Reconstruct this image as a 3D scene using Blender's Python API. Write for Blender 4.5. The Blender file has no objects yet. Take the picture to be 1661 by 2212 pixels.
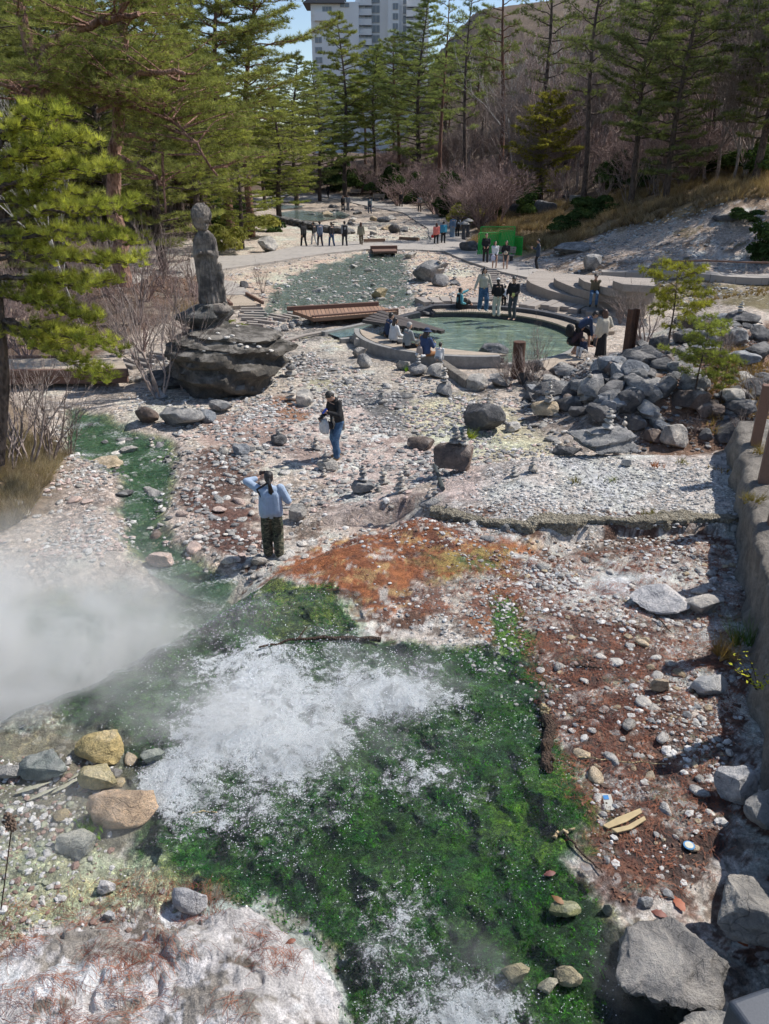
import bpy, bmesh, math, random
import numpy as np
from mathutils import Vector, Matrix
random.seed(7); RS = np.random.RandomState(11)
scene = bpy.context.scene
COL = scene.collection
PI = math.pi
# ------------------------------------------------------------------ noise
_T = np.random.RandomState(5).rand(32, 32, 32).astype(np.float32)
def vn3(x, y, z):
    x = np.asarray(x, np.float32); y = np.asarray(y, np.float32); z = np.asarray(z, np.float32)
    xi = np.floor(x).astype(np.int64); yi = np.floor(y).astype(np.int64); zi = np.floor(z).astype(np.int64)
    fx = x - xi; fy = y - yi; fz = z - zi
    fx = fx*fx*(3-2*fx); fy = fy*fy*(3-2*fy); fz = fz*fz*(3-2*fz)
    x0 = xi & 31; x1 = (xi+1) & 31; y0 = yi & 31; y1 = (yi+1) & 31; z0 = zi & 31; z1 = (zi+1) & 31
    def L(a, b, t): return a+(b-a)*t
    return L(L(L(_T[x0, y0, z0], _T[x1, y0, z0], fx), L(_T[x0, y1, z0], _T[x1, y1, z0], fx), fy),
             L(L(_T[x0, y0, z1], _T[x1, y0, z1], fx), L(_T[x0, y1, z1], _T[x1, y1, z1], fx), fy), fz)
def fbm(x, y, z=0.0, o=4, g=.5):
    x = np.asarray(x, np.float32); y = np.asarray(y, np.float32); z = np.zeros_like(x)+z
    s = 0; a = 1; n = 0
    for i in range(o):
        s = s + a*(vn3(x*2**i+i*7.3, y*2**i+i*3.1, z*2**i+i*5.7)-.5); n += a; a *= g
    return s/n*2
def sstep(a, b, x):
    t = np.clip((x-a)/(b-a), 0, 1); return t*t*(3-2*t)
# ------------------------------------------------------------------ camera model (pixels of a 1661 x 2212 picture)
CH = 6.5; FP = 1671.0; TH = math.radians(25.2); CX = 830.5; CY = 1106.0
cT, sT = math.cos(TH), math.sin(TH)
def ray(px, py):
    a = (px-CX)/FP; b = (py-CY)/FP
    return np.array([a, cT - b*sT, -sT - b*cT])
def plane(px, py, z=0.0):
    r = ray(px, py); t = (z-CH)/r[2]; return np.array([r[0]*t, r[1]*t])
def depth_at(px, py, Y):
    r = ray(px, py); t = Y/r[1]; return Vector((r[0]*t, Y, CH+r[2]*t))
def zc(p): return p[1]*cT + (CH-p[2])*sT
def topx(p):
    z = zc(p); return CX+FP*p[0]/z, CY+FP*((CH-p[2])*cT-p[1]*sT)/z
def sdpoly(P, x, y):
    """signed distance, positive inside"""
    P = np.asarray(P, float); n = len(P)
    d = np.full(np.shape(x), 1e18); ins = np.zeros(np.shape(x), bool)
    for i in range(n):
        ax, ay = P[i]; bx, by = P[(i+1) % n]
        ex, ey = bx-ax, by-ay; L = ex*ex+ey*ey+1e-12
        t = np.clip(((x-ax)*ex+(y-ay)*ey)/L, 0, 1)
        dx = x-(ax+t*ex); dy = y-(ay+t*ey)
        d = np.minimum(d, dx*dx+dy*dy)
        c = ((ay > y) != (by > y))
        with np.errstate(divide='ignore', invalid='ignore'):
            xi = ax+(y-ay)*ex/(ey if abs(ey) > 1e-9 else 1e-9)
        ins ^= c & (x < xi)
    d = np.sqrt(d); return np.where(ins, d, -d)
def PL(pts, z=0.0): return [tuple(plane(a, b, z)) for a, b in pts]
# ------------------------------------------------------------------ terrain
VALLEY = PL([(1950, 1500), (1700, 1005), (1640, 880), (1720, 700), (1661, 640), (1400, 622), (1200, 590), (1118, 562), (1055, 535), (1003, 500), (925, 458), (830, 434), (740, 424)]) \
    + [(-7, 127), (-21, 127)] + PL([(560, 425), (565, 470), (520, 505), (420, 520), (200, 560), (-150, 640), (-500, 800), (-900, 1500)]) + [(-8, 0), (8, 0)]
PC = np.array([3.05, 29.0]); PR = 4.0                    # foot-bath pool
TZ = 0.75
TERR = PL([(-900, 1900), (-150, 1610), (0, 1560), (190, 1465), (420, 1352), (520, 1292), (640, 1222), (760, 1172), (900, 1142), (1130, 1150), (1300, 1150), (1590, 1130), (1640, 1160), (1900, 1400)], TZ) + [(12, -4), (-12, -4)]
FLAT = PL([(945, 1075), (930, 1040), (1040, 1000), (1250, 985), (1480, 985), (1640, 960), (1800, 1150), (1590, 1140), (1140, 1148), (1000, 1110)], .9)
PILE = PL([(1750, 1000), (1480, 992), (1300, 985), (1180, 975), (1120, 880), (1130, 800), (1230, 800), (1330, 760), (1400, 690), (1661, 640), (1900, 700)])
LPOOL = PL([(-600, 1700), (-300, 1330), (60, 1245), (200, 1235), (330, 1240), (430, 1240), (520, 1250), (500, 1330), (300, 1500), (0, 1700)])
STRM = PL([(140, 880), (215, 885), (300, 925), (375, 950), (395, 1000), (372, 1060), (352, 1110), (372, 1160), (430, 1195), (515, 1240), (480, 1290), (400, 1270), (320, 1220), (262, 1160), (238, 1090), (256, 1030), (200, 995), (130, 965)])
STR2 = PL([(620, 600), (690, 572), (790, 548), (870, 550), (885, 600), (900, 660), (790, 668), (640, 690), (600, 668), (560, 690), (590, 640)])
LBANK = PL([(-600, 1500), (-100, 1180), (90, 1110), (150, 985), (80, 900), (0, 850), (-500, 900)])
GROVE = PL([(-700, 850), (-100, 800), (120, 700), (240, 690), (350, 680), (420, 640), (440, 600), (330, 600), (200, 600), (-300, 640)])
SLAB = PL([(-300, 2600), (-200, 2080), (130, 1990), (450, 1950), (560, 1945), (640, 1990), (720, 2080), (765, 2160), (770, 2260), (600, 2600)], 1.0)
def pathcl(pts, z=0): return PL(pts, z)
def height(x, y, micro=True):
    x = np.asarray(x, float); y = np.asarray(y, float)
    h = np.zeros_like(x)
    s = np.maximum(-sdpoly(VALLEY, x, y), 0)
    right = sstep(-14, 2, x - np.interp(y, [0, 40, 90, 150], [0, 0, 0, 0]))
    sl = .16*s + .22*np.maximum(s-6, 0)+.25*np.maximum(s-26, 0)
    slL = .12*s + .16*np.maximum(s-10, 0)
    cap = np.interp(x, [-60, -34, -25, 0, 8, 30, 60], [16, 12, 5, 5, 12, 55, 60])
    capn = 60+(cap-60)*sstep(70, 140, y)
    hh = sl*right+slL*(1-right)
    hh = capn*(1-np.exp(-hh/capn))
    h += hh + (s > 0)*np.minimum(s, 4)/4*fbm(x*.15, y*.15, 1)*.9
    m = np.clip(sdpoly(PILE, x, y), 0, 9); h += .9*sstep(0, 3.0, m) + .10*m
    lb = np.clip(sdpoly(LBANK, x, y), 0, 9); h += .5*sstep(0, 1.5, lb)+.08*lb
    g = np.clip(sdpoly(GROVE, x, y), 0, 9); h += .45*sstep(0, 2.5, g)
    # low steaming pool and streams
    h -= .55*sstep(-.8, .9, sdpoly(LPOOL, x, y))
    h -= .22*sstep(-.3, .5, sdpoly(STRM, x, y))
    h -= .16*sstep(-.5, .8, sdpoly(STR2, x, y))
    t = sdpoly(TERR, x, y)
    k = sstep(-1.3, .35, t+.25*fbm(x*1.3, y*1.3, 3))
    tz = TZ + .10*fbm(x*.7, y*.7, 9, 3) + .28*np.exp(-((x-.9)**2/2.2+(y-11.7)**2/1.0)) + .15*np.exp(-((x+.9)**2/1.2+(y-10.4)**2/.8))
    tz = tz + .05*fbm(x*3, y*3, 2, 3) - .22*sstep(-.2, .6, x-2.35)*sstep(5.2, 4.4, y)   # dark gap by the near rocks
    h = h*(1-k)+tz*k
    f = sdpoly(FLAT, x, y)
    kf = sstep(-.9, .2, f); fz = .98+.03*fbm(x, y, 4)
    north = y > 13.2
    wq = 1-sstep(1.2, 3.4, x); wd = .05+.5*wq; fz = fz-.28*(1-sstep(.8, 2.8, x)); kk = np.where(north, sstep(-.9-2.2*wq, .2+.4*wq, f), sstep(-wd-.4*wq, wd*.6, f))
    h = h*(1-kk)+fz*kk
    sb = sdpoly(SLAB, x, y)+.20*fbm(x*2.6, y*2.6, 8, 5, .6); ks = sstep(-.03, .10, sb)
    h = h + ks*(.17+.10*fbm(x*1.6, y*1.6, 6, 4))+.26*sstep(-.06, .75, sb)-.05*ks*sstep(.30, .0, np.abs(fbm(x*1.1+3, y*1.1, 2, 4))*6)
    # pool basin
    r = np.hypot(x-PC[0], y-PC[1]); h = np.where(r < PR+.05, -.6, h)
    ch = sdpoly(CHAN, x, y); h = np.where(ch > 0, -.25, h)
    if micro:
        amp = np.interp(y, [0, 20, 60, 150], [.022, .05, .07, .25])
        flat = (s <= 0)
        h = h + amp*fbm(x*2.1, y*2.1, 5, 4)*np.where(kk > .5, .4, 1.)
        h = h + (.10*fbm(x*1.7, y*1.7, 12, 5, .6))*((sdpoly(STRM, x, y) > 0)|(sdpoly(STR2, x, y) > 0))
        h = h + ks*(.03*(1-np.abs(fbm(x*4, y*4, 3, 5, .6))*2.5))
    return h
CHAN = PL([(702, 722), (842, 691), (890, 705), (850, 735), (800, 740), (768, 728), (735, 734)])
def H1(x, y): return float(height(np.array([x]), np.array([y]))[0])
def at(px, py, dz=0.0):
    r = ray(px, py)
    if r[2] > -1e-3: r2 = r.copy()
    t = np.concatenate([np.linspace(3, 60, 1600), np.linspace(60.1, 320, 1400)])
    X, Y, Z = r[0]*t, r[1]*t, CH+r[2]*t
    g = Z-height(X, Y)-dz
    i = np.argmax(g < 0)
    if g[i] >= 0: i = len(t)-1
    if i > 0:
        a = g[i-1]/(g[i-1]-g[i]+1e-9); tt = t[i-1]+a*(t[i]-t[i-1])
    else: tt = t[0]
    return Vector((r[0]*tt, r[1]*tt, CH+r[2]*tt))
# ------------------------------------------------------------------ mesh builder
class MB:
    def __init__(s): s.v = []; s.f = {}; s.n = 0; s.c = []
    def add(s, V, F, col=None):
        V = np.asarray(V, np.float32).reshape(-1, 3); F = np.asarray(F, np.int64)
        s.f.setdefault(F.shape[1], []).append(F+s.n); s.v.append(V); s.n += len(V)
        if col is not None:
            c = np.asarray(col, np.float32)
            s.c.append(np.broadcast_to(c, (len(V), 3)) if c.ndim == 1 else c)
        return s
    def mesh(s, name, mats=(), smooth=True):
        me = bpy.data.meshes.new(name)
        V = np.concatenate(s.v); me.vertices.add(len(V)); me.vertices.foreach_set('co', V.ravel())
        ls = []; st = []; tot = 0
        for k, L in s.f.items():
            F = np.concatenate(L); ls.append(F.ravel()); st.append(tot+np.arange(len(F))*k); tot += F.size
        ls = np.concatenate(ls); st = np.concatenate(st)
        me.loops.add(len(ls)); me.loops.foreach_set('vertex_index', ls.astype(np.int32))
        me.polygons.add(len(st)); me.polygons.foreach_set('loop_start', st.astype(np.int32))
        if s.c:
            C = np.concatenate(s.c); a = me.attributes.new('Col', 'FLOAT_COLOR', 'POINT')
            a.data.foreach_set('color', np.hstack([C, np.ones((len(C), 1), np.float32)]).ravel())
        me.polygons.foreach_set('use_smooth', np.full(len(st), smooth))
        for m in (mats if isinstance(mats, (list, tuple)) else [mats]): me.materials.append(m)
        me.update(calc_edges=True); return me
    def obj(s, name, mat, parent=None, smooth=True, loc=None):
        return link(name, s.mesh(name, mat, smooth), parent, loc)
def link(name, me, parent=None, loc=None):
    o = bpy.data.objects.new(name, me); COL.objects.link(o)
    if parent is not None: o.parent = parent
    if loc is not None: o.location = loc
    return o
def tag(o, label=None, cat=None, group=None, kind=None):
    if label: o['label'] = label
    if cat: o['category'] = cat
    if group: o['group'] = group
    if kind: o['kind'] = kind
    return o
def thing(name, loc, label, cat, group=None, rz=0):
    o = bpy.data.objects.new(name, None); COL.objects.link(o); o.location = loc; o.rotation_euler = (0, 0, rz)
    o.empty_display_size = .1
    return tag(o, label, cat, group)
def copy_tree(o, parent=None):
    c = o.copy(); COL.objects.link(c)
    if parent is not None: c.parent = parent
    for ch in list(o.children): copy_tree(ch, c)
    return c
def tube(mb, pts, rad, n=6, col=None, cap=True):
    P = np.asarray(pts, float); m = len(P)
    rad = np.broadcast_to(np.asarray(rad, float), (m,))
    T = np.gradient(P, axis=0) if m > 2 else np.repeat((P[1:]-P[:1]), 2, 0)
    T /= np.linalg.norm(T, axis=1)[:, None]+1e-9
    up = np.array([0, 0, 1.]) if abs(T[:, 2]).mean() < .9 else np.array([1., 0, 0])
    A = np.cross(T, up); A /= np.linalg.norm(A, axis=1)[:, None]+1e-9; B = np.cross(T, A)
    a = np.arange(n)*2*PI/n
    V = P[:, None]+rad[:, None, None]*(np.cos(a)[None, :, None]*A[:, None]+np.sin(a)[None, :, None]*B[:, None])
    i = np.arange(m-1)[:, None]; j = np.arange(n)[None]; j2 = (j+1) % n
    F = np.stack([i*n+j, i*n+j2, (i+1)*n+j2, (i+1)*n+j], -1).reshape(-1, 4)
    mb.add(V.reshape(-1, 3), F, col)
    if cap and n > 3:
        mb.add(V[0], np.arange(n)[None, ::1], col); mb.add(V[-1], np.arange(n)[None, ::-1], col)
def box(mb, c, d, rz=0, col=None, tilt=None):
    x, y, z = np.array(d)/2
    V = np.array([[-x, -y, -z], [x, -y, -z], [x, y, -z], [-x, y, -z], [-x, -y, z], [x, -y, z], [x, y, z], [-x, y, z]])
    if tilt is not None: V = V @ np.array(tilt).T
    ca, sa = math.cos(rz), math.sin(rz)
    V = V @ np.array([[ca, -sa, 0], [sa, ca, 0], [0, 0, 1]]).T + np.array(c)
    mb.add(V, [[0, 3, 2, 1], [4, 5, 6, 7], [0, 1, 5, 4], [1, 2, 6, 5], [2, 3, 7, 6], [3, 0, 4, 7]], col)
def beam(mb, a, b, w, h, col=None):
    a = np.array(a, float); b = np.array(b, float); t = b-a; L = np.linalg.norm(t); t /= L
    s = np.cross(t, [0, 0, 1.]); s = s/np.linalg.norm(s) if np.linalg.norm(s) > 1e-3 else np.array([1., 0, 0]); u = np.cross(s, t)
    q = [(-1, -1), (1, -1), (1, 1), (-1, 1)]
    V = [a+s*i*w/2+u*j*h/2 for i, j in q]+[b+s*i*w/2+u*j*h/2 for i, j in q]
    mb.add(V, [[0, 3, 2, 1], [4, 5, 6, 7], [0, 1, 5, 4], [1, 2, 6, 5], [2, 3, 7, 6], [3, 0, 4, 7]], col)
def bevel(o, w=.01, seg=2):
    m = o.modifiers.new('b', 'BEVEL'); m.width = w; m.segments = seg; m.limit_method = 'ANGLE'; return o
def ico(sub):
    bm = bmesh.new(); bmesh.ops.create_icosphere(bm, subdivisions=sub, radius=1)
    V = np.array([v.co for v in bm.verts]); F = np.array([[v.index for v in f.verts] for f in bm.faces]); bm.free(); return V, F
ICO = {k: ico(k) for k in (1, 2, 3, 4, 5)}
# ------------------------------------------------------------------ materials
class NT:
    def __init__(s, name):
        s.m = bpy.data.materials.new(name); s.m.use_nodes = True; s.t = s.m.node_tree; s.t.nodes.clear()
        s.out = s.t.nodes.new('ShaderNodeOutputMaterial')
    def n(s, typ, ins=None, **kw):
        nd = s.t.nodes.new('ShaderNode'+typ)
        for k, v in kw.items(): setattr(nd, k, v)
        for k, v in (ins or {}).items(): s.set(nd.inputs[k], v)
        return nd
    def set(s, sock, v):
        if isinstance(v, bpy.types.NodeSocket): s.t.links.new(v, sock)
        elif isinstance(v, (tuple, list)) and len(v) == 3 and sock.type == 'RGBA': sock.default_value = (*v, 1)
        else: sock.default_value = v
    def noise(s, sc, det=4, vec=None, rough=.6, dist=0):
        d = {'Scale': sc, 'Detail': det, 'Roughness': rough, 'Distortion': dist}
        if vec is not None: d['Vector'] = vec
        return s.n('TexNoise', d).outputs['Fac']
    def vor(s, sc, vec=None, feature='F1'):
        d = {'Scale': sc}
        if vec is not None: d['Vector'] = vec
        return s.n('TexVoronoi', d, feature=feature)
    def mix(s, f, a, b, mode='MIX'):
        nd = s.n('Mix', data_type='RGBA', blend_type=mode); s.set(nd.inputs[0], f); s.set(nd.inputs[6], a); s.set(nd.inputs[7], b); return nd.outputs[2]
    def math(s, op, a, b=0.0, c=0.0, clamp=False):
        nd = s.n('Math', operation=op); nd.use_clamp = clamp
        s.set(nd.inputs[0], a); s.set(nd.inputs[1], b); s.set(nd.inputs[2], c); return nd.outputs[0]
    def rmp(s, f, a, b, lo=0.0, hi=1.0):
        nd = s.n('MapRange', {'Value': f, 'From Min': a, 'From Max': b, 'To Min': lo, 'To Max': hi}); nd.interpolation_type = 'SMOOTHSTEP'; return nd.outputs[0]
    def ramp(s, f, stops):
        nd = s.n('ValToRGB'); s.set(nd.inputs[0], f); e = nd.color_ramp.elements
        while len(e) < len(stops): e.new(.5)
        for q, (p, c) in zip(e, stops): q.position = p; q.color = (*c, 1)
        return nd.outputs[0]
    def bump(s, h, st=.5, d=.02, n=None):
        i = {'Height': h, 'Strength': st, 'Distance': d}
        if n is not None: i['Normal'] = n
        return s.n('Bump', i).outputs[0]
    def pos(s): return s.n('NewGeometry').outputs['Position']
    def obj(s): return s.n('TexCoord').outputs['Object']
    def attr(s, name='Col'): return s.n('Attribute', attribute_name=name)
    def bsdf(s, col, rough=.8, n=None, **kw):
        i = {'Base Color': col, 'Roughness': rough}
        if n is not None: i['Normal'] = n
        i.update({k.replace('_', ' '): v for k, v in kw.items()})
        return s.n('BsdfPrincipled', i).outputs[0]
    def done(s, sh, vol=None):
        if sh is not None: s.t.links.new(sh, s.out.inputs[0])
        if vol is not None: s.t.links.new(vol, s.out.inputs[1])
        return s.m
def simple(name, col, rough=.8, sc=30, var=.25, bs=.3, bd=.01, metallic=0.0, vec='obj'):
    t = NT(name); v = t.obj() if vec == 'obj' else t.pos(); f = t.noise(sc, 5, v)
    c = t.mix(f, tuple(x*(1-var) for x in col), tuple(min(1, x*(1+var)) for x in col))
    return t.done(t.bsdf(c, rough, t.bump(f, bs, bd), Metallic=metallic))
# ------------------------------------------------------------------ ground colours
def TP(pts): return [tuple(at(a, b)[:2]) for a, b in pts]
ZONES = [  # pixels, feather m, colour, (pebble, wet, algae), noise scale, noise amp m
 ([(480, 600), (640, 568), (790, 540), (960, 548), (1110, 640), (1050, 690), (960, 700), (890, 650), (880, 560), (800, 552), (700, 575), (620, 600), (600, 690), (540, 650)], .8, (.50, .40, .33), (.7, 0, 0), .5, .6),
 ([(560, 500), (700, 478), (900, 470), (985, 520), (950, 530), (760, 528), (560, 545), (480, 560)], 1.5, (.47, .41, .35), (.8, 0, 0), .4, 1.),
 ([(590, 425), (740, 435), (900, 462), (930, 480), (760, 480), (600, 478)], 1.5, (.38, .33, .28), (.8, .2, 0), .4, 1.5),
 ([(620, 600), (690, 572), (790, 548), (870, 550), (885, 600), (900, 660), (790, 668), (640, 690), (600, 668), (560, 690), (590, 640)], .5, (.15, .20, .17), (.8, .9, .15), .7, .8),
 ([(600, 720), (800, 700), (790, 770), (860, 810), (1020, 850), (930, 920), (760, 950), (620, 860)], .8, (.40, .375, .335), (.8, .3, 0), .8, .8, [((.24, .23, .22), .05, .8), ((.50, .46, .41), .12, 1.2), ((.36, .35, .25), .2, 1.)]),
 ([(620, 860), (760, 860), (900, 900), (1000, 960), (930, 1030), (900, 1100), (700, 1130), (640, 1000), (540, 940)], .7, (.42, .36, .335), (.55, .1, 0), .8, .8, [((.30, .24, .22), .06, .9), ((.50, .46, .43), .12, 1.4)]),
 ([(730, 830), (880, 850), (960, 900), (900, 940), (780, 900)], .5, (.20, .20, .20), (.9, .8, 0), 1., .5),
 ([(860, 880), (1000, 850), (1120, 900), (1200, 980), (1050, 1000), (930, 960), (880, 920)], .6, (.47, .45, .33), (.9, .0, .0), 1., .5),
 ([(560, 880), (590, 850), (650, 860), (660, 905), (600, 915)], .3, (.27, .155, .10), (.2, .1, 0), 1., .3),
 ([(420, 900), (560, 880), (640, 920), (560, 960), (440, 960)], .5, (.33, .25, .22), (.6, .1, 0), 1., .4),
 ([(390, 980), (520, 960), (560, 1040), (500, 1120), (400, 1150)], .5, (.15, .09, .07), (.9, .7, 0), 1.5, .6),
 ([(100, 960), (420, 930), (440, 1100), (620, 1200), (420, 1230), (100, 1200)], .6, (.40, .35, .32), (1., .1, 0), 1., .6),
 ([(400, 1060), (560, 1100), (560, 1200), (430, 1180)], .4, (.17, .09, .07), (.9, .6, 0), 1.5, .6),
 ([(960, 1080), (940, 1030), (1040, 1000), (1250, 985), (1620, 985), (1620, 1130), (1140, 1145), (1000, 1110)], .4, (.56, .53, .51), (.95, 0, 0), .8, .3),
 ([(930, 1030), (1040, 1000), (1040, 1080), (960, 1080)], .3, (.45, .38, .36), (.7, 0, 0), .8, .3),
 ([(640, 1130), (1590, 1150), (1900, 1400), (2000, 2600), (-600, 2700), (-600, 1600), (0, 1560), (420, 1350)], .3, (.47, .44, .41), (.8, .1, 0), 1.5, .3, [((.24, .20, .17), .03, 1.2), ((.52, .51, .50), .12, 2.), ((.15, .085, .06), .12, 2.4)]),
 ([(1100, 1350), (1300, 1320), (1450, 1400), (1520, 1600), (1560, 1800), (1500, 1960), (1330, 1960), (1290, 1850), (1230, 1700), (1150, 1500)], .45, (.095, .052, .040), (.9, .8, 0), 2., .7, [((.20, .095, .06), .12, 2.), ((.40, .38, .36), .20, 2.6), ((.26, .26, .18), .25, 3)]),
 ([(900, 1270), (1100, 1260), (1180, 1330), (1120, 1400), (950, 1330)], .3, (.17, .085, .06), (.6, .5, 0), 2., .5, [((.42, .38, .34), .1, 3.), ((.30, .13, .06), .1, 2.)]),
 ([(1250, 1250), (1590, 1200), (1590, 1330), (1300, 1340), (1180, 1290)], .3, (.50, .47, .45), (.8, 0, 0), 2., .3),
 ([(560, 1265), (700, 1180), (800, 1150), (1000, 1155), (1140, 1180), (1100, 1225), (930, 1250), (850, 1320), (740, 1330), (700, 1260)], .35, (.34, .125, .045), (.35, .35, .0), 2., .45, [((.15, .06, .035), .08, 2.2), ((.42, .27, .12), .12, 3.1), ((.48, .45, .42), .20, 4.)]),
 ([(900, 1190), (1100, 1190), (1080, 1240), (950, 1240)], .3, (.32, .24, .08), (.3, .3, .2), 2., .45, [((.10, .13, .04), .08, 3.), ((.36, .15, .05), .12, 3.)]),
 ([(480, 1310), (640, 1260), (720, 1262), (770, 1350), (760, 1385), (560, 1390), (420, 1360)], .15, (.085, .12, .035), (.1, .6, 1), 2.5, .2),
 ([(1060, 1290), (1110, 1285), (1130, 1350), (1160, 1420), (1100, 1440), (1060, 1400)], .12, (.07, .14, .03), (.1, .7, 1), 3, .2),
 ([(0, 1560), (420, 1350), (560, 1380), (800, 1380), (1060, 1400), (1150, 1440), (1170, 1560), (1240, 1650), (1260, 1760), (1200, 1850), (1300, 1950), (1350, 2100), (1300, 2500), (780, 2500), (760, 2160), (700, 2040), (620, 1980), (500, 1940), (380, 1900), (300, 1860), (260, 1700), (250, 1600), (120, 1560)], .2, (.035, .10, .022), (.05, .8, 1), 2., .25),
 ([(1050, 1700), (1200, 1650), (1250, 1740), (1180, 1850), (980, 1800)], .4, (.075, .17, .02), (.05, .7, 1), 2., .5),
 ([(-300, 1650), (0, 1590), (200, 1580), (330, 1640), (350, 1780), (200, 1830), (-100, 1900), (-500, 1900)], .2, (.20, .19, .15), (.5, .6, .2), 2., .3),
 ([(-300, 1830), (200, 1800), (300, 1860), (400, 1920), (300, 1990), (-300, 2080)], .2, (.34, .36, .26), (.8, .2, .25), 2., .3),
 ([(-300, 2600), (-200, 2060), (130, 1985), (450, 1945), (560, 1940), (640, 1985), (730, 2080), (765, 2160), (780, 2260), (600, 2600)], .06, (.36, .355, .36), (.12, .1, 0), 3., .2, [((.25, .235, .215), .04, 1.3), ((.47, .47, .49), .08, 2.6), ((.17, .15, .13), .30, 2.6)]),
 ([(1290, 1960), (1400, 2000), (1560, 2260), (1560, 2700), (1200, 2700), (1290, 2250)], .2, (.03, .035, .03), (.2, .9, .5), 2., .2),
 # left bank and grove
 ([(-700, 1500), (-100, 1180), (90, 1110), (150, 985), (80, 900), (0, 850), (-500, 800)], .4, (.20, .155, .11), (.2, 0, 0), 1., .4),
 ([(-700, 900), (-100, 840), (60, 768), (200, 768), (290, 730), (340, 700), (420, 660), (470, 600), (330, 585), (200, 590), (-300, 630)], .6, (.135, .09, .065), (.3, 0, 0), 1., .8, [((.28, .235, .19), .13, .9)]),
 # right pile bank
 ([(1800, 1000), (1480, 985), (1380, 940), (1400, 850), (1500, 780), (1661, 700), (1900, 700)], .5, (.20, .125, .085), (.5, 0, 0), 1., .6),
 ([(1120, 900), (1180, 800), (1300, 780), (1400, 850), (1380, 940), (1200, 950)], .5, (.30, .26, .23), (.8, 0, 0), 1., .6),
]
SLOPES = [
 ([(1105, 568), (1160, 545), (1300, 505), (1480, 470), (1661, 425), (1800, 420), (1800, 640), (1400, 618), (1200, 588)], .8, (.38, .32, .275), (.6, 0, 0), .4, .9, [((.22, .165, .12), .04, .35), ((.47, .44, .42), .12, .6), ((.17, .14, .08), .18, .5)]),
 ([(1010, 530), (1100, 450), (1300, 435), (1661, 330), (1900, 300), (1900, 430), (1661, 425), (1480, 470), (1300, 505), (1160, 548), (1100, 560)], 1.2, (.33, .24, .13), (.2, 0, 0), .35, 1.5),
 ([(1080, 540), (1110, 510), (1250, 500), (1160, 545)], .8, (.20, .20, .07), (.1, 0, .2), .5, .8),
 ([(1380, 620), (1661, 600), (1800, 640), (1700, 690), (1560, 660)], .6, (.18, .15, .08), (.5, 0, .1), .8, .6, [((.30, .26, .22), .05, .8)]),
]
STRAMP = []
def build_ground():
    # polar sheet reaching the horizon
    d = np.concatenate([np.exp(np.linspace(math.log(1.2), math.log(300), 860)), np.exp(np.linspace(math.log(310), math.log(1500), 12))])
    a = np.radians(np.linspace(-52, 52, 760))
    D, A = np.meshgrid(d, a, indexing='ij')
    X = D*np.sin(A)/np.cos(A)*np.where(1, 1, 1); Y = D*np.ones_like(A)
    x = X.ravel(); y = Y.ravel(); z = height(x, y)
    V = np.stack([x, y, z], 1)
    ni, nj = D.shape; i = np.arange(ni-1)[:, None]; j = np.arange(nj-1)[None]
    F = np.stack([i*nj+j, i*nj+j+1, (i+1)*nj+j+1, (i+1)*nj+j], -1).reshape(-1, 4)
    C = np.empty((len(x), 3)); C[:] = (.43, .385, .34); P = np.empty((len(x), 3)); P[:] = (.9, .05, 0)
    s = -sdpoly(VALLEY, x, y)
    w = sstep(-.3, 1.5, s+1.2*fbm(x*.3, y*.3, 2))[:, None]
    C = C*(1-w)+np.array((.115, .082, .055))*w; P = P*(1-w)+np.array((.25, 0, 0))*w
    n1 = fbm(x*.5, y*.5, 7, 5); n2 = fbm(x*2., y*2., 17, 5)
    for pts, fe, c, p, ns, na, *alt in ZONES+SLOPES:
        poly = TP(pts)
        xs = [q[0] for q in poly]; ys = [q[1] for q in poly]
        m = np.where((x > min(xs)-3) & (x < max(xs)+3) & (y > min(ys)-3) & (y < max(ys)+3))[0]
        if not len(m): continue
        sd = sdpoly(poly, x[m], y[m])+na*1.6*fbm(x[m]*ns, y[m]*ns, len(pts)+ns, 6, .75)
        w = sstep(-fe/2, fe/2, sd)[:, None]
        cc = np.broadcast_to(np.array(c, float), (len(m), 3)).copy()
        for q, (ac, lo, f_) in enumerate(alt[0] if alt else []):
            a = sstep(lo, lo+.10, fbm(x[m]*f_, y[m]*f_*1.6, 31+q*7+ns, 6, .7))[:, None]; cc = cc*(1-a)+np.array(ac)*a
        C[m] = C[m]*(1-w)+cc*w; P[m] = P[m]*(1-w)+np.array(p)*w
    # streams' algae edges
    for poly, c, al in ((STRM, (.045, .12, .06), 1), (LPOOL, (.16, .19, .15), .6)):
        sd = sdpoly(poly, x, y)+.3*n2; w = sstep(-.1, .3, sd)[:, None]*.9
        tw = (sdpoly(TERR, x, y) < -.3)[:, None]; w = w*tw
        C = C*(1-w)+np.array(c)*w; P = P*(1-w)+np.array((.4, .8, al))*w
    lum = C.mean(1, keepdims=True); C = C*(1+.32*sstep(.2, .36, lum)*sstep(.62, .42, lum)); C *= (1+.30*n1+.22*n2)[:, None]
    C *= np.array([1.05, 1.0, .945]); C = np.clip(C, .005, .62)
    me = bpy.data.meshes.new('ground')
    mb = MB(); mb.add(V, F, C); me = mb.mesh('ground', M_ground)
    at_ = me.attributes.new('Par', 'FLOAT_COLOR', 'POINT'); at_.data.foreach_set('color', np.hstack([P, np.ones((len(P), 1))]).astype(np.float32).ravel())
    o = link('ground', me); tag(o, kind='structure'); return o
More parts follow.
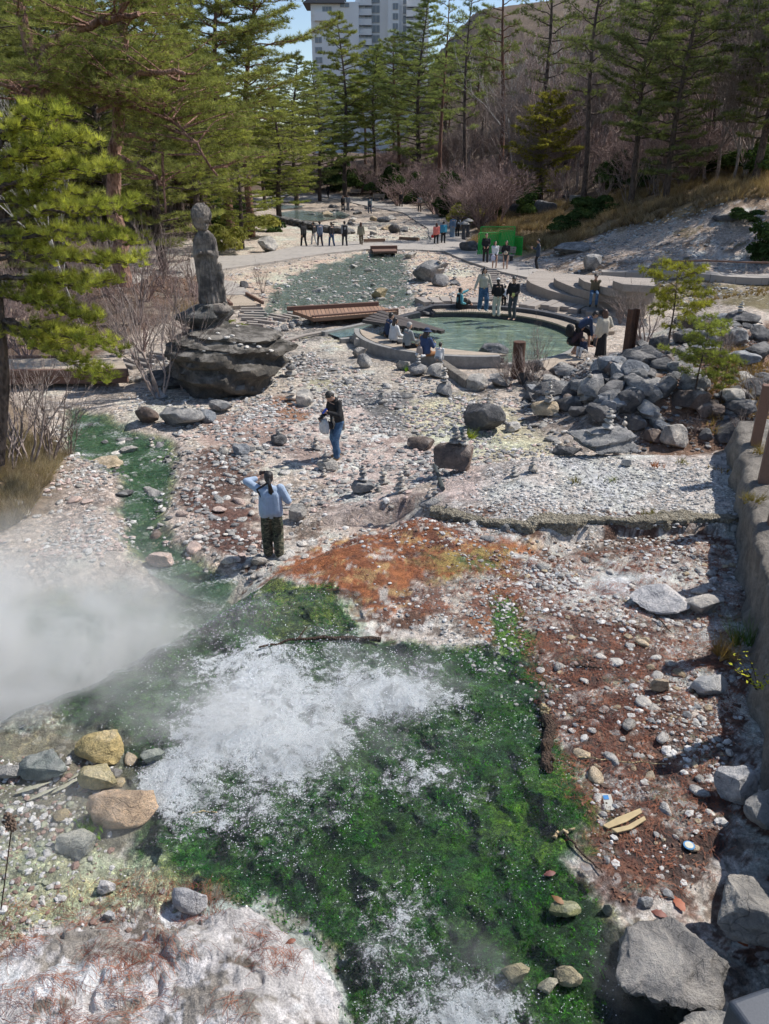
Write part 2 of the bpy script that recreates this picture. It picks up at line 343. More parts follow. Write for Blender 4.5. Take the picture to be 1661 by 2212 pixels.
def mat_ground():
    t = NT('ground'); p = t.pos(); col = t.attr('Col').outputs['Color']
    sp = t.n('SeparateColor', {'Color': t.attr('Par').outputs['Color']}); peb, wet, alg = sp.outputs[0], sp.outputs[1], sp.outputs[2]
    wv = t.n('VectorMath', {0: p, 1: t.n('VectorMath', {0: t.n('TexNoise', {'Vector': p, 'Scale': 6., 'Detail': 2}).outputs['Color'], 'Scale': .12}, operation='SCALE').outputs[0]}, operation='ADD').outputs[0]
    v1 = t.vor(8, wv); v2 = t.vor(23, wv); v3 = t.vor(2.6, wv)
    peb = t.math('MULTIPLY', peb, t.rmp(t.noise(.9, 4, p, .7), .38, .6, .3, 1.)); h1 = t.rmp(v1.outputs['Distance'], .1, .62, 1, 0); h2 = t.rmp(v2.outputs['Distance'], .1, .62, 1, 0); h3 = t.rmp(v3.outputs['Distance'], .1, .55, 1, 0)
    c1 = t.n('SeparateColor', {'Color': v1.outputs['Color']}); c2 = t.n('SeparateColor', {'Color': v2.outputs['Color']}); c3 = t.n('SeparateColor', {'Color': v3.outputs['Color']})
    # per-cell brightness, cracks between the stones
    b1 = t.math('MULTIPLY_ADD', c1.outputs[0], .62, .74); b2 = t.math('MULTIPLY_ADD', c2.outputs[0], .7, .7)
    b = t.math('MULTIPLY', b1, b2)
    crack = t.math('MULTIPLY', t.rmp(h1, 0, .3, .62, 1), t.rmp(h2, 0, .3, .62, 1))
    b = t.math('MULTIPLY', b, crack)
    br = t.n('Mix', {0: peb, 2: 1.0, 3: b}, data_type='FLOAT').outputs[0]
    fn = t.noise(60, 6, p, .7); mn = t.noise(2.2, 5, p, .65)
    bigg = t.noise(1.1, 7, p, .7, .3)
    br = t.math('MULTIPLY', br, t.rmp(fn, .25, .8, .6, 1.45)); md = t.noise(7, 6, p, .7, .3); br = t.math('MULTIPLY', br, t.rmp(md, .32, .66, .68, 1.25))
    c = t.n('VectorMath', {0: col, 'Scale': br}, operation='SCALE').outputs[0]
    # warm / grey hue changes stone by stone
    c = t.mix(t.math('MULTIPLY', t.rmp(c2.outputs[1], .55, .8), t.math('MULTIPLY', peb, .45)), c, t.mix(1.0, c, (1.12, .92, .78), 'MULTIPLY'))
    c = t.mix(t.math('MULTIPLY', t.rmp(c1.outputs[2], .6, .85), t.math('MULTIPLY', peb, .6)), c, t.mix(1.0, c, (.62, .66, .72), 'MULTIPLY'))
    # scattered white stones in the wet litter
    wh = t.math('MULTIPLY', t.math('MULTIPLY', t.rmp(c1.outputs[1], .70, .74), t.rmp(h1, .15, .3)), t.math('MULTIPLY', t.rmp(mn, .42, .56), peb))
    c = t.mix(t.math('MULTIPLY', wh, .85), c, (.55, .53, .50))
    # algae: tufts of dark, mid and yellow green
    an = t.noise(14, 7, p, .75, 1.2); an2 = t.noise(3.5, 4, p, .6, .6); an3 = t.noise(70, 4, p, .8)
    am = t.math('ADD', t.math('MULTIPLY', an, .6), t.math('MULTIPLY', an3, .4))
    gr = t.ramp(am, [(.40, (.12, .16, .2)), (.48, (.6, .65, .6)), (.54, (1.9, 1.75, 1.3)), (.62, (4.2, 3.4, 2.4))])
    gr = t.mix(t.rmp(an2, .38, .62), gr, t.mix(1.0, gr, (.35, .6, .8), 'MULTIPLY'))
    gr = t.mix(t.rmp(bigg, .42, .6), gr, t.mix(1.0, gr, (1.35, 1.45, 1.0), 'MULTIPLY'))
    c = t.mix(alg, c, t.mix(1.0, c, gr, 'MULTIPLY'))
    wetm = t.math('MULTIPLY', wet, t.rmp(mn, .35, .6, .35, 1))
    c = t.mix(t.math('MULTIPLY', wetm, .4), c, t.mix(1.0, c, (.55, .55, .55), 'MULTIPLY'))
    rough = t.rmp(wetm, 0, 1, .9, .22)
    hh = t.math('ADD', t.math('MULTIPLY', h1, 1.0), t.math('ADD', t.math('MULTIPLY', h2, .45), t.math('MULTIPLY', h3, .6)))
    hh = t.math('MULTIPLY', hh, peb)
    hh = t.math('ADD', hh, t.math('MULTIPLY', fn, .5)); hh = t.math('ADD', hh, t.math('MULTIPLY', md, 2.2)); hh = t.math('ADD', hh, t.math('MULTIPLY', t.math('MULTIPLY', am, alg), 5.))
    nb = t.bump(hh, .75, .035)
    return t.done(t.bsdf(c, rough, nb))
M_ground = mat_ground()
build_ground()
def V3(x, y, z): return Vector((x, y, z))
def P3(px, py, z=0.0):
    q = plane(px, py, z); return Vector((q[0], q[1], z))
def resample(pts, n):
    P = np.array(pts, float); L = np.r_[0, np.cumsum(np.linalg.norm(np.diff(P, axis=0), axis=1))]
    t = np.linspace(0, L[-1], n); return np.stack([np.interp(t, L, P[:, k]) for k in range(P.shape[1])], 1)
# ---- materials
def mat_wood(name, a, b, scale=(1, 1, 1), gap=None, bw=.12):
    t = NT(name); p = t.pos()
    m = t.n('Mapping', {'Vector': p, 'Scale': (3, 3, 3)}).outputs[0]
    f = t.noise(4, 6, m, .7, 1.5); g = t.noise(40, 4, p)
    c = t.mix(t.math('ADD', t.math('MULTIPLY', f, .7), t.math('MULTIPLY', g, .3)), a, b)
    ob = t.n('ObjectInfo').outputs['Random']
    c = t.mix(t.math('MULTIPLY', ob, .2), c, (.2, .17, .15))
    return t.done(t.bsdf(c, .85, t.bump(t.math('ADD', f, g), .35, .01)))
def mat_deck(name, a, b, ang, bw):
    """board deck: boards across direction ang (radians) every bw metres"""
    t = NT(name); p = t.pos()
    r = t.n('Mapping', {'Vector': p, 'Rotation': (0, 0, -ang)}).outputs[0]
    sx = t.n('SeparateXYZ', {0: r}); u = t.math('DIVIDE', sx.outputs[0], bw)
    fr = t.math('FRACT', u); fl = t.math('FLOOR', u)
    rnd = t.n('TexWhiteNoise', {'W': fl}, noise_dimensions='1D').outputs['Value']
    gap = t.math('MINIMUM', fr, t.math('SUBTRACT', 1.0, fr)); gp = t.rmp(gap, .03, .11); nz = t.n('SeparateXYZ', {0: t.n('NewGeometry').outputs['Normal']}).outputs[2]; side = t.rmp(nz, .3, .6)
    n = t.noise(14, 6, t.n('Mapping', {'Vector': r, 'Scale': (4, .5, 1)}).outputs[0], .7)
    c = t.mix(n, a, b); c = t.mix(t.math('MULTIPLY', rnd, .55), c, tuple(.72*x for x in a))
    c = t.mix(gp, (.03, .025, .02), c)
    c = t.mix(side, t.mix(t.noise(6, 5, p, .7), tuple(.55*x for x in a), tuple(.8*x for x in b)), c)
    return t.done(t.bsdf(c, .85, t.bump(t.math('MULTIPLY', side, t.math('ADD', gp, t.math('MULTIPLY', n, .2))), .5, .01)))
def mat_radial(name, a, b, n, c0):
    t = NT(name); p = t.pos(); sx = t.n('SeparateXYZ', {0: p})
    ang = t.math('ARCTAN2', t.math('SUBTRACT', sx.outputs[1], float(c0[1])), t.math('SUBTRACT', sx.outputs[0], float(c0[0])))
    u = t.math('MULTIPLY', ang, n/(2*PI)); fr = t.math('FRACT', u); fl = t.math('FLOOR', u)
    rnd = t.n('TexWhiteNoise', {'W': fl}, noise_dimensions='1D').outputs['Value']
    gp = t.rmp(t.math('MINIMUM', fr, t.math('SUBTRACT', 1.0, fr)), .04, .12)
    nn = t.noise(25, 5, p, .7); c = t.mix(nn, a, b); c = t.mix(t.math('MULTIPLY', rnd, .5), c, tuple(.7*x for x in a)); c = t.mix(gp, (.03, .025, .02), c)
    return t.done(t.bsdf(c, .85, t.bump(gp, .5, .01)))
def mat_stone(name, a, b, sc=6, bs=.6, bd=.03, rough=.9):
    t = NT(name); p = t.pos(); f = t.noise(sc, 8, p, .7); g = t.noise(sc*7, 4, p, .7)
    c = t.mix(t.rmp(t.math('ADD', t.math('MULTIPLY', f, .7), t.math('MULTIPLY', g, .3)), .35, .65), a, b)
    return t.done(t.bsdf(c, rough, t.bump(t.math('ADD', f, t.math('MULTIPLY', g, .4)), bs, bd)))
M_deckwood = mat_radial('weathered_boards', (.36, .29, .22), (.50, .42, .33), 260, PC)
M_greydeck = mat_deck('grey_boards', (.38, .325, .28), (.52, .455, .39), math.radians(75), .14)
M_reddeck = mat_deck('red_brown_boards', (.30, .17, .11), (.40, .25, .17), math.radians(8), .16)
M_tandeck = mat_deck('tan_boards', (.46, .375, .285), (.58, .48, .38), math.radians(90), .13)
M_beam = mat_wood('brown_timber', (.13, .065, .045), (.24, .14, .10))
M_darkwood = mat_wood('dark_timber', (.035, .028, .026), (.10, .085, .08))
M_greywood = mat_wood('grey_timber', (.27, .23, .20), (.42, .38, .34))
M_blackstone = mat_stone('dark_rim_stone', (.045, .047, .052), (.11, .11, .12), 9)
M_concrete = mat_stone('grey_concrete', (.22, .21, .20), (.34, .33, .31), 5, .3, .01)
M_tanwall = mat_stone('rough_tan_concrete', (.14, .12, .10), (.32, .285, .24), 3.5, 1, .09)
def mat_path():
    t = NT('stone_paving'); p = t.pos()
    m = t.n('Mapping', {'Vector': p, 'Rotation': (0, 0, .15)}).outputs[0]
    b = t.n('TexBrick', {'Vector': m, 'Color1': (.43, .39, .35, 1), 'Color2': (.36, .33, .30, 1), 'Mortar': (.16, .14, .12, 1), 'Scale': 1., 'Mortar Size': .02, 'Brick Width': 1.3, 'Row Height': .7, 'Bias': 0})
    f = t.noise(1.2, 8, p, .7); g = t.noise(30, 4, p)
    c = t.mix(t.rmp(f, .3, .7, 0, .6), b.outputs['Color'], (.50, .45, .40)); c = t.mix(t.math('MULTIPLY', g, .35), c, (.24, .22, .2))
    return t.done(t.bsdf(c, .9, t.bump(t.math('ADD', g, t.math('MULTIPLY', b.outputs['Fac'], -1)), .3, .01)))
M_path = mat_path()
def mat_water(name, deep, shallow, wave=3., bd=.05, alpha=.85, foam=0., sx=1.):
    t = NT(name); p = t.pos(); m = t.n('Mapping', {'Vector': p, 'Rotation': (0, 0, .5), 'Scale': (sx, 1, 1)}).outputs[0]
    f = t.noise(wave, 4, m, .6, .6); g = t.noise(wave*4, 3, m, .6); b = t.noise(1.7, 5, p, .7, .4)
    c = t.mix(t.rmp(b, .35, .65), deep, shallow)
    # paler colour mixed in where the ripple noise is high
    c = t.mix(t.rmp(t.math('ADD', t.math('MULTIPLY', f, .6), t.math('MULTIPLY', g, .4)), .52, .62, 0, .45), c, tuple(min(1, 2.3*x+.03) for x in shallow))
    if foam > 0:
        fo = t.rmp(t.math('MULTIPLY', t.noise(1.3, 3, p), t.noise(18, 5, m, .8)), .33-.06*foam, .36)
        c = t.mix(fo, c, (.7, .72, .72))
    sh = t.bsdf(c, .06, t.bump(t.math('ADD', f, t.math('MULTIPLY', g, .5)), .5, bd), Specular_IOR_Level=.6)
    tr = t.n('BsdfTransparent').outputs[0]
    mx = t.n('MixShader', {0: alpha, 1: tr, 2: sh}).outputs[0]
    return t.done(mx)
M_pool = mat_water('pool_water', (.12, .18, .14), (.20, .25, .17), 2.2, .05, .92, sx=.45)
M_chan = mat_water('channel_water', (.12, .19, .18), (.18, .26, .24), 3, .03, .8)
M_strm = mat_water('shallow_stream_water', (.018, .065, .035), (.08, .17, .085), 7, .04, .5, 1.)
M_str2 = mat_water('upper_stream_water', (.10, .14, .11), (.16, .20, .15), 3.5, .03, .22, .4)
def sheet(name, poly, z, mat, kind='structure', dz=None, res=None, parent=None):
    """flat or draped sheet from a world polygon"""
    bm = bmesh.new(); bm.faces.new([bm.verts.new((a, b, 0)) for a, b in poly]); 
    if res:
        bmesh.ops.triangulate(bm, faces=bm.faces)
        for _ in range(7):
            es = [e for e in bm.edges if e.calc_length() > res]
            if not es: break
            bmesh.ops.subdivide_edges(bm, edges=es, cuts=1); bmesh.ops.triangulate(bm, faces=[f for f in bm.faces if len(f.verts) > 3])
    if dz is not None:
        co = np.array([v.co for v in bm.verts]); hz = height(co[:, 0], co[:, 1], False)+dz
        for v, h in zip(bm.verts, hz): v.co.z = h
    else:
        for v in bm.verts: v.co.z = z
    bmesh.ops.recalc_face_normals(bm, faces=bm.faces)
    if sum(f.normal.z for f in bm.faces) < 0: bmesh.ops.reverse_faces(bm, faces=bm.faces)
    me = bpy.data.meshes.new(name); bm.to_mesh(me); bm.free(); me.materials.append(mat); o = link(name, me, parent)
    if kind: tag(o, kind=kind)
    return o
def prism(name, poly, z0, z1, mat, parent=None, bev=.012):
    bm = bmesh.new(); f = bm.faces.new([bm.verts.new((a, b, z1)) for a, b in poly])
    if f.normal.z < 0: bmesh.ops.reverse_faces(bm, faces=[f])
    f.normal_update()
    r = bmesh.ops.extrude_face_region(bm, geom=[f])
    for v in [g for g in r['geom'] if isinstance(g, bmesh.types.BMVert)]: v.co.z = z0
    bmesh.ops.recalc_face_normals(bm, faces=bm.faces)
    me = bpy.data.meshes.new(name); bm.to_mesh(me); bm.free(); me.materials.append(mat)
    o = link(name, me, parent)
    if bev: bevel(o, bev)
    return o
def ring(a0, a1, r0, r1, n=40, c=PC):
    A = np.radians(np.linspace(a0, a1, n))
    o = [(c[0]+r1*math.cos(a), c[1]+r1*math.sin(a)) for a in A]; i = [(c[0]+r0*math.cos(a), c[1]+r0*math.sin(a)) for a in A[::-1]]
    return o+i
def ringsolid(name, a0, a1, r0, r1, z0, z1, mat, parent, n=48, c=PC):
    A = np.radians(np.linspace(a0, a1, n)); mb = MB(); V = []
    z1 = np.broadcast_to(z1, (n,))
    for a, zz in zip(A, z1):
        for r, z in ((r0, z0), (r1, z0), (r1, zz), (r0, zz)): V.append((c[0]+r*math.cos(a), c[1]+r*math.sin(a), z))
    F = []
    for k in range(n-1):
        for q in range(4): F.append([k*4+q, k*4+(q+1) % 4, k*4+4+(q+1) % 4, k*4+4+q])
    F += [[3, 2, 1, 0], [n*4-4, n*4-3, n*4-2, n*4-1]]
    mb.add(V, F); o = mb.obj(name, mat, parent, smooth=False); bm = bmesh.new(); bm.from_mesh(o.data); bmesh.ops.recalc_face_normals(bm, faces=bm.faces); bm.to_mesh(o.data); bm.free(); bevel(o, .015); return o
# ---- paths, draped
def ribbon(name, L, R, mat, dz=.05, n=90, m=10, kerb=True):
    A = resample([tuple(at(*p))[:2] for p in L], n); B = resample([tuple(at(*p))[:2] for p in R], n)
    t = np.linspace(0, 1, m)[None, :, None]; G = A[:, None]*(1-t)+B[:, None]*t
    x = G[..., 0]; y = G[..., 1]; z = height(x.ravel(), y.ravel(), False).reshape(x.shape)
    z = z*0+z.mean(1, keepdims=True)*.6+z*.4+dz
    V = np.stack([x, y, z], -1)
    mb = MB(); i = np.arange(n-1)[:, None]; j = np.arange(m-1)[None]
    F = np.stack([i*m+j, i*m+j+1, (i+1)*m+j+1, (i+1)*m+j], -1).reshape(-1, 4); mb.add(V.reshape(-1, 3), F)
    for e in (0, m-1):
        W = V[:, e]; W2 = W.copy(); W2[:, 2] -= .35; k = np.arange(n-1)
        mb.add(np.concatenate([W, W2]), np.stack([k, k+1, n+k+1, n+k], 1))
    o = mb.obj(name, mat, smooth=False); return tag(o, kind='structure')
ribbon('path', [(250, 600), (420, 562), (560, 552), (640, 535), (720, 526), (830, 522), (905, 521), (985, 520)], [(250, 625), (420, 595), (500, 582), (600, 567), (700, 551), (790, 542), (900, 541), (960, 546)], M_path, .10)
ribbon('path', [(985, 508), (1003, 520), (1025, 541), (1060, 549), (1140, 577), (1172, 590)], [(925, 508), (935, 525), (962, 548), (1010, 568), (1085, 592), (1150, 607)], M_path, .11)
ribbon('path', [(700, 422), (760, 429), (830, 441), (880, 449), (925, 468), (965, 488), (984, 510)], [(690, 426), (735, 433), (800, 448), (870, 460), (890, 474), (925, 495), (927, 510)], M_path, .10)
ribbon('path', [(565, 432), (600, 419), (640, 412), (665, 414)], [(590, 436), (615, 428), (645, 421), (670, 419)], M_path, .10, 30, 6)
ribbon('path', [(1298, 596), (1400, 598), (1530, 600), (1700, 602)], [(1298, 604), (1400, 606), (1530, 609), (1700, 614)], M_path, .35, 50, 4)
ribbon('path', [(478, 612), (500, 610), (520, 618)], [(478, 640), (500, 639), (545, 640)], M_path, .08, 20, 6)
# ---- streams
sheet('water', STRM, -.16, M_strm); sheet('water', STR2, -.085, M_str2); sheet('water', LPOOL, -.42, M_strm)
sheet('water', TP([(600, 462), (640, 455), (700, 462), (730, 475), (690, 480), (620, 478)]), 0, M_chan, dz=.12, res=1.5)
sheet('water', TP([(585, 447), (612, 443), (660, 446), (640, 452), (600, 453)]), 0, M_chan, dz=.12, res=1.5)
sheet('water', TP([(695, 460), (730, 458), (757, 466), (745, 473), (700, 470)]), 0, M_chan, dz=.12, res=1.5)
# ---- foot bath
pool = thing('foot_bath', (0, 0, 0), 'round open-air foot bath with green water, dark stone rim and board seats', 'foot bath')
A = np.radians(np.linspace(0, 360, 73))[:-1]
o = sheet('bath_water', [(PC[0]+(PR+.02)*math.cos(a), PC[1]+(PR+.02)*math.sin(a)) for a in A], .06, M_pool, kind=None, parent=pool)
sheet('channel_water', CHAN, .075, M_chan, None, parent=pool)
ringsolid('outer_wall', 177, 280, PR, PR+.19, -.2, .39, M_concrete, pool)
ringsolid('stone_kerb', 280.5, 338, PR, PR+.22, -.2, .12, M_concrete, pool)
c0, c1 = math.radians(179), math.radians(284)
chord = [(PC[0]+(PR-.04)*math.cos(a), PC[1]+(PR-.04)*math.sin(a)) for a in np.linspace(c0, c1, 40)]
mid = np.array(chord[-1])*.5+np.array(chord[0])*.5; sag = (PC-mid); chord += [tuple(np.array(chord[-1])*(1-u)+np.array(chord[0])*u+(-sag)*.28*math.sin(PI*u)) for u in np.linspace(.05, .95, 12)]
prism('board_seat', chord, .30, .385, M_tandeck, pool)
sk_ = [tuple(np.array(q)+(-sag)*.06) for q in chord]
prism('seat_base', sk_, -.55, .295, M_blackstone, pool, 0)
n_ = 48; zz = np.interp(np.linspace(0, 1, n_), [0, .08, .95, 1], [.18, .44, .44, .3])
ringsolid('dark_rim', 112, -14, PR+.62, PR+.9, -.2, zz, M_blackstone, pool)
ringsolid('dark_rim', 135, 112.3, PR+.05, PR+.4, -.2, np.interp(np.linspace(0, 1, 14), [0, 1], [.12, .30]), M_blackstone, pool, 14)
ringsolid('inner_seat', 103, -16, PR-.02, PR+.6, .22, .29, M_deckwood, pool)
ringsolid('seat_face', 104, -16, PR+.02, PR+.5, -.55, .215, M_blackstone, pool)
ringsolid('outer_boards', 100, 8, PR+.93, PR+1.85, -.05, .14, M_deckwood, pool)
e = PL([(1165, 783), (1222, 766), (1262, 778), (1240, 797), (1180, 800)], .1); prism('entry_boards', e, -.1, .12, M_tandeck, pool)
for a, b in (((698, 722), (842, 691)), ((842, 691), (880, 690)), ((735, 737), (775, 733))):
    mb = MB(); beam(mb, P3(*a, .06), P3(*b, .06), .22, .2); bevel(mb.obj('channel_kerb', M_concrete, pool, smooth=False))
mb = MB(); tube(mb, [P3(851, 699, -.1), P3(851, 699, .28)], .09, 14); mb.obj('outlet_cap', M_concrete, pool)
# slatted water chute over the channel
ch = thing('slatted_chute', tuple(P3(812, 690, 0)), 'long dark wooden trough rack slanting down into the foot bath', 'water chute')
a0 = P3(822, 674, .55); b0 = P3(958, 716, .30); dr = (b0-a0); sd_v = Vector((-.35, -.94, 0)).normalized()
for k in range(9):
    st = a0+sd_v*(.02+.235*k); en = b0+sd_v*(.02+.13*k) - dr*(0 if k < 2 else .07*(k-1))
    mb = MB()
    beam(mb, st-ch.location+Vector((0, 0, .02*(k % 2))), en-ch.location, .17, .12); bevel(mb.obj('slat', M_darkwood, ch, smooth=False), .01)
for u in (.15, .5, .8):
    q = a0+dr*u; mb = MB(); beam(mb, q+Vector((0, 0, -.13))-ch.location, q+sd_v*(1.9-1.1*u)+Vector((0, 0, -.13))-ch.location, .1, .12); mb.obj('cross_bearer', M_darkwood, ch, smooth=False)
# ---- bridges
def bridge(label, quad, z, mat, rails, loc=None, th=.14):
    q = [P3(a, b, z) for a, b in quad]; c = sum(q, Vector())/4; c.z = 0
    t = thing('wooden_footbridge', tuple(c), label, 'footbridge')
    prism('bridge_deck', [((p-c).x, (p-c).y) for p in q], z-th, z, mat, t)
    for a, b, zz, w, h in rails:
        mb = MB(); beam(mb, P3(*a, zz)-c, P3(*b, zz)-c, w, h); bevel(mb.obj('side_beam', M_beam, t, smooth=False), .02)
    return t
bridge('red-brown plank footbridge beside the round foot bath', [(632, 671), (817, 660), (858, 672), (677, 687)], .42, M_reddeck, [((674, 688), (860, 673), .36, .14, .26), ((620, 667), (818, 656), .50, .12, .18), ((676, 692), (856, 677), .1, .2, .22)])
bridge('low plank footbridge crossing the green stream under the pine', [(-60, 776), (262, 772), (278, 803), (-60, 806)], .5, M_tandeck, [((-60, 806), (276, 804), .50, .16, .2), ((-60, 822), (276, 818), .26, .2, .22), ((-60, 774), (200, 771), .5, .12, .14)])
bridge('small board landing behind the statue rock', [(482, 638), (543, 637), (553, 659), (497, 661)], .15, M_tandeck, [((532, 634), (568, 654), .22, .12, .15), ((484, 645), (500, 658), .2, .14, .15)])
bridge('dark timber sluice footbridge on the far paved path', [(800, 534), (853, 533), (858, 542), (806, 543)], .25, M_beam, [((800, 536), (858, 535), .3, .2, .3)])
for a, b, la in (((786, 526), (831, 525), 'pinkish timber edging beam on the paved path'), ((863, 521), (905, 523), 'second thin timber edging beam further along the paved path')):
    A_ = at(*a); B_ = at(*b); mb = MB(); beam(mb, (0, 0, 0), B_-A_, .25, .2); o = mb.obj('timber_edging', M_reddeck, None, False, A_+Vector((0, 0, .22))); tag(o, la, 'edging beam')
# ---- sleepers
def sleepers(L, label, group, mat, w=.16, h=.14, dz=.05):
    for (a, b) in L:
        A_ = at(*a); B_ = at(*b); c = (A_+B_)/2; mb = MB(); beam(mb, A_-c, B_-c, w, h); o = mb.obj('timber_sleeper', mat, None, False, c+Vector((0, 0, dz))); bevel(o, .012); tag(o, label, 'sleeper', group)
D = lambda x, y: (378+x*.2002, 421+y*.2002)
sleepers([(D(675, 1212), D(930, 1205)), (D(710, 1244), D(950, 1240)), (D(700, 1272), D(970, 1274)), (D(745, 1296), D(990, 1302)), (D(685, 1318), D(960, 1328)), (D(720, 1352), D(1005, 1356)), (D(775, 1390), D(895, 1397)), (D(790, 1415), D(965, 1428)), (D(1000, 1335), D(1210, 1372)), (D(1030, 1308), D(1250, 1352)), (D(1170, 1310), D(1349, 1345)), (D(1220, 1292), D(1400, 1325)), (D(850, 1370), D(1090, 1403)), (D(790, 1445), D(885, 1452))],
         'weathered timber sleeper in the gravel steps behind the statue rock', 'sleepers of the gravel steps by the statue', M_greywood)
D = lambda x, y: (x*.4226, 540+y*.4226)
sleepers([(D(600, 582), D(690, 610)), (D(640, 570), D(770, 603)), (D(680, 556), D(800, 580)), (D(755, 548), D(840, 562)), (D(770, 536), D(850, 546))], 'timber sleeper in the gravel steps at the end of the low bridge', 'sleepers at the low bridge', M_greywood)
L_ = []
for k in range(17):
    y = 585+k*4.0; x0 = 1038+(k % 3)*2-k*.3; L_.append(((x0, y), (x0+42-(k % 4)*2, y+.6)))
sleepers(L_, 'grey sleeper step of the narrow stair from the path to the foot bath', 'stair sleepers between path and bath', M_greywood, .2)
L_ = []
for cx_, cy_ in ((1141, 663), (1157, 666), (1188, 664), (1206, 668), (1232, 668), (1248, 673), (1276, 674), (1286, 679), (1328, 681)): L_.append(((cx_-12, cy_+5), (cx_+13, cy_-6)))
for (a, b) in (((905, 652), (925, 662)), ((932, 652), (948, 663)), ((958, 650), (965, 660)), ((983, 652), (987, 662)), ((1024, 652), (1022, 663)), ((1110, 652), (1098, 664))): L_.append((a, b))
sleepers(L_, 'thick square timber block set radially around the foot bath', 'radial timber blocks round the bath', M_greywood, .42, .26, .08)
# ---- tiered deck
D = lambda x, y: (1080+x*.3498, 432+y*.3498)
td = thing('tiered_deck', (0, 0, 0), 'curved grey wooden deck rising in steps beside the white scree', 'deck')
def tier(pts, z, zb):
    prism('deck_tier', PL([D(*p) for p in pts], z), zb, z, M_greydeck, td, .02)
tier([(168, 470), (165, 490), (190, 512), (300, 556), (450, 596), (600, 622), (745, 636), (900, 650), (1000, 560), (700, 480), (430, 462), (300, 440), (245, 425)], .50, -.1)
tier([(345, 462), (333, 480), (350, 497), (450, 538), (600, 576), (780, 597), (950, 590), (900, 520), (600, 470), (430, 455)], .86, .51)
tier([(497, 462), (487, 480), (520, 502), (640, 536), (780, 560), (960, 560), (900, 490), (650, 466)], 1.2, .87)
tier([(700, 482), (697, 498), (760, 520), (960, 530), (950, 484), (800, 478)], 1.5, 1.21)
# handrail
hr = thing('handrail', (0, 0, 0), 'brown tube handrail on pale posts along the ramp above the scree', 'handrail')
pp = [(1042, 475, 378), (1252, 490, 375), (1500, 495, 385), (1760, 505, 388)]
tops = []
for x, yb, yt in pp:
    a = at(*D(x, yb)); b = depth_at(*D(x+(yb-yt)*.22, yt), a.y); mb = MB(); tube(mb, [a, b], .035, 8); mb.obj('post', M_concrete, hr); tops.append(b)
tops = [depth_at(*D(1030, 376), tops[0].y)]+tops
mb = MB(); tube(mb, tops, .045, 8); mb.obj('rail', M_beam, hr)
# ------------------------------------------------------------------ rocks
def mat_rock(name, dark=False):
    t = NT(name); o = t.obj(); g = t.pos()
    oc = t.n('ObjectInfo'); col = oc.outputs['Color']; rnd = oc.outputs['Random']
    m = t.n('VectorMath', {0: g, 1: t.n('CombineXYZ', {0: t.math('MULTIPLY', rnd, 9.), 1: t.math('MULTIPLY', rnd, 5.)}).outputs[0]}, operation='ADD').outputs[0]
    f = t.noise(2.2, 8, m, .68, .4); h = t.noise(14, 6, m, .7); k = t.noise(70, 4, m, .7)
    b = t.math('ADD', t.math('MULTIPLY', f, .55), t.math('ADD', t.math('MULTIPLY', h, .3), t.math('MULTIPLY', k, .15)))
    s = t.ramp(b, [(.36, (.42, .42, .44)), (.46, (.8, .8, .8)), (.54, (1.25, 1.2, 1.14)), (.63, (2.2, 2.05, 1.85))])
    c = t.mix(1.0, col, s, 'MULTIPLY')
    v = t.vor(3.5, t.n('VectorMath', {0: m, 1: t.n('VectorMath', {0: t.n('TexNoise', {'Vector': m, 'Scale': 3.}).outputs['Color'], 'Scale': .5}, operation='SCALE').outputs[0]}, operation='ADD').outputs[0], 'DISTANCE_TO_EDGE')
    cr = t.rmp(v.outputs['Distance'], 0, .03, t.rmp(f, .4, .6, .6, 1.), 1)
    c = t.n('VectorMath', {0: c, 'Scale': cr}, operation='SCALE').outputs[0]
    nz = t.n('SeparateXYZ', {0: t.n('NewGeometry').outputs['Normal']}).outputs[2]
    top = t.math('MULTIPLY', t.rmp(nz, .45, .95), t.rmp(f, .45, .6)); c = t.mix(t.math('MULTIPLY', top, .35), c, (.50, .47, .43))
    hh = t.math('ADD', t.math('MULTIPLY', f, 1.2), t.math('ADD', t.math('MULTIPLY', h, .5), t.math('MULTIPLY', k, .2)))
    hh = t.math('ADD', hh, t.math('MULTIPLY', cr, .2))
    return t.done(t.bsdf(c, .88, t.bump(hh, 1., .09)))
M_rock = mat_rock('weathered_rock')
def rockmesh(seed, sub=3, planes=14, flat=.75, rough=.12, layered=False):
    rs = np.random.RandomState(seed); V, F = ICO[sub]; V = V.copy()
    for _ in range(planes):
        n = rs.randn(3); n /= np.linalg.norm(n); d = rs.uniform(.45, .85)
        q = V@n-d; V -= np.maximum(q, 0)[:, None]*n*.92
    r = rs.rand(3)*20
    nz = fbm(V[:, 0]*1.3+r[0], V[:, 1]*1.3+r[1], V[:, 2]*1.3+r[2], 5, .55)
    V *= (1+rough*1.6*nz)[:, None]
    if layered: V[:, :2] *= (1+.10*np.sign(np.sin(V[:, 2]*9+2*nz))*np.abs(np.sin(V[:, 2]*9+2*nz))**.4)[:, None]
    if sub >= 4: V *= (1+.05*fbm(V[:, 0]*5+r[0], V[:, 1]*5, V[:, 2]*5, 4, .6)+.03*(1-np.abs(fbm(V[:, 0]*3+r[1], V[:, 1]*3, V[:, 2]*3, 4, .6))*3))[:, None]
    V[:, 2] *= flat
    V /= np.abs(V).max(0)*np.array([1, 1, 1/flat])
    mb = MB(); mb.add(V, F); me = mb.mesh('rock', M_rock); return me
def sharp(me, ang=32):
    me.polygons.foreach_set('use_smooth', np.ones(len(me.polygons), bool))
    try: me.set_sharp_from_angle(angle=math.radians(ang))
    except Exception: pass
    return me
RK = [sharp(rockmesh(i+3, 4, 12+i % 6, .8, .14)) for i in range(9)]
RKL = [sharp(rockmesh(i+50, 4, 9, .7, .18, True)) for i in range(3)]
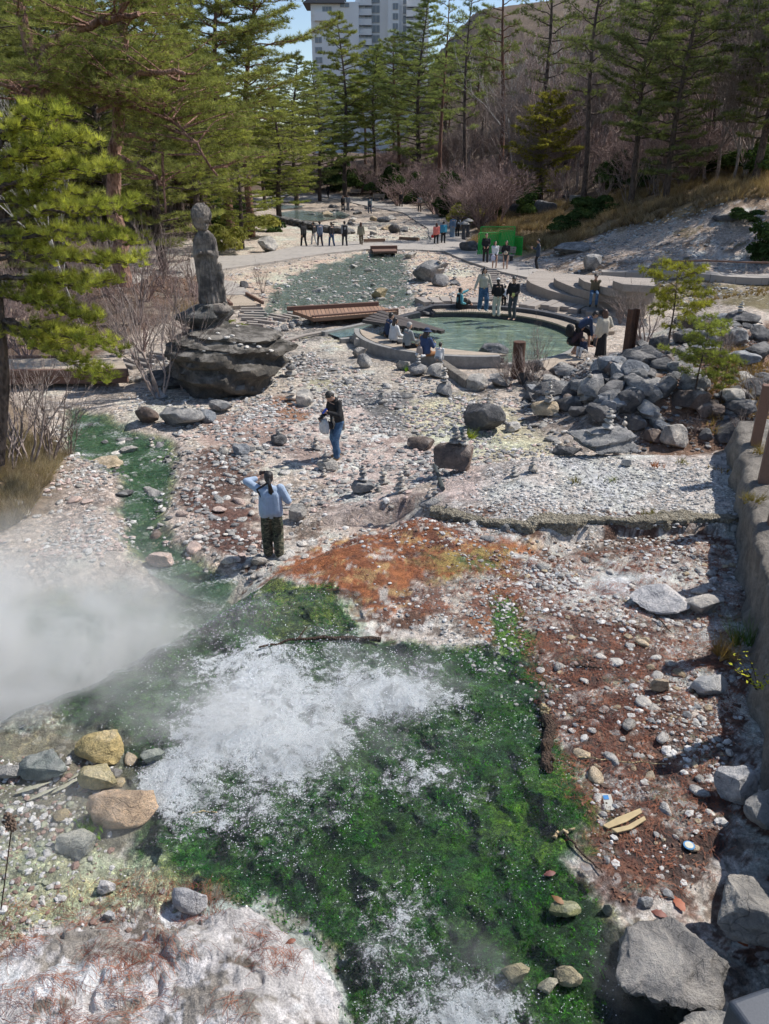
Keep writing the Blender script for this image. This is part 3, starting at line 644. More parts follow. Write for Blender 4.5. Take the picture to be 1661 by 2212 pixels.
PEB = [rockmesh(i+90, 2, 10, .7, .12) for i in range(10)]
WHITE = (.62, .60, .57); GREY = (.27, .27, .27); DARK = (.12, .12, .125); PALE = (.42, .40, .37); BROWN = (.17, .13, .11); YEL = (.42, .34, .20); PINK = (.55, .42, .37); BLUEG = (.25, .27, .30); TANR = (.45, .36, .24)
def setrock(o, loc, sx, sy, sz, rz, col, tilt=(0, 0)):
    o.location = loc; o.scale = (sx, sy, sz); o.rotation_euler = (tilt[0], tilt[1], rz); o.color = (*col, 1)
ROCKPOS = []
def boulder(px, py, w, h, col, label, mesh=None, name='boulder', cat='boulder', group=None, seed=None, dep=1.0, z=None, tilt=(0, 0), rz=None):
    """px centre, py foot of the rock, w/h in picture units"""
    rs = np.random.RandomState(seed if seed is not None else int(px*7+py*13) % 9999)
    b = at(px, py) if z is None else P3(px, py, z)
    k = FP/zc(b); sx = w/2/k; H = h/k/ (cT*.9+.15)
    d = sx*dep*rs.uniform(.8, 1.0); sz = H*.62
    o = link(name, mesh or RK[rs.randint(len(RK))])
    loc = Vector((b.x*(1+d*.7/b.y), b.y+d*.7, b.z+sz*.55))
    setrock(o, loc, sx*1.05, d, sz, rz if rz is not None else rs.choice([0, PI])+rs.uniform(-.3, .3), col, tilt)
    tag(o, label, cat, group); ROCKPOS.append((loc.x, loc.y, max(sx, d))); o['_top'] = loc.z+sz*.8; del o['_top']
    return o, loc, sz
B = [
 (929, 609, 80, 50, GREY, 'big rounded grey boulder with a stone pile on it, behind the foot bath'),
 (948, 619, 44, 30, GREY, 'smaller grey boulder leaning on the big one behind the foot bath'),
 (820, 648, 37, 29, YEL, 'yellowish boulder standing in the shallow stream above the red-brown footbridge'),
 (851, 504, 27, 23, DARK, 'dark lone boulder on the pale gravel beyond the paved path'),
 (581, 545, 42, 37, PALE, 'pale pitted boulder on the near side of the paved path'),
 (772, 746, 37, 28, GREY, 'rounded grey boulder by the channel at the bath wall'),
 (777, 752, 24, 24, PALE, 'narrow buff boulder standing before a grey one at the bath wall'),
 (776, 774, 32, 27, PALE, 'pale block boulder touching the curved concrete wall'),
 (790, 795, 37, 35, GREY, 'wedge shaped grey boulder lowest beside the curved wall'),
 (870, 801, 36, 26, PALE, 'square pale boulder with a moss tuft below the curved wall'),
 (903, 813, 40, 31, GREY, 'grey boulder with a small cairn below the curved wall'),
 (944, 818, 44, 34, PALE, 'cream lumpy boulder at the corner of the curved wall'),
 (962, 857, 40, 33, GREY, 'broad grey boulder carrying a tall cairn on the open gravel'),
 (1032, 846, 52, 42, PALE, 'pale flat faced slab boulder leaning near the pink concrete kerb'),
 (1078, 838, 46, 34, GREY, 'grey boulder beside the rusty post and brambles'),
 (887, 559, 28, 16, PALE, 'small flat pale boulder above the pink gravel'),
 (982, 616, 26, 15, GREY, 'low grey boulder with a cairn right of the big boulder'),
 (919, 683, 38, 22, DARK, 'dark boulder tucked against the rim of the foot bath'),
 (1043, 940, 90, 78, DARK, 'large round dark grey boulder on the open gravel'),
 (981, 1026, 90, 72, BROWN, 'large dark brown pitted boulder with two cairns on top'),
 (910, 973, 60, 26, BROWN, 'low reddish brown boulder beside the large brown one'),
 (645, 1126, 42, 42, PALE, 'angular pale block standing behind the woman in camouflage trousers'),
 (600, 963, 40, 24, DARK, 'small dark boulder carrying a cairn near the shallow rivulet'),
 (706, 1020, 48, 25, PALE, 'flat buff boulder with a cairn at the feet of the man'),
 (786, 1068, 52, 30, GREY, 'rounded grey boulder carrying a cairn among other cairns'),
 (925, 1104, 56, 26, GREY, 'flat grey boulder with a cairn at the tip of the gravel ledge'),
 (520, 986, 40, 25, BLUEG, 'blue grey rounded boulder between the brown boulder and green stream'),
 (660, 878, 42, 40, PALE, 'pale cracked slab standing above the reddish soil'),
 (349, 863, 34, 22, BLUEG, 'small blue grey boulder below the dark layered rock'),
 (395, 927, 96, 50, GREY, 'broad smooth grey boulder with a little cairn at the stream'),
 (453, 914, 40, 34, BLUEG, 'oval grey boulder right of the broad smooth one'),
 (477, 894, 50, 30, GREY, 'egg shaped brown grey boulder below the overhanging rock'),
 (318, 918, 54, 46, BROWN, 'dark mossy boulder at the water edge left of the broad one'),
 (278, 985, 40, 22, PALE, 'cream boulder in the green stream'),
 (240, 1012, 72, 20, TANR, 'long flat tan boulder on the stream bank'),
 (526, 623, 22, 18, DARK, 'small dark boulder on the pink gravel behind the statue'),
 (1277, 587, 40, 41, GREY, 'dark topped boulder sitting on the white scree'),
 (1316, 812, 66, 46, BLUEG, 'large grey boulder at the top front of the rock pile'),
 (1281, 867, 74, 60, GREY, 'broad cracked grey boulder in the middle of the rock pile'),
 (1184, 874, 76, 61, DARK, 'dark layered boulder at the low end of the rock pile', 1),
 (1402, 870, 72, 52, GREY, 'rounded sunlit grey boulder high in the rock pile'),
 (1354, 903, 68, 66, DARK, 'tall dark boulder in the lower rock pile'),
 (1306, 914, 46, 62, BLUEG, 'tilted narrow pale boulder standing in the rock pile'),
 (1376, 828, 42, 36, GREY, 'medium grey boulder behind the sunlit rounded one'),
 (1422, 765, 50, 46, DARK, 'pointed dark boulder behind the small pine branch'),
 (1470, 745, 40, 30, DARK, 'black low boulder beside the pointed dark one'),
 (1598, 702, 78, 30, DARK, 'dark flat boulder with a tiny cairn on the upper bank'),
 (1587, 748, 56, 46, GREY, 'grey boulder under the dark flat boulder on the bank'),
 (1640, 740, 52, 44, DARK, 'dark boulder at the picture edge of the upper bank'),
 (1606, 793, 64, 34, BLUEG, 'pale grey slab boulder on the upper bank'),
 (1630, 856, 64, 44, DARK, 'big dark boulder among dry brambles on the bank'),
 (1298, 987, 146, 70, GREY, 'long flat topped slab boulder with a cairn before the rock pile', 1),
 (1220, 989, 72, 28, DARK, 'low dark stone lying against the long slab boulder'),
 (1446, 969, 74, 58, PALE, 'tilted striped slab boulder right of the long slab'),
 (1402, 958, 54, 34, BROWN, 'brown rubble boulder between the two slabs'),
 (1374, 937, 40, 42, DARK, 'dark boulder wedged above the brown rubble'),
 (1178, 904, 64, 36, TANR, 'tan cracked boulder with a tall cairn at the pile foot'),
 (1108, 934, 38, 26, WHITE, 'whitish block at the outer edge of the gravel by the pile'),
 (1218, 816, 46, 26, GREY, 'low grey boulder behind the dark layered one'),
 (1158, 804, 28, 30, DARK, 'dark stone beside the rusty stump post'),
 (1351, 1010, 24, 22, WHITE, 'small white block in front of the long slab boulder'),
 (1498, 850, 72, 60, GREY, 'mottled boulder under the small pine on the bank'),
 (1446, 805, 94, 30, DARK, 'long dark stone behind the sunlit boulder'),
 (1330, 838, 36, 36, GREY, 'grey stone filling the gap in the middle of the pile'),
 (1246, 905, 40, 30, DARK, 'dark small boulder under the broad cracked one'),
 (1638, 471, 18, 11, WHITE, 'white stone high on the slope beside dark logs'),
 (1176, 470, 50, 40, DARK, 'dark boulder on the wooded slope beside the little white sign'),
 (1108, 468, 36, 34, DARK, 'dark cleft boulder under the shrubs of the wooded slope'),
 (1010, 545, 40, 26, DARK, 'dark rock at the path edge under dry grass'),
 (1240, 548, 90, 26, GREY, 'long low rock outcrop in the white scree'),
 (1570, 480, 60, 18, DARK, 'dark ledge rock on the dry grass slope'),
]
for b_ in B:
    ms = RKL[(int(b_[0])) % 3] if len(b_) > 6 else None
    boulder(*b_[:6], mesh=ms)
boulder(1064, 772, 66, 34, (.16, .165, .18), 'large dark boulder sitting in the green water of the bath', z=-.02)
# big rocks near the camera
def near_rock(px, py, w, h, d, zb, col, label, seed, planes=10, flat=.8, rough=.1, tilt=(0, 0), rz=0, sub=5, sink=.55):
    me = sharp(rockmesh(seed, sub, planes, flat, rough), 50); q = P3(px, py, zb)
    o = link('boulder', me); k = FP/zc(q)
    setrock(o, Vector((q.x, q.y+d*.3, zb+h*sink)), w/2/k, d/2, h, rz, col, tilt); tag(o, label, 'boulder'); return o
near_rock(1665, 2060, 250, .24, .75, .92, (.36, .34, .31), 'smooth rounded buff boulder under the wall foot', 301, 8, .8, .05)
near_rock(1668, 1800, 100, .22, .5, .95, (.26, .26, .26), 'dark upright boulder above the smooth buff one', 302, 12)
near_rock(1480, 2190, 240, .26, 1.05, .72, (.235, .225, .215), 'crusty pitted grey boulder strewn with pine needles', 303, 6, .8, .34, rz=-.6)
near_rock(1620, 2390, 300, .26, .8, .85, (.30, .29, .27), 'broad rough boulder at the bottom edge by the dark gap', 305, 9, .8, .15)
for px, py, w, h, col, la in ((232, 1650, 120, 60, (.55, .43, .20), 'yellow crusted boulder at the edge of the white foam'), (225, 1712, 96, 54, (.48, .41, .22), 'small yellow boulder between two tan ones'),
    (285, 1790, 165, 84, (.50, .36, .24), 'large flat tan boulder with a hollow beside the green algae'), (330, 1655, 55, 38, (.26, .30, .26), 'dark greenish wet boulder at the foam edge'),
    (110, 1690, 110, 50, (.19, .22, .21), 'wet slate coloured boulder in the brown puddle'), (30, 1690, 70, 34, (.36, .35, .33), 'pale wet stone at the far left of the puddle'),
    (345, 1232, 66, 44, (.58, .45, .40), 'pink white boulder in the green stream near the steam'), (1420, 1500, 44, 42, (.48, .38, .27), 'tan block among white stones in the brown litter'),
    (1108, 2130, 60, 54, (.46, .40, .25), 'yellowish boulder lying in the rushing water'), (1225, 2135, 60, 46, (.46, .40, .26), 'tan boulder half under the rushing water'), (1180, 2150, 46, 34, (.40, .38, .28), 'small pale stone between two boulders in the rapid'),
    (1215, 1990, 70, 40, (.25, .26, .13), 'mossy stone with a brown leaf in the algae'), (1308, 1978, 26, 34, (.33, .33, .25), 'little upright stone beside the crusty boulder'),
    (1510, 1330, 90, 44, (.42, .40, .38), 'grey capped block on the white rock sheet'), (1425, 1325, 150, 50, (.62, .61, .62), 'flat white rock sheet beside the grey block'),
    (1530, 1500, 100, 40, (.56, .56, .56), 'white slab by the shadow of the wall'), (1575, 1740, 90, 90, (.50, .50, .51), 'pale upright slab in the wall shadow'), (1390, 1960, 40, 20, (.5, .5, .5), 'small white stone above the crusty boulder'),
    (420, 1975, 90, 60, (.55, .54, .55), 'round white stone at the algae edge of the big white rock'), (232, 1935, 40, 40, (.5, .5, .52), 'light grey stone on the needle strewn gravel'), (237, 1990, 30, 22, (.55, .55, .56), 'small white stone on the needle strewn gravel'),
    (175, 1855, 90, 44, (.42, .42, .36), 'pale greenish stone below the brown puddle'), (500, 1220, 40, 22, WHITE, 'white stone at the edge of the ledge behind the woman'), (560, 1225, 36, 26, PALE, 'pale rubble block by the orange mat')):
    boulder(px, py, w, h, col, la, dep=.8)
# layered dark rock below the statue
def layered_rock():
    V, F = ICO[5]; V = V.copy(); rs = np.random.RandomState(4)
    x, y, z = V.T
    lay = fbm(x*.8, y*.8, 3, 3)*.5
    ph = (z*1.0+.22*x+lay)*15
    st = np.sign(np.sin(ph))*np.abs(np.sin(ph))**.35
    rg = 1-np.abs(fbm(x*2.2, y*2.2, z*5, 6, .6))*3; V *= (1+.22*fbm(x*1.6, y*1.6, z*5, 6, .62)[:, None]*np.array([1, 1, .5])+.05*rg[:, None]); V[:, :2] *= (1+.06*st)[:, None]
    V[:, :2] *= (1+.16*fbm(x*1.2+4, y*1.2, z*4, 4))[:, None]
    V[:, 2] = np.where(V[:, 2] > .35, .35+(V[:, 2]-.35)*.5, V[:, 2])
    V[:, 0] *= 1+.28*sstep(-.5, .3, z)*(x > 0)-.1*(z < -.2)
    mb = MB(); mb.add(V, F); return sharp(mb.mesh('layered_rock', M_rock), 40)
b = at(466, 862); k = FP/zc(b); LR = thing('layered_rock', (b.x, b.y+1.5, b.z), 'massive dark layered rock carrying the stone statue', 'rock')
LR_ = link('rock_mass', layered_rock(), LR, (0, 0, .75)); LR_.scale = (126/k*.92, 1.7, 1.45); LR_.color = (.095, .085, .072, 1)
o = link('rock_cap', RKL[1], LR, (-.45, .5, 1.95)); o.scale = (1.0, .8, .75); o.color = (.10, .10, .095, 1)
o = link('rock_foot', RKL[2], LR, (-1.0, .3, .1)); o.scale = (1.6, 1.2, .7); o.color = (.09, .088, .085, 1)
# gravel ledge crust
def ledge():
    P = [tuple(plane(a, b_, .95)) for a, b_ in ((930, 1068), (960, 1088), (1010, 1110), (1070, 1128), (1140, 1147), (1230, 1145), (1330, 1140), (1450, 1137), (1520, 1138), (1590, 1132), (1660, 1128))]
    P = resample(P, 260); n = len(P); m = 22; V = []
    HH = height(P[:, 0], P[:, 1]+.45, False)
    for i, (x, y) in enumerate(P):
        s = i/n*9; w_ = .42+.12*math.sin(s*2.1); e = float(fbm([s*2], [1.])[0])*.12
        for j in range(m):
            u = j/(m-1)
            a = -PI*.25+u*PI*1.25
            yy = y+w_*.5+e-math.sin(a*.8)*0+(-math.cos((1-u)*PI))*w_*.5 if False else y+w_*(1-u*1.25)+e
            zz = HH[i]+.012+.06*math.sin(u*PI*.9)-(.0 if u < .72 else .55*((u-.72)/.28)**1.2)
            if u > .72: yy += .18*((u-.72)/.28)
            V.append((x, yy, zz))
    V = np.array(V); V += np.stack([fbm(V[:, 0]*9, V[:, 1]*9, V[:, 2]*9+k_, 4) for k_ in (1, 5, 9)], 1)*.05
    i = np.arange(n-1)[:, None]; j = np.arange(m-1)[None]
    F = np.stack([i*m+j, i*m+j+1, (i+1)*m+j+1, (i+1)*m+j], -1).reshape(-1, 4)
    t = NT('crust'); p = t.pos(); f = t.noise(14, 8, p, .75); g = t.vor(30, p).outputs['Distance']
    c = t.ramp(f, [(.35, (.08, .07, .055)), (.5, (.27, .235, .17)), (.65, (.46, .42, .34))]); M = t.done(t.bsdf(c, .95, t.bump(t.math('ADD', f, g), 1, .05)))
    mb = MB(); mb.add(V, F); o = mb.obj('ground_ledge', M); tag(o, kind='structure')
ledge()
# cobble edging along the sleepers
D = lambda x, y: (594+x*.325, 378+y*.325)
for i_, (x, y, w_, h_) in enumerate(((20, 1055, 50, 50), (68, 1040, 62, 55), (115, 1022, 50, 48), (165, 1012, 70, 50), (215, 1000, 40, 40), (245, 990, 50, 46), (275, 985, 36, 40), (-20, 1060, 40, 60), (-50, 1050, 40, 50))):
    boulder(*D(x, y), w_*.33, h_*.33, GREY, 'rounded cobble edging the gravel steps by the red-brown footbridge', name='edging_stone', cat='stone', group='edging cobbles of the gravel steps')
for x, y in ((285, 828), (300, 826), (313, 822), (330, 820)): boulder(x, y, 16, 14, PALE, 'pale cobble at the end of the low plank bridge', name='edging_stone', cat='stone', group='cobbles at the low bridge')
# ---- cairns
PEBC = [WHITE, PALE, (.5, .48, .44), (.35, .34, .33), (.55, .5, .44)]
def cairn(loc, H, n, label, seed, base=None):
    rs = np.random.RandomState(seed); t = thing('stone_cairn', tuple(loc), label, 'cairn')
    ws = np.linspace(1, .38, n)*rs.uniform(.85, 1.15, n); hs = ws*rs.uniform(.45, .7, n); hs = hs/hs.sum()*H; z = -.01; w0 = H*rs.uniform(.30, .42)
    for k_ in range(n):
        o = link('stone', PEB[rs.randint(10)], t, (rs.uniform(-.03, .03)*H*k_/n, rs.uniform(-.03, .03)*H, z+hs[k_]*.5)); o.scale = (w0*ws[k_], w0*ws[k_]*.85, hs[k_]*.62); o.rotation_euler = (rs.uniform(-.12, .12), rs.uniform(-.12, .12), rs.uniform(0, 6)); o.color = (*PEBC[rs.randint(5)], 1); z += hs[k_]
def ground_cairn(px, py, hp, n, label, seed):
    b = at(px, py); cairn(b, hp/(FP/zc(b))/cT, n, label, seed)
def top_cairn(px, py, hp, n, label, seed):
    # stands on the nearest boulder: cast down onto it
    bpy.context.view_layer.update(); dg = bpy.context.evaluated_depsgraph_get(); r = Vector(ray(px, py)).normalized()
    ok, loc, nn, _, ob, _ = scene.ray_cast(dg, Vector((0, 0, CH)), r)
    if not ok: return
    q = loc+Vector((0, .06, 0))
    ok2, l2, *_ = scene.ray_cast(dg, q+Vector((0, 0, 2)), Vector((0, 0, -1)))
    b = l2 if ok2 and abs(l2.z-loc.z) < .4 else loc
    cairn(b, hp/(FP/zc(b))/cT, n, label, seed)
for i_, a in enumerate((
 (827, 1046, 34, 4, 'thin dark cairn between two pale ones on open gravel'), (865, 1063, 46, 5, 'tall pale cairn of blocky stones right of the group of cairns'),
 (876, 1030, 30, 3, 'broad white cairn heap behind the tall blocky cairn'), (816, 1063, 22, 3, 'little cairn at the foot of the cairn boulder'),
 (823, 872, 34, 4, 'cairn on a brown slab base in the rivulet gravel'), (683, 972, 30, 4, 'white cairn on a pale slab left of the man'),
 (1110, 1028, 24, 4, 'slim cairn left of a twin on the white gravel flat'), (1150, 1020, 34, 4, 'slim cairn with a grey base on the white gravel flat'),
 (655, 790, 30, 4, 'grey cairn with a dark foot beside the layered rock'), (628, 812, 38, 4, 'wide white cairn just right of the layered rock'),
 (328, 966, 18, 3, 'tiny cairn of brown stones in the green stream'), (632, 866, 32, 4, 'white cairn before the pale cracked slab'),
 (676, 860, 24, 4, 'cairn of small white stones behind the man'), (1092, 745, 14, 3, 'tiny cairn beyond the bath kerb by the rusty post'),
 (1186, 612, 18, 3, 'small cairn at the tip of the tiered deck'), (1150, 604, 16, 3, 'white cairn between path and tiered deck'),
 (932, 662, 14, 3, 'small pale cairn behind the dark bath rim'), (700, 870, 18, 3, 'squat cairn of grey stones in the rivulet'), (845, 1100, 16, 2, 'low pair of stacked stones above the orange mat'),
 (1060, 1095, 12, 3, 'flat little cairn at the ledge tip'), (1262, 706, 14, 3, 'cairn of three stones between the bath and the tiered deck'), (965, 1100, 14, 3, 'little white cairn on the crusted ledge'),
 (700, 1030, 22, 3, 'second cairn below the flat buff boulder'), (925, 780, 10, 2, 'pair of stacked stones by the kerb'), (1240, 620, 12, 3, 'little cairn below the tiered deck front'))):
    ground_cairn(*a, 400+i_)
for i_, a in enumerate((
 (950, 585, 26, 5, 'white cairn on the big boulder behind the foot bath'), (982, 604, 16, 3, 'small cairn on the low grey boulder right of the big one'),
 (903, 788, 20, 4, 'cairn standing on a grey boulder below the curved wall'), (960, 828, 30, 5, 'tall pointed cairn on the broad grey boulder'),
 (985, 962, 36, 5, 'left white cairn on the large dark brown boulder'), (1003, 966, 34, 5, 'slim right cairn on the large dark brown boulder'),
 (1056, 868, 20, 3, 'white cairn crowning the large round dark boulder'), (601, 940, 22, 4, 'white cairn on the small dark boulder by the rivulet'),
 (704, 998, 26, 4, 'white cairn on the flat buff boulder near the man'), (785, 1042, 36, 5, 'tall cairn on the rounded grey boulder'),
 (926, 1080, 22, 3, 'cairn with one large white stone at the ledge tip'), (400, 884, 14, 3, 'little white cairn on the broad smooth boulder'),
 (1316, 930, 44, 5, 'cairn of broad flat stones on the long slab boulder'), (1186, 875, 38, 5, 'tall white cairn on the tan boulder at the pile foot'),
 (1350, 925, 22, 2, 'single stacked pair of stones on the slab right of its cairn'), (1601, 677, 22, 4, 'tiny cairn on the dark flat boulder up the bank'),
 (1275, 820, 14, 2, 'two small stones on the broad cracked boulder'), (1190, 835, 16, 3, 'small white cairn on the dark layered boulder'))):
    top_cairn(*a, 500+i_)
for i_, (px, py) in enumerate(((452, 734), (470, 722), (490, 732), (505, 742), (520, 748), (532, 752), (548, 744), (560, 752), (440, 760), (500, 728), (575, 765), (512, 706), (585, 760))):
    bpy.context.view_layer.update(); dg = bpy.context.evaluated_depsgraph_get()
    ok, loc, *_ = scene.ray_cast(dg, Vector((0, 0, CH)), Vector(ray(px, py)).normalized())
    if ok: o = link('white_stone', PEB[i_ % 10]); s_ = random.uniform(.06, .12); setrock(o, loc+Vector((0, .02, s_*.35)), s_, s_, s_*.7, i_, WHITE); tag(o, 'white pebble laid as an offering on the dark layered rock', 'stone', 'white offering pebbles on the layered rock')
# ---- loose stones: the largest as objects, the rest as one mass
ST = [
 ([(150, 890), (300, 930), (380, 960), (360, 1060), (330, 1100), (400, 1200), (460, 1240), (330, 1210), (260, 1100), (250, 1000)], 34, (.08, .28), [DARK, PALE, WHITE, GREY, BROWN], 'stone standing in the green stream at the left', 'stones in the green stream'),
 ([(120, 1600), (340, 1640), (350, 1800), (180, 1850), (20, 1760)], 26, (.04, .12), [PALE, TANR, GREY, YEL], 'stone among the tan boulders and the brown puddle', 'stones among the tan boulders'),
  # polygon px, count, size range m, colours, label, group
 ([(20, 985), (140, 985), (230, 1060), (210, 1140), (80, 1170), (20, 1100)], 34, (.09, .22), [WHITE, PALE, PINK], 'loose pale stone on the near bank of the green stream', 'pale stones on the bank of the green stream'),
 ([(380, 1020), (560, 1080), (570, 1200), (470, 1250), (390, 1180), (330, 1100)], 36, (.08, .2), [WHITE, PINK, WHITE], 'white or pinkish stone in the shallow rivulet left of the woman', 'white stones in the rivulet left of the woman'),
 ([(420, 930), (600, 960), (680, 1060), (560, 1060), (430, 1000)], 24, (.08, .2), [PALE, WHITE, GREY], 'loose pale stone on the gravel between the stream and the man', 'loose stones between stream and man'),
 ([(600, 770), (780, 800), (900, 830), (900, 900), (760, 840), (640, 860)], 26, (.10, .26), [GREY, PALE, WHITE], 'loose stone in the rocky bed in front of the curved bath wall', 'loose stones in front of the curved wall'),
 ([(700, 600), (780, 560), (880, 600), (890, 650), (760, 660), (640, 670)], 40, (.10, .30), [WHITE, PALE, PALE], 'stone breaking the surface of the upper stream', 'stones in the upper stream'),
 ([(870, 630), (990, 640), (1000, 670), (960, 670), (880, 662)], 20, (.14, .34), [GREY, PALE, WHITE], 'rubble stone between the big boulder and the bath rim', 'rubble behind the bath rim'),
 ([(1140, 600), (1220, 610), (1240, 640), (1160, 640)], 12, (.14, .3), [GREY, PALE], 'rubble stone below the front of the tiered deck', 'rubble below the tiered deck'),
 ([(650, 470), (760, 455), (860, 470), (900, 500), (820, 520), (700, 500)], 26, (.3, .8), [GREY, PALE, TANR, DARK], 'boulder in the bouldery bed beyond the paved path', 'boulders beyond the paved path'),
 ([(650, 448), (780, 446), (820, 462), (660, 468)], 14, (.3, .8), [DARK, GREY], 'dark stone edging the far pools', 'stones round the far pools'),
 ([(1120, 860), (1240, 900), (1300, 960), (1180, 960), (1080, 910)], 24, (.10, .24), [GREY, PALE, WHITE], 'loose stone at the foot of the rock pile', 'loose stones at the pile foot'),
 ([(1380, 700), (1661, 720), (1661, 930), (1480, 900), (1400, 800)], 40, (.16, .46), [GREY, DARK, BLUEG, WHITE], 'stone of the rocky bank among brambles and small pines', 'stones of the rocky bank'),
 ([(640, 1130), (900, 1110), (1100, 1140), (1080, 1180), (760, 1170), (620, 1210)], 26, (.07, .17), [WHITE, WHITE, GREY], 'white stone on the rim above the orange mat', 'white stones on the rim of the orange mat'),
 ([(520, 1225), (660, 1180), (620, 1210), (540, 1260)], 14, (.07, .16), [WHITE, PALE], 'pale rubble stone along the ledge edge behind the steam', 'rubble along the terrace edge'),
 ([(1150, 1190), (1580, 1180), (1580, 1320), (1200, 1300)], 30, (.05, .14), [WHITE, WHITE, PALE], 'white stone on the needle strewn ground below the ledge', 'white stones below the gravel ledge'),
 ([(1160, 1450), (1300, 1370), (1570, 1420), (1590, 1700), (1500, 1850), (1300, 1800), (1240, 1650)], 74, (.04, .12), [WHITE, WHITE, PALE, TANR], 'white stone in the wet brown leaf litter', 'white stones in the brown litter'),
 ([(800, 1250), (1080, 1280), (1060, 1340), (820, 1330)], 20, (.04, .1), [WHITE, GREY], 'small pale stone on the orange and brown mats', 'small stones on the orange mat'),
 ([(0, 1950), (300, 1900), (400, 1960), (200, 2050), (0, 2080)], 20, (.04, .09), [WHITE, PALE], 'small pale stone beside the large white rock', 'small stones by the white rock'),
]
for q_, (px0, px1, py0, py1, n_) in enumerate(((1130, 1400, 800, 900, 26), (1380, 1661, 700, 960, 40), (1290, 1480, 760, 860, 16))):
    rs = np.random.RandomState(800+q_)
    for k_ in range(n_):
        b = at(rs.uniform(px0, px1), rs.uniform(py0, py1)); s_ = rs.uniform(.22, .55); o = link('boulder', RK[rs.randint(9)]); c_ = np.array([GREY, DARK, DARK, BLUEG, BROWN, PALE][rs.randint(6)])*rs.uniform(.75, 1.1)
        setrock(o, b+Vector((0, 0, s_*.2)), s_, s_*rs.uniform(.7, 1), s_*rs.uniform(.5, .8), rs.uniform(0, 6), c_, (rs.uniform(-.4, .4), rs.uniform(-.4, .4))); tag(o, 'medium rough boulder filling the rock pile and bank right of the bath', 'boulder', 'fill boulders of the rock pile')
nst = 0
for q_, (poly, n_, sr, cs, la, gr) in enumerate(ST):
    if nst >= 285 and sr[1] < .15: continue
    W = TP(poly); xs = [a[0] for a in W]; ys = [a[1] for a in W]; rs = np.random.RandomState(700+q_); k_ = 0; tries = 0
    n_ = int(n_*.68)
    while k_ < n_ and tries < 4000:
        tries += 1; x = rs.uniform(min(xs), max(xs)); y = rs.uniform(min(ys), max(ys))
        if sdpoly(W, np.array([x]), np.array([y]))[0] < 0: continue
        s_ = sr[0]+(sr[1]-sr[0])*rs.rand()**1.8
        o = link('loose_stone', (RK if s_ > .25 else PEB)[rs.randint(9)]); c_ = np.array(cs[rs.randint(len(cs))])*rs.uniform(.8, 1.12)
        setrock(o, (x, y, H1(x, y)+s_*.12), s_, s_*rs.uniform(.6, .95), s_*rs.uniform(.4, .7), rs.uniform(0, 6), c_, (rs.uniform(-.25, .25), rs.uniform(-.25, .25))); tag(o, la, 'stone', gr); k_ += 1; nst += 1
print('loose stones', nst)
M_peb = None
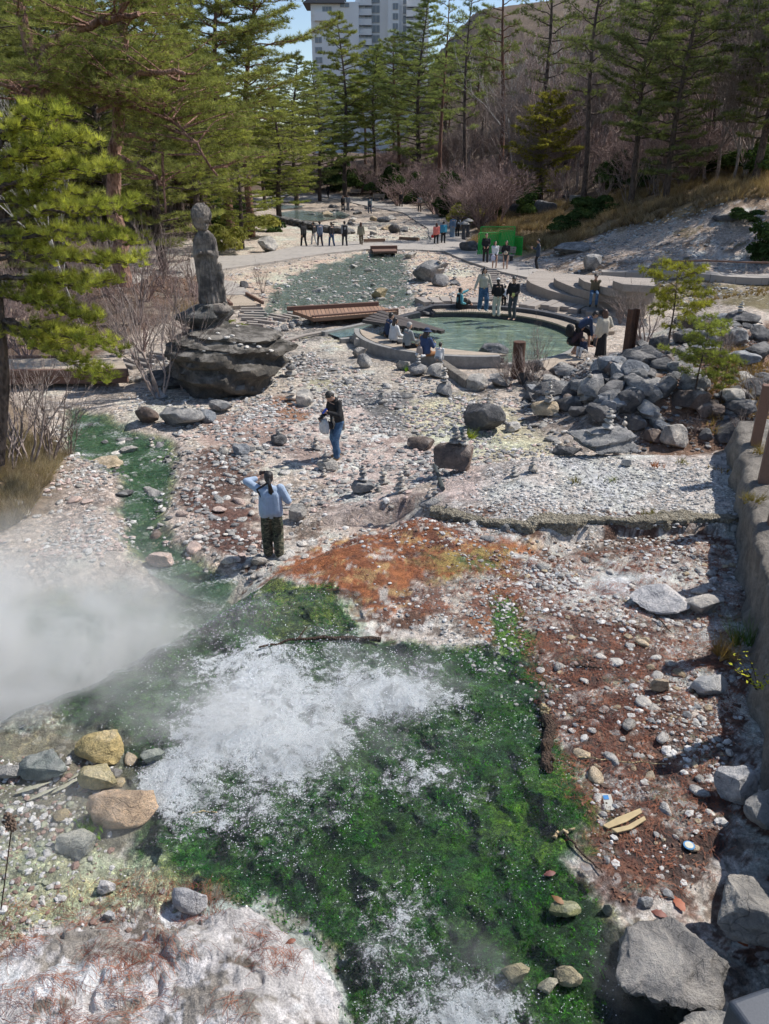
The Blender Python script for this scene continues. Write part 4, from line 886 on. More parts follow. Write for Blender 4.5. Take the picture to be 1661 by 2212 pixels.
def pebbles():
    t = NT('pebble'); p = t.pos(); f = t.noise(25, 5, p, .7); c = t.mix(1.0, t.attr('Col').outputs['Color'], t.ramp(f, [(.35, (.6, .6, .6)), (.6, (1.2, 1.2, 1.2))]), 'MULTIPLY')
    M = t.done(t.bsdf(c, .85, t.bump(f, .6, .02))); mb = MB(); rs = np.random.RandomState(33)
    base = []
    for i in range(8):
        V, F = ICO[1]; V = V.copy()
        for _ in range(6):
            n = rs.randn(3); n /= np.linalg.norm(n); q = V@n-rs.uniform(.6, .9); V -= np.maximum(q, 0)[:, None]*n
        V *= 1+.15*rs.randn(len(V), 1); base.append(V)
    F = ICO[1][1]
    specs = [  # poly, n, size, exponent, colours
     ([(380, 900), (620, 760), (800, 800), (1100, 850), (1250, 960), (1000, 1010), (930, 1110), (640, 1150), (560, 1260), (400, 1180)], 9000, (.02, .10), [WHITE, PALE, PINK, GREY, (.3, .29, .28)]),
     ([(560, 700), (900, 560), (1200, 600), (1300, 760), (1100, 860), (700, 800)], 5000, (.03, .12), [WHITE, PALE, PINK, GREY]),
     ([(480, 600), (900, 470), (1000, 560), (900, 700), (560, 700)], 3000, (.04, .16), [WHITE, PALE, PINK]),
     ([(1100, 570), (1300, 505), (1661, 430), (1661, 640), (1200, 600)], 2500, (.04, .14), [WHITE, PALE, GREY]),
     ([(0, 960), (140, 940), (230, 1060), (420, 1200), (300, 1230), (0, 1200)], 1800, (.02, .09), [WHITE, PALE, PINK]),
     ([(1100, 1250), (1580, 1150), (1600, 1420), (1560, 1850), (1400, 1960), (1290, 1850), (1180, 1450)], 1500, (.018, .075), [WHITE, WHITE, WHITE, PALE, TANR, GREY]),
     ([(1130, 1560), (1300, 1500), (1200, 1300), (1000, 1250), (760, 1300), (1000, 1420)], 900, (.01, .04), [WHITE, PALE, GREY]),
     ([(100, 900), (380, 930), (420, 1100), (540, 1240), (400, 1290), (220, 1100)], 1500, (.02, .09), [WHITE, PALE, GREY, DARK]),
     ([(940, 1040), (1040, 1000), (1620, 985), (1620, 1135), (1140, 1145)], 5200, (.012, .05), [WHITE, WHITE, PALE, GREY]),
     ([(640, 1140), (1590, 1145), (1640, 1400), (1560, 1800), (1400, 1960), (1290, 1850), (1160, 1450), (1050, 1290), (800, 1270)], 9000, (.010, .05), [WHITE, WHITE, PALE, (.30, .18, .13), (.12, .08, .06)]),
     ([(1130, 860), (1480, 690), (1661, 700), (1661, 980), (1180, 980)], 2500, (.03, .12), [GREY, PALE, BROWN, DARK]),
     ([(-100, 1640), (250, 1640), (380, 1900), (400, 1980), (-150, 2070)], 1600, (.012, .05), [WHITE, PALE, (.33, .34, .24), (.3, .2, .16)]),
     ([(520, 700), (600, 880), (420, 960), (250, 900), (330, 760)], 1500, (.02, .09), [WHITE, GREY, PALE]),
    ]
    for poly, n, sr, cs in specs:
        W = TP(poly); xs = [a[0] for a in W]; ys = [a[1] for a in W]
        x = rs.uniform(min(xs), max(xs), n*4); y = rs.uniform(min(ys), max(ys), n*4); ok = sdpoly(W, x, y) > 0
        dens = vn3(x*.9, y*.9, x*0+3)*.65+vn3(x*4, y*4, x*0)*.35; ok &= dens > rs.rand(len(x))*.55+.25
        ok &= np.hypot(x-PC[0], y-PC[1]) > PR+1.9
        x = x[ok][:n]; y = y[ok][:n]; z = height(x, y); s = sr[0]+(sr[1]-sr[0])*rs.rand(len(x))**2.6
        for b in range(8):
            m = np.arange(len(x)) % 8 == b; k = m.sum()
            if not k: continue
            a = rs.rand(k)*6.28; sc = s[m][:, None]*np.stack([np.ones(k), rs.uniform(.6, 1, k), rs.uniform(.35, .7, k)], 1)
            Q = base[b][None]*sc[:, None]; ca, sa = np.cos(a)[:, None], np.sin(a)[:, None]
            Q = np.stack([Q[..., 0]*ca-Q[..., 1]*sa, Q[..., 0]*sa+Q[..., 1]*ca, Q[..., 2]], -1)+np.stack([x[m], y[m], z[m]+s[m]*.12], 1)[:, None]
            nv = len(base[b]); FF = (F[None]+(np.arange(k)*nv)[:, None, None]).reshape(-1, 3)
            C = np.array(cs)[rs.randint(len(cs), size=k)]*rs.uniform(.75, 1.1, (k, 1)); mb.add(Q.reshape(-1, 3), FF, np.repeat(C, nv, 0))
    o = mb.obj('pebbles', M, smooth=False); tag(o, 'mass of small pale pebbles strewn over the riverbed and gravel', 'pebbles', kind='stuff')
pebbles()
# ------------------------------------------------------------------ figures
def cap_(mb, a, b, ra, rb, n=12):
    """closed tapered capsule"""
    a = np.array(a, float); b = np.array(b, float); L = np.linalg.norm(b-a)
    if L < 1e-5: b = a+np.array([0, 0, 1e-4]); L = 1e-4
    t = (b-a)/L; th = np.linspace(0, PI/2, 5)
    P = [a-t*ra*math.cos(q) for q in th]+[b+t*rb*math.sin(q) for q in th]
    R = [max(ra*math.sin(q), ra*.03) for q in th]+[max(rb*math.cos(q), rb*.03) for q in th]
    up = np.array([0, 0, 1.]) if abs(t[2]) < .9 else np.array([1., 0, 0]); A = np.cross(t, up); A /= np.linalg.norm(A); B_ = np.cross(t, A)
    an = np.arange(n)*2*PI/n; V = np.array([p+r*(np.cos(an)[:, None]*A+np.sin(an)[:, None]*B_) for p, r in zip(P, R)]).reshape(-1, 3)
    m = len(P); i = np.arange(m-1)[:, None]; j = np.arange(n)[None]; j2 = (j+1) % n
    mb.add(V, np.stack([i*n+j, i*n+j2, (i+1)*n+j2, (i+1)*n+j], -1).reshape(-1, 4)); mb.add(V[:n], np.arange(n)[None, ::-1]); mb.add(V[-n:], np.arange(n)[None])
def ell(mb, c, r, R=None, sub=2):
    V, F = ICO[sub]; V = V*np.array(r)
    if R is not None: V = V@np.array(R).T
    mb.add(V+np.array(c), F)
def remesh(mb, name, mat, parent, vox, loc=None, smooth=2):
    o = mb.obj(name, mat, parent, True, loc)
    m = o.modifiers.new('r', 'REMESH'); m.mode = 'VOXEL'; m.voxel_size = vox; m.use_smooth_shade = True
    if smooth: s = o.modifiers.new('s', 'SMOOTH'); s.iterations = smooth; s.factor = .5
    dg = bpy.context.evaluated_depsgraph_get(); me = bpy.data.meshes.new_from_object(o.evaluated_get(dg)); me.name = name
    old = o.data; o.modifiers.clear(); o.data = me; bpy.data.meshes.remove(old)
    me.materials.clear(); me.materials.append(mat); me.polygons.foreach_set('use_smooth', np.ones(len(me.polygons), bool)); return o
_cm = {}
def cloth(col, kind='plain'):
    k = (col, kind)
    if k in _cm: return _cm[k]
    t = NT('cloth_'+kind); v = t.obj(); f = t.noise(9, 5, v, .6, .6); g = t.noise(90, 3, v)
    c = t.mix(f, tuple(.7*x for x in col), tuple(min(1, 1.25*x) for x in col))
    if kind == 'camo':
        m = t.n('Mapping', {'Vector': v, 'Scale': (1, 1, 2.2)}).outputs[0]; n = t.noise(9, 3, m, .6, .8); n2 = t.noise(13, 2, t.n('Mapping', {'Vector': m, 'Location': (3, 7, 1)}).outputs[0], .5, .8)
        c = t.mix(t.rmp(n, .50, .54), (.06, .07, .045), (.014, .014, .014)); c = t.mix(t.rmp(n2, .54, .57), c, (.17, .16, .11)); c = t.mix(t.rmp(n, .60, .63), c, (.08, .11, .06))
    if kind == 'denim':
        c = t.mix(t.rmp(f, .35, .7), (.035, .085, .17), (.11, .20, .32))
    if kind == 'flower':
        w_ = t.vor(9, v).outputs['Distance']; c = t.mix(t.rmp(w_, .12, .2), (.07, .08, .05), (.55, .53, .46))
    _cm[k] = t.done(t.bsdf(c, .9, t.bump(t.math('ADD', f, t.math('MULTIPLY', g, .12)), .6, .03))); return _cm[k]
def mskin():
    t = NT('skin'); v = t.obj(); f = t.noise(20, 4, v)
    return t.done(t.bsdf(t.mix(f, (.46, .27, .19), (.58, .36, .26)), .55))
M_skin = mskin()
def mhair(c):
    t = NT('hair'); v = t.n('Mapping', {'Vector': t.obj(), 'Scale': (1, 1, .15)}).outputs[0]; f = t.noise(120, 3, v)
    return t.done(t.bsdf(t.mix(f, c, tuple(x*2.5+.01 for x in c)), .42, t.bump(f, .6, .01)))
M_hair = mhair((.012, .010, .009)); M_brownhair = mhair((.045, .02, .012)); M_greyhair = mhair((.20, .19, .18))
M_eye = simple('eye', (.02, .015, .012), .3); M_lip = simple('lip', (.35, .13, .11), .5)
BLK = (.016, .016, .018); 
def ik(a, b, l1, l2, pole):
    a = np.array(a, float); b = np.array(b, float); d = b-a; L = np.linalg.norm(d); mx = (l1+l2)*.999
    if L > mx: b = a+d/L*mx; d = b-a; L = mx
    t = d/L; x = (l1*l1-l2*l2+L*L)/(2*L); h = math.sqrt(max(l1*l1-x*x, 0)); p = np.array(pole, float); p = p-t*np.dot(p, t); p /= np.linalg.norm(p)+1e-9
    return a+t*x+p*h, b
def hand(mb, w, d, side, curl=.5, s=1.0, palm=None):
    """palm, thumb from the side of the palm, four bent fingers of unequal length"""
    d = np.array(d, float); d /= np.linalg.norm(d); n = np.array(palm if palm is not None else [side*-1, 0, 0], float); n = n-d*np.dot(n, d); n /= np.linalg.norm(n)+1e-9
    c = np.cross(d, n)*side; w = np.array(w, float)
    for k in (-1, -.33, .33, 1): cap_(mb, w+d*.01*s+c*k*.018*s, w+d*.085*s+c*k*.031*s, .017*s, .013*s, 8)
    for k, L in ((-1, .062), (-.34, .078), (.34, .084), (1, .074)):
        p = w+d*.09*s+c*k*.031*s; dd = d+c*k*.05
        for q, fr in enumerate((.45, .32, .23)):
            a_ = curl*(.35+.75*q); v = dd*math.cos(a_)+n*math.sin(a_); v /= np.linalg.norm(v); e = p+v*L*fr*s; cap_(mb, p, e, (.0095-.001*q)*s, (.0088-.001*q)*s, 7); p = e
    p = w+d*.02*s+c*.024*s
    for q, L in enumerate((.042, .034, .026)):
        v = d*.75+c*(.75-.3*q)+n*(.25+.5*curl*q); v /= np.linalg.norm(v); e = p+v*L*s; cap_(mb, p, e, (.013-.0015*q)*s, (.0115-.0015*q)*s, 7); p = e
POSES = {
 'stand': dict(), 'walk': dict(fl=(.0, .19), fr=(.0, -.17), wl=(-.25, -.10, .85), wr=(.25, .12, .86)),
}
def person(loc, yaw, h, label, group=None, pose='stand', top=(BLK, 'plain'), bottom=(BLK, 'plain'), hair='short', haircol=None, sleeves=1.0, legs='trousers', wl=None, wr=None, lean=0.0, head=(0, 0), seat=None, fl=None, fr=None, vox=.02,
           shoes=(.04, .035, .03), barefoot=False, bag=None, hat=None, width=1.0, wide=1.0, coat=0.0, feetz=None, detail=False, curl=.5, vest=None, mask=False, pelz=None, knees=None, headphones=False):
    s = h/1.70; t = thing('person', tuple(loc), label, 'person', group, yaw)
    Pz = .93*s if seat is None else seat+.10*s
    if pelz is not None: Pz = pelz
    pel = np.array([0, 0, Pz])
    cl, sl = math.cos(lean), math.sin(lean)
    def tor(x, y, z): return pel+np.array([x*s, (y*cl+z*sl)*s, (-y*sl+z*cl)*s])
    neck = tor(0, .0, .52); shL = tor(-.175*width, 0, .46); shR = tor(.175*width, 0, .46); chest = tor(0, .01, .34); waist = tor(0, .0, .14)
    # head
    hp, hy = head; hl = lean*.6+hp; hd = np.array([math.sin(hy)*math.cos(hl), math.cos(hy)*math.cos(hl), -math.sin(hl)]); hu = np.array([math.sin(hy)*math.sin(hl), math.cos(hy)*math.sin(hl), math.cos(hl)]); hx = np.cross(hd, hu)
    hc = neck+hu*.135*s+hd*.025*s; R = np.stack([hx, hd, hu], 1)
    # arms
    dl = 1 if seat is None else .8
    wl = np.array(wl if wl is not None else POSES[pose].get('wl', (-.27, .06, .80)))*s; wr = np.array(wr if wr is not None else POSES[pose].get('wr', (.27, .06, .80)))*s
    elL, wl = ik(shL, wl, .285*s, .255*s, (-.5, -.8, -.3)); elR, wr = ik(shR, wr, .285*s, .255*s, (.5, -.8, -.3))
    # legs
    hipL = pel+np.array([-.095, 0, -.02])*s; hipR = pel+np.array([.095, 0, -.02])*s
    if seat is None:
        a = fl or POSES[pose].get('fl', (0.02, .03)); b = fr or POSES[pose].get('fr', (0.02, -.02))
        anL = np.array([-.10-abs(a[0])*.2, a[1], .085 if len(a) < 3 else a[2]])*s; anR = np.array([.10+abs(b[0])*.2, b[1], .085 if len(b) < 3 else b[2]])*s
    else:
        anL = np.array(fl or (-.12, .46, (seat/s)-.36))*s; anR = np.array(fr or (.12, .48, (seat/s)-.36))*s
    kp = knees or (0, 1, .15)
    knL, anL = ik(hipL, anL, .43*s, .42*s, (-abs(kp[0])-.08, kp[1], kp[2])); knR, anR = ik(hipR, anR, .43*s, .42*s, (abs(kp[0])+.08, kp[1], kp[2]))
    # body, one skin
    mb = MB()
    ell(mb, hc+hu*.02*s, np.array([.074, .092, .108])*s, R); ell(mb, hc-hu*.055*s+hd*.03*s, np.array([.052, .055, .06])*s, R)
    cap_(mb, hc+hd*.085*s+hu*.01*s, hc+hd*.106*s-hu*.018*s, .010*s, .016*s, 8)
    for q in (-1, 1): ell(mb, hc+hx*q*.076*s-hd*.005*s, np.array([.012, .02, .032])*s, R, 1)
    ell(mb, hc+hd*.085*s-hu*.058*s, np.array([.026, .014, .010])*s, R, 1)
    cap_(mb, neck-hu*.03*s, hc-hu*.04*s, .052*s, .05*s)
    cap_(mb, tor(-.07, 0, .38), tor(.07, 0, .38), .10*s, .10*s); cap_(mb, chest, waist, .115*s, .10*s); cap_(mb, waist, pel, .10*s, .115*s)
    for sh, el, w_, q, an_, kn, hip in ((shL, elL, wl, -1, anL, knL, hipL), (shR, elR, wr, 1, anR, knR, hipR)):
        cap_(mb, sh, el, .050*s, .038*s); cap_(mb, el, w_, .038*s, .026*s); hand(mb, w_, w_-el, q, curl, s, None)
        cap_(mb, hip, kn, .080*s, .052*s); cap_(mb, kn, kn*.45+an_*.55, .052*s, .048*s); cap_(mb, kn*.5+an_*.5, an_, .047*s, .034*s)
        fd = np.array([q*.12, 1, -.02 if seat is None else -.25]); fd /= np.linalg.norm(fd)
        cap_(mb, an_-np.array([0, .03, .04])*s, an_+fd*.14*s-np.array([0, 0, .055])*s, .034*s, .028*s)
        if barefoot:
            for i in range(5): cap_(mb, an_+fd*.15*s+np.array([(i-2)*.014*q, 0, -.06])*s, an_+fd*(.185-.008*i)*s+np.array([(i-2)*.016*q, 0, -.063])*s, (.011-.001*i)*s, .009*s, 6)
    remesh(mb, 'body', M_skin, t, min(vox, .008 if detail else .013)*s, None, 1)
    if vox < .03:
        for q in (-1, 1):
            mb = MB(); ell(mb, hc+hx*q*.031*s+hd*.088*s+hu*.008*s, np.array([.013, .006, .006])*s, R, 1); mb.obj('eye', M_eye, t)
        mb = MB(); ell(mb, hc+hd*.096*s-hu*.060*s, np.array([.022, .006, .006])*s, R, 1); mb.obj('mouth', M_lip, t)
    # hair
    hm = haircol or M_hair; mb = MB()
    ell(mb, hc+hu*.045*s-hd*.018*s, np.array([.086, .096, .094])*s, R); ell(mb, hc+hu*.0*s-hd*.045*s, np.array([.080, .07, .085])*s, R)
    if hair == 'short':
        for i in range(14): a_ = i*2.4; cap_(mb, hc+hu*.08*s, hc+hx*.085*s*math.sin(a_)+hd*(.08*math.cos(a_)-.01)*s+hu*(.045+.03*math.cos(a_))*s, .03*s, .016*s, 7)
    if hair in ('long', 'bob'):
        L = .17 if hair == 'bob' else .36
        for k in np.linspace(-1, 1, 9): cap_(mb, hc+hx*k*.06*s-hd*.05*s, hc+hx*k*.088*s-hd*.06*s-hu*L*(.75+.25*math.cos(k))*s-np.array([0, .02, 0])*s, .038*s, .022*s, 7)
        for q in (-1, 1): cap_(mb, hc+hx*q*.07*s+hu*.03*s+hd*.02*s, hc+hx*q*.078*s-hu*.13*s+hd*.02*s, .022*s, .014*s, 7)
    if hair == 'pony':
        pb = hc-hd*.10*s+hu*.0*s; ell(mb, pb, np.array([.03, .03, .03])*s, None, 1)
        pts = [pb, pb-hd*.03*s-np.array([0, .015, .08])*s, pb+np.array([.01, -.03, -.22])*s, pb+np.array([.035, -.03, -.40])*s]
        for i in range(3): cap_(mb, pts[i], pts[i+1], (.026, .034, .03)[i]*s, (.034, .03, .010)[i]*s)
        for i in range(5): cap_(mb, pts[1]+np.array([.01*i-.02, 0, 0])*s, pts[3]+np.array([.03*(i-2), .0, .02*i])*s, .012*s, .006*s, 6)
        if detail: cap_(mb, hc-hd*.06*s-hu*.06*s, shL+np.array([-.02, -.06, .02])*s, .02*s, .02*s); cap_(mb, shL+np.array([-.02, -.06, .02])*s, shL+np.array([.04, -.09, -.14])*s, .02*s, .008*s)
    if hair == 'bun': ell(mb, hc-hd*.09*s+hu*.06*s, np.array([.045, .045, .045])*s, None, 1)
    remesh(mb, 'hair', hm, t, max(.011, vox*.6)*s, None, 1)
    # upper garment
    if top is not None:
        mb = MB(); low = -.02-coat
        cap_(mb, tor(-.085*width, 0, .415), tor(.085*width, 0, .415), .082*s*width, .082*s*width); cap_(mb, tor(-.06, .01, .33), tor(.06, .01, .33), .128*s*width, .128*s*width)
        for k in np.linspace(-.06, .06, 3): cap_(mb, tor(k*width, 0, .34), tor(k*1.15*width, .0, .06+low*.4), .12*s*width, .128*s*width)
        if coat: 
            for k in np.linspace(-.08, .08, 3): cap_(mb, tor(k, 0, .05), pel+np.array([k*1.2, .02, -coat])*s, .12*s, .125*s)
        cap_(mb, neck-hu*.045*s, neck-hu*.0*s, .066*s, .058*s)
        for sh, el, w_ in ((shL, elL, wl), (shR, elR, wr)):
            cap_(mb, sh, el, .070*s*width, .058*s*width)
            if sleeves > .5: e2 = el+(w_-el)*min(1, (sleeves-.5)*2*.93); cap_(mb, el, e2, .058*s*width, .047*s*width)
        remesh(mb, 'shirt' if not coat else 'jacket', cloth(*top), t, vox*s, None, 2)
    if vest is not None:
        mb = MB()
        for k in np.linspace(-.07, .07, 3): cap_(mb, tor(k*1.3, -.01, .42), tor(k*1.3, 0, .0), .10*s, .142*s)
        remesh(mb, 'vest', cloth(vest), t, vox*s)
    # lower garment
    mb = MB(); lo = 1.0
    cap_(mb, pel+np.array([-.05, 0, .05])*s, pel+np.array([.05, 0, .05])*s, .122*s, .122*s); cap_(mb, hipL, hipR, .10*s, .10*s)
    if legs == 'skirt' or legs == 'longskirt':
        L = .32 if legs == 'skirt' else .80
        for k in range(9): a_ = k*2*PI/9; cap_(mb, pel+np.array([.04*math.cos(a_), .04*math.sin(a_), .04])*s, pel+np.array([(.14 if L < .5 else .17)*math.cos(a_), (.10 if L < .5 else .13)*math.sin(a_), -L])*s, .09*s, .05*s)
    else:
        for hip, kn, an_ in ((hipL, knL, anL), (hipR, knR, anR)):
            cap_(mb, hip, kn, .098*s, .076*s*wide)
            if legs == 'trousers': cap_(mb, kn, an_+(kn-an_)*.04, .074*s*wide, .066*s*wide)
            elif legs == 'rolled': cap_(mb, kn, kn+(an_-kn)*.15, .074*s*wide, .07*s*wide)
    remesh(mb, 'trousers' if 'skirt' not in legs else 'skirt', cloth(*bottom), t, vox*s, None, 2)
    if not barefoot:
        for q, an_ in ((-1, anL), (1, anR)):
            mb = MB(); fd = np.array([q*.12, 1, 0 if seat is None else -.3]); fd /= np.linalg.norm(fd)
            cap_(mb, an_-np.array([0, .03, .045])*s, an_+fd*.15*s-np.array([0, 0, .05])*s, .043*s, .034*s); cap_(mb, an_, an_-np.array([0, .02, .04])*s, .045*s, .045*s)
            remesh(mb, 'shoe', cloth(shoes), t, max(.012, vox*.6)*s, None, 1)
    if hat is not None:
        mb = MB()
        if hat[1] == 'bucket':
            ell(mb, hc+hu*.10*s, np.array([.10, .11, .07])*s, R); tube(mb, [hc+hu*.085*s, hc+hu*.045*s], [.10*s, .17*s], 20)
        else:
            ell(mb, hc+hu*.075*s, np.array([.092, .102, .075])*s, R); cap_(mb, hc+hu*.06*s+hd*.08*s, hc+hu*.045*s+hd*.15*s, .045*s, .02*s)
        mb.obj('hat', cloth(hat[0]), t)
    if headphones:
        mb = MB()
        for q in (-1, 1): ell(mb, neck+np.array([q*.06, .11, -.02])*s, np.array([.04, .025, .045])*s)
        mb.obj('headphones', cloth((.6, .56, .5)), t)
    t['_h'] = 0; del t['_h']
    return t, dict(wl=wl, wr=wr, neck=neck, pel=pel, s=s, hc=hc, hd=hd, shL=shL, shR=shR)
def bagthing(t, p, size, col, label, strap=None, kind='bag', name='bag', handles=True):
    """soft bag with handles, placed at local point p of figure t"""
    M = Matrix.Rotation(t.rotation_euler.z, 3, 'Z'); w_ = t.location+M@Vector(p); b = thing(name, tuple(w_), label, kind, None, t.rotation_euler.z)
    mb = MB(); a, c, d = size
    V, F = ICO[3]; V = V.copy(); V = np.sign(V)*np.abs(V)**.6; V[:, 0] *= 1-.18*(V[:, 2] > 0)*V[:, 2]; V += .12*fbm(V[:, 0]*2, V[:, 1]*2, V[:, 2]*2, 3)[:, None]
    mb.add(V*np.array([a, c, d])/2-np.array([0, 0, d/2]), F); mb.obj(kind if kind != name else 'pouch', cloth(col), b)
    if handles:
        mb = MB()
        for q in (-1, 1): tube(mb, [(q*a*.3, 0, -.04), (q*a*.12, 0, .06*d+.03), (0, 0, .05)], .008, 6)
        mb.obj('handle', cloth(col), b)
    return b
NAVY = (.025, .045, .10); TEAL = (.10, .32, .38); CREAM = (.52, .47, .38); WHT = (.68, .68, .67); GRY = (.25, .26, .27); DEN = (.08, .16, .28)
def face(px_dir): return px_dir
S = 'figures'
def stand(px, py, yaw_deg, hpx, label, **k):
    b = at(px, py); h = k.pop('h', None)
    if h is None:
        z_ = zc(b); h = hpx/(FP/z_)/cT*1.02
        h = min(max(h, 1.0), 1.86)
    vox = .03 if b.y > 40 else .02
    return person(b+Vector((0, 0, k.pop('dz', 0.0))), math.radians(yaw_deg), h, label, vox=k.pop('vox', vox), **k)
# two near figures (yaw 0 faces away from the camera)
t, J = person(at(592, 1203)+Vector((0, 0, 0)), math.radians(8), 1.60, 'woman with black ponytail, light blue sweatshirt and camouflage trousers, holding up a phone', top=((.36, .45, .58), 'plain'), bottom=((.1, .1, .07), 'camo'), hair='pony',
     wl=(-.17, .26, 1.50), wr=(.24, .22, 1.08), vox=.012, detail=True, wide=1.38, width=1.12, coat=.02, sleeves=.86, shoes=(.1, .09, .08), curl=1.0, head=(.05, -.1), fl=(-.0, .03), fr=(.0, -.03))
def phone(t, p, label, rot=(0, 0, 0), col=(.02, .02, .025)):
    M = Matrix.Rotation(t.rotation_euler.z, 3, 'Z'); o = MB(); box(o, (0, 0, 0), (.075, .010, .15)); q = o.obj('phone', simple('phone_body', col, .3), None, False, t.location+M@Vector(p)); bevel(q, .004); q.rotation_euler = (rot[0], rot[1], rot[2]+t.rotation_euler.z); tag(q, label, 'phone')
phone(t, J['wl']+np.array([.07, .06, .06]), 'dark phone held up by the woman in the blue sweatshirt', (0, PI/2, 0))
t, J = person(at(731, 989), math.radians(128), 1.68, 'man in black shirt and jeans bending over a phone, white bag on his arm', top=(BLK, 'plain'), bottom=(DEN, 'denim'), wl=(-.16, .36, 1.22), wr=(.20, .30, 1.0), vox=.013, detail=True, wide=1.15,
     sleeves=1.0, shoes=(.35, .22, .10), head=(.75, .0), lean=.14, fl=(.02, .12), fr=(.02, -.06), curl=1.1)
phone(t, J['wl']+np.array([.0, .09, .05]), 'blue phone in the raised hand of the man in jeans', (.9, 0, 0), (.03, .06, .3))
phone(t, J['wr']+np.array([-.06, .06, .03]), 'second dark phone in the lower hand of the man in jeans', (1.2, 0, 0))
bagthing(t, (.10, .30, .98), (.30, .14, .36), (.55, .56, .56), 'crumpled white plastic bag hanging from the arm of the man in jeans', name='plastic_bag')
bagthing(t, (.02, .20, .92), (.18, .10, .18), BLK, 'small black camera bag on the front of the man in jeans', name='camera_bag')
mb = MB(); 
for q in np.linspace(0, 6.28, 8): cap_(mb, J['pel']+np.array([.14*math.cos(q), .12*math.sin(q), .08]), J['pel']+np.array([.15*math.cos(q)+.02, .13*math.sin(q)-.03, -.16]), .045, .04)
remesh(mb, 'tied_jacket', cloth((.36, .32, .27)), t, .014)
# foot-bath, standing
D = lambda x, y: (891+x*.3612, 405+y*.3612)
def bath(px, py, z, **k):
    q = P3(px, py, z); return q
SZ = .29
P_ = lambda px, py, z=SZ: P3(px, py, z)
t, J = person(P_(1042, 671, .44), math.radians(190), 1.72, 'woman in beige cardigan, wide jeans and cream headphones standing on the bath rim', top=(CREAM, 'plain'), bottom=(DEN, 'denim'), hair='long', wide=1.35, wl=(-.34, .1, .86), wr=(.42, .15, .86), vox=.02, shoes=(.6, .6, .58), headphones=True, head=(.35, .1), fl=(.07, .12), fr=(.06, -.1))
person(P_(1072, 684), math.radians(10), 1.50, 'woman in white cap, black top and patterned trousers standing on the bath seat', top=(BLK, 'plain'), bottom=(WHT, 'flower'), hair='pony', hat=(WHT, 'cap'), vox=.02, barefoot=True, wide=1.2, wl=(-.2, .16, 1.0), wr=(.22, .12, .95))
person(P_(1086, 670, .15), math.radians(-30), 1.05, 'small child in white shirt half hidden beside the man in a black cardigan', top=(WHT, 'plain'), bottom=(BLK, 'plain'), vox=.02, lean=.3)
t, J = person(P_(1106, 690), math.radians(150), 1.66, 'man in black cardigan over white shirt standing on the bath seat with yellow card', top=(BLK, 'plain'), bottom=((.06, .065, .075), 'plain'), vox=.02, barefoot=True, wl=(-.12, .26, 1.02), wr=(.2, .22, 1.0), head=(.2, .2))
mb = MB(); box(mb, (0, 0, 0), (.10, .01, .13)); M_ = Matrix.Rotation(t.rotation_euler.z, 3, 'Z'); o = mb.obj('yellow_card', simple('card', (.6, .6, .2), .5), None, False, t.location+M_@Vector(J['wl']+np.array([0, .1, .03]))); tag(o, 'yellow green card in the hand of the man in black cardigan', 'card'); bevel(o, .002)
# seated on the far rim reaching out
t, J = person(P_(992, 682, 0), math.radians(-70), 1.68, 'person in black vest and teal sleeves sitting on the bath rim, arm stretched out', top=(TEAL, 'plain'), vest=BLK, bottom=((.04, .035, .03), 'plain'), seat=.30, legs='rolled', fl=(-.12, .62, .36), fr=(.1, .66, .30), wl=(-.28, .55, 1.02), wr=(.16, .2, .52), barefoot=True, vox=.02, knees=(.1, .3, 1))
D2 = lambda x, y: (729+x*.2438, 621+y*.2438)
def sitter(px, py, yaw, h, label, **k):
    q = P3(px, py, .385); return person(Vector((q.x, q.y, 0)), math.radians(yaw), h, label, seat=.385, vox=.02, fl=(-.12, .5, .0), fr=(.1, .52, .0), barefoot=True, **k)
sitter(836, 728, -65, 1.68, 'man in dark navy top sitting at the far end of the curved bench', top=(NAVY, 'plain'), bottom=(BLK, 'plain'), wl=(-.15, .35, .6), wr=(.2, .3, .6), lean=.25)
sitter(849, 738, -62, 1.60, 'woman in loose white top with black hair sitting on the curved bench', top=(WHT, 'plain'), bottom=((.35, .34, .33), 'plain'), hair='bob', wl=(-.15, .35, .6), wr=(.2, .35, .6), width=1.12, lean=.12)
t, J = sitter(878, 751, -60, 1.66, 'grey haired man in grey hoodie holding a small dog on the curved bench', top=((.27, .29, .29), 'plain'), bottom=(BLK, 'plain'), haircol=M_greyhair, wl=(-.12, .36, .62), wr=(.12, .38, .60), lean=.15)
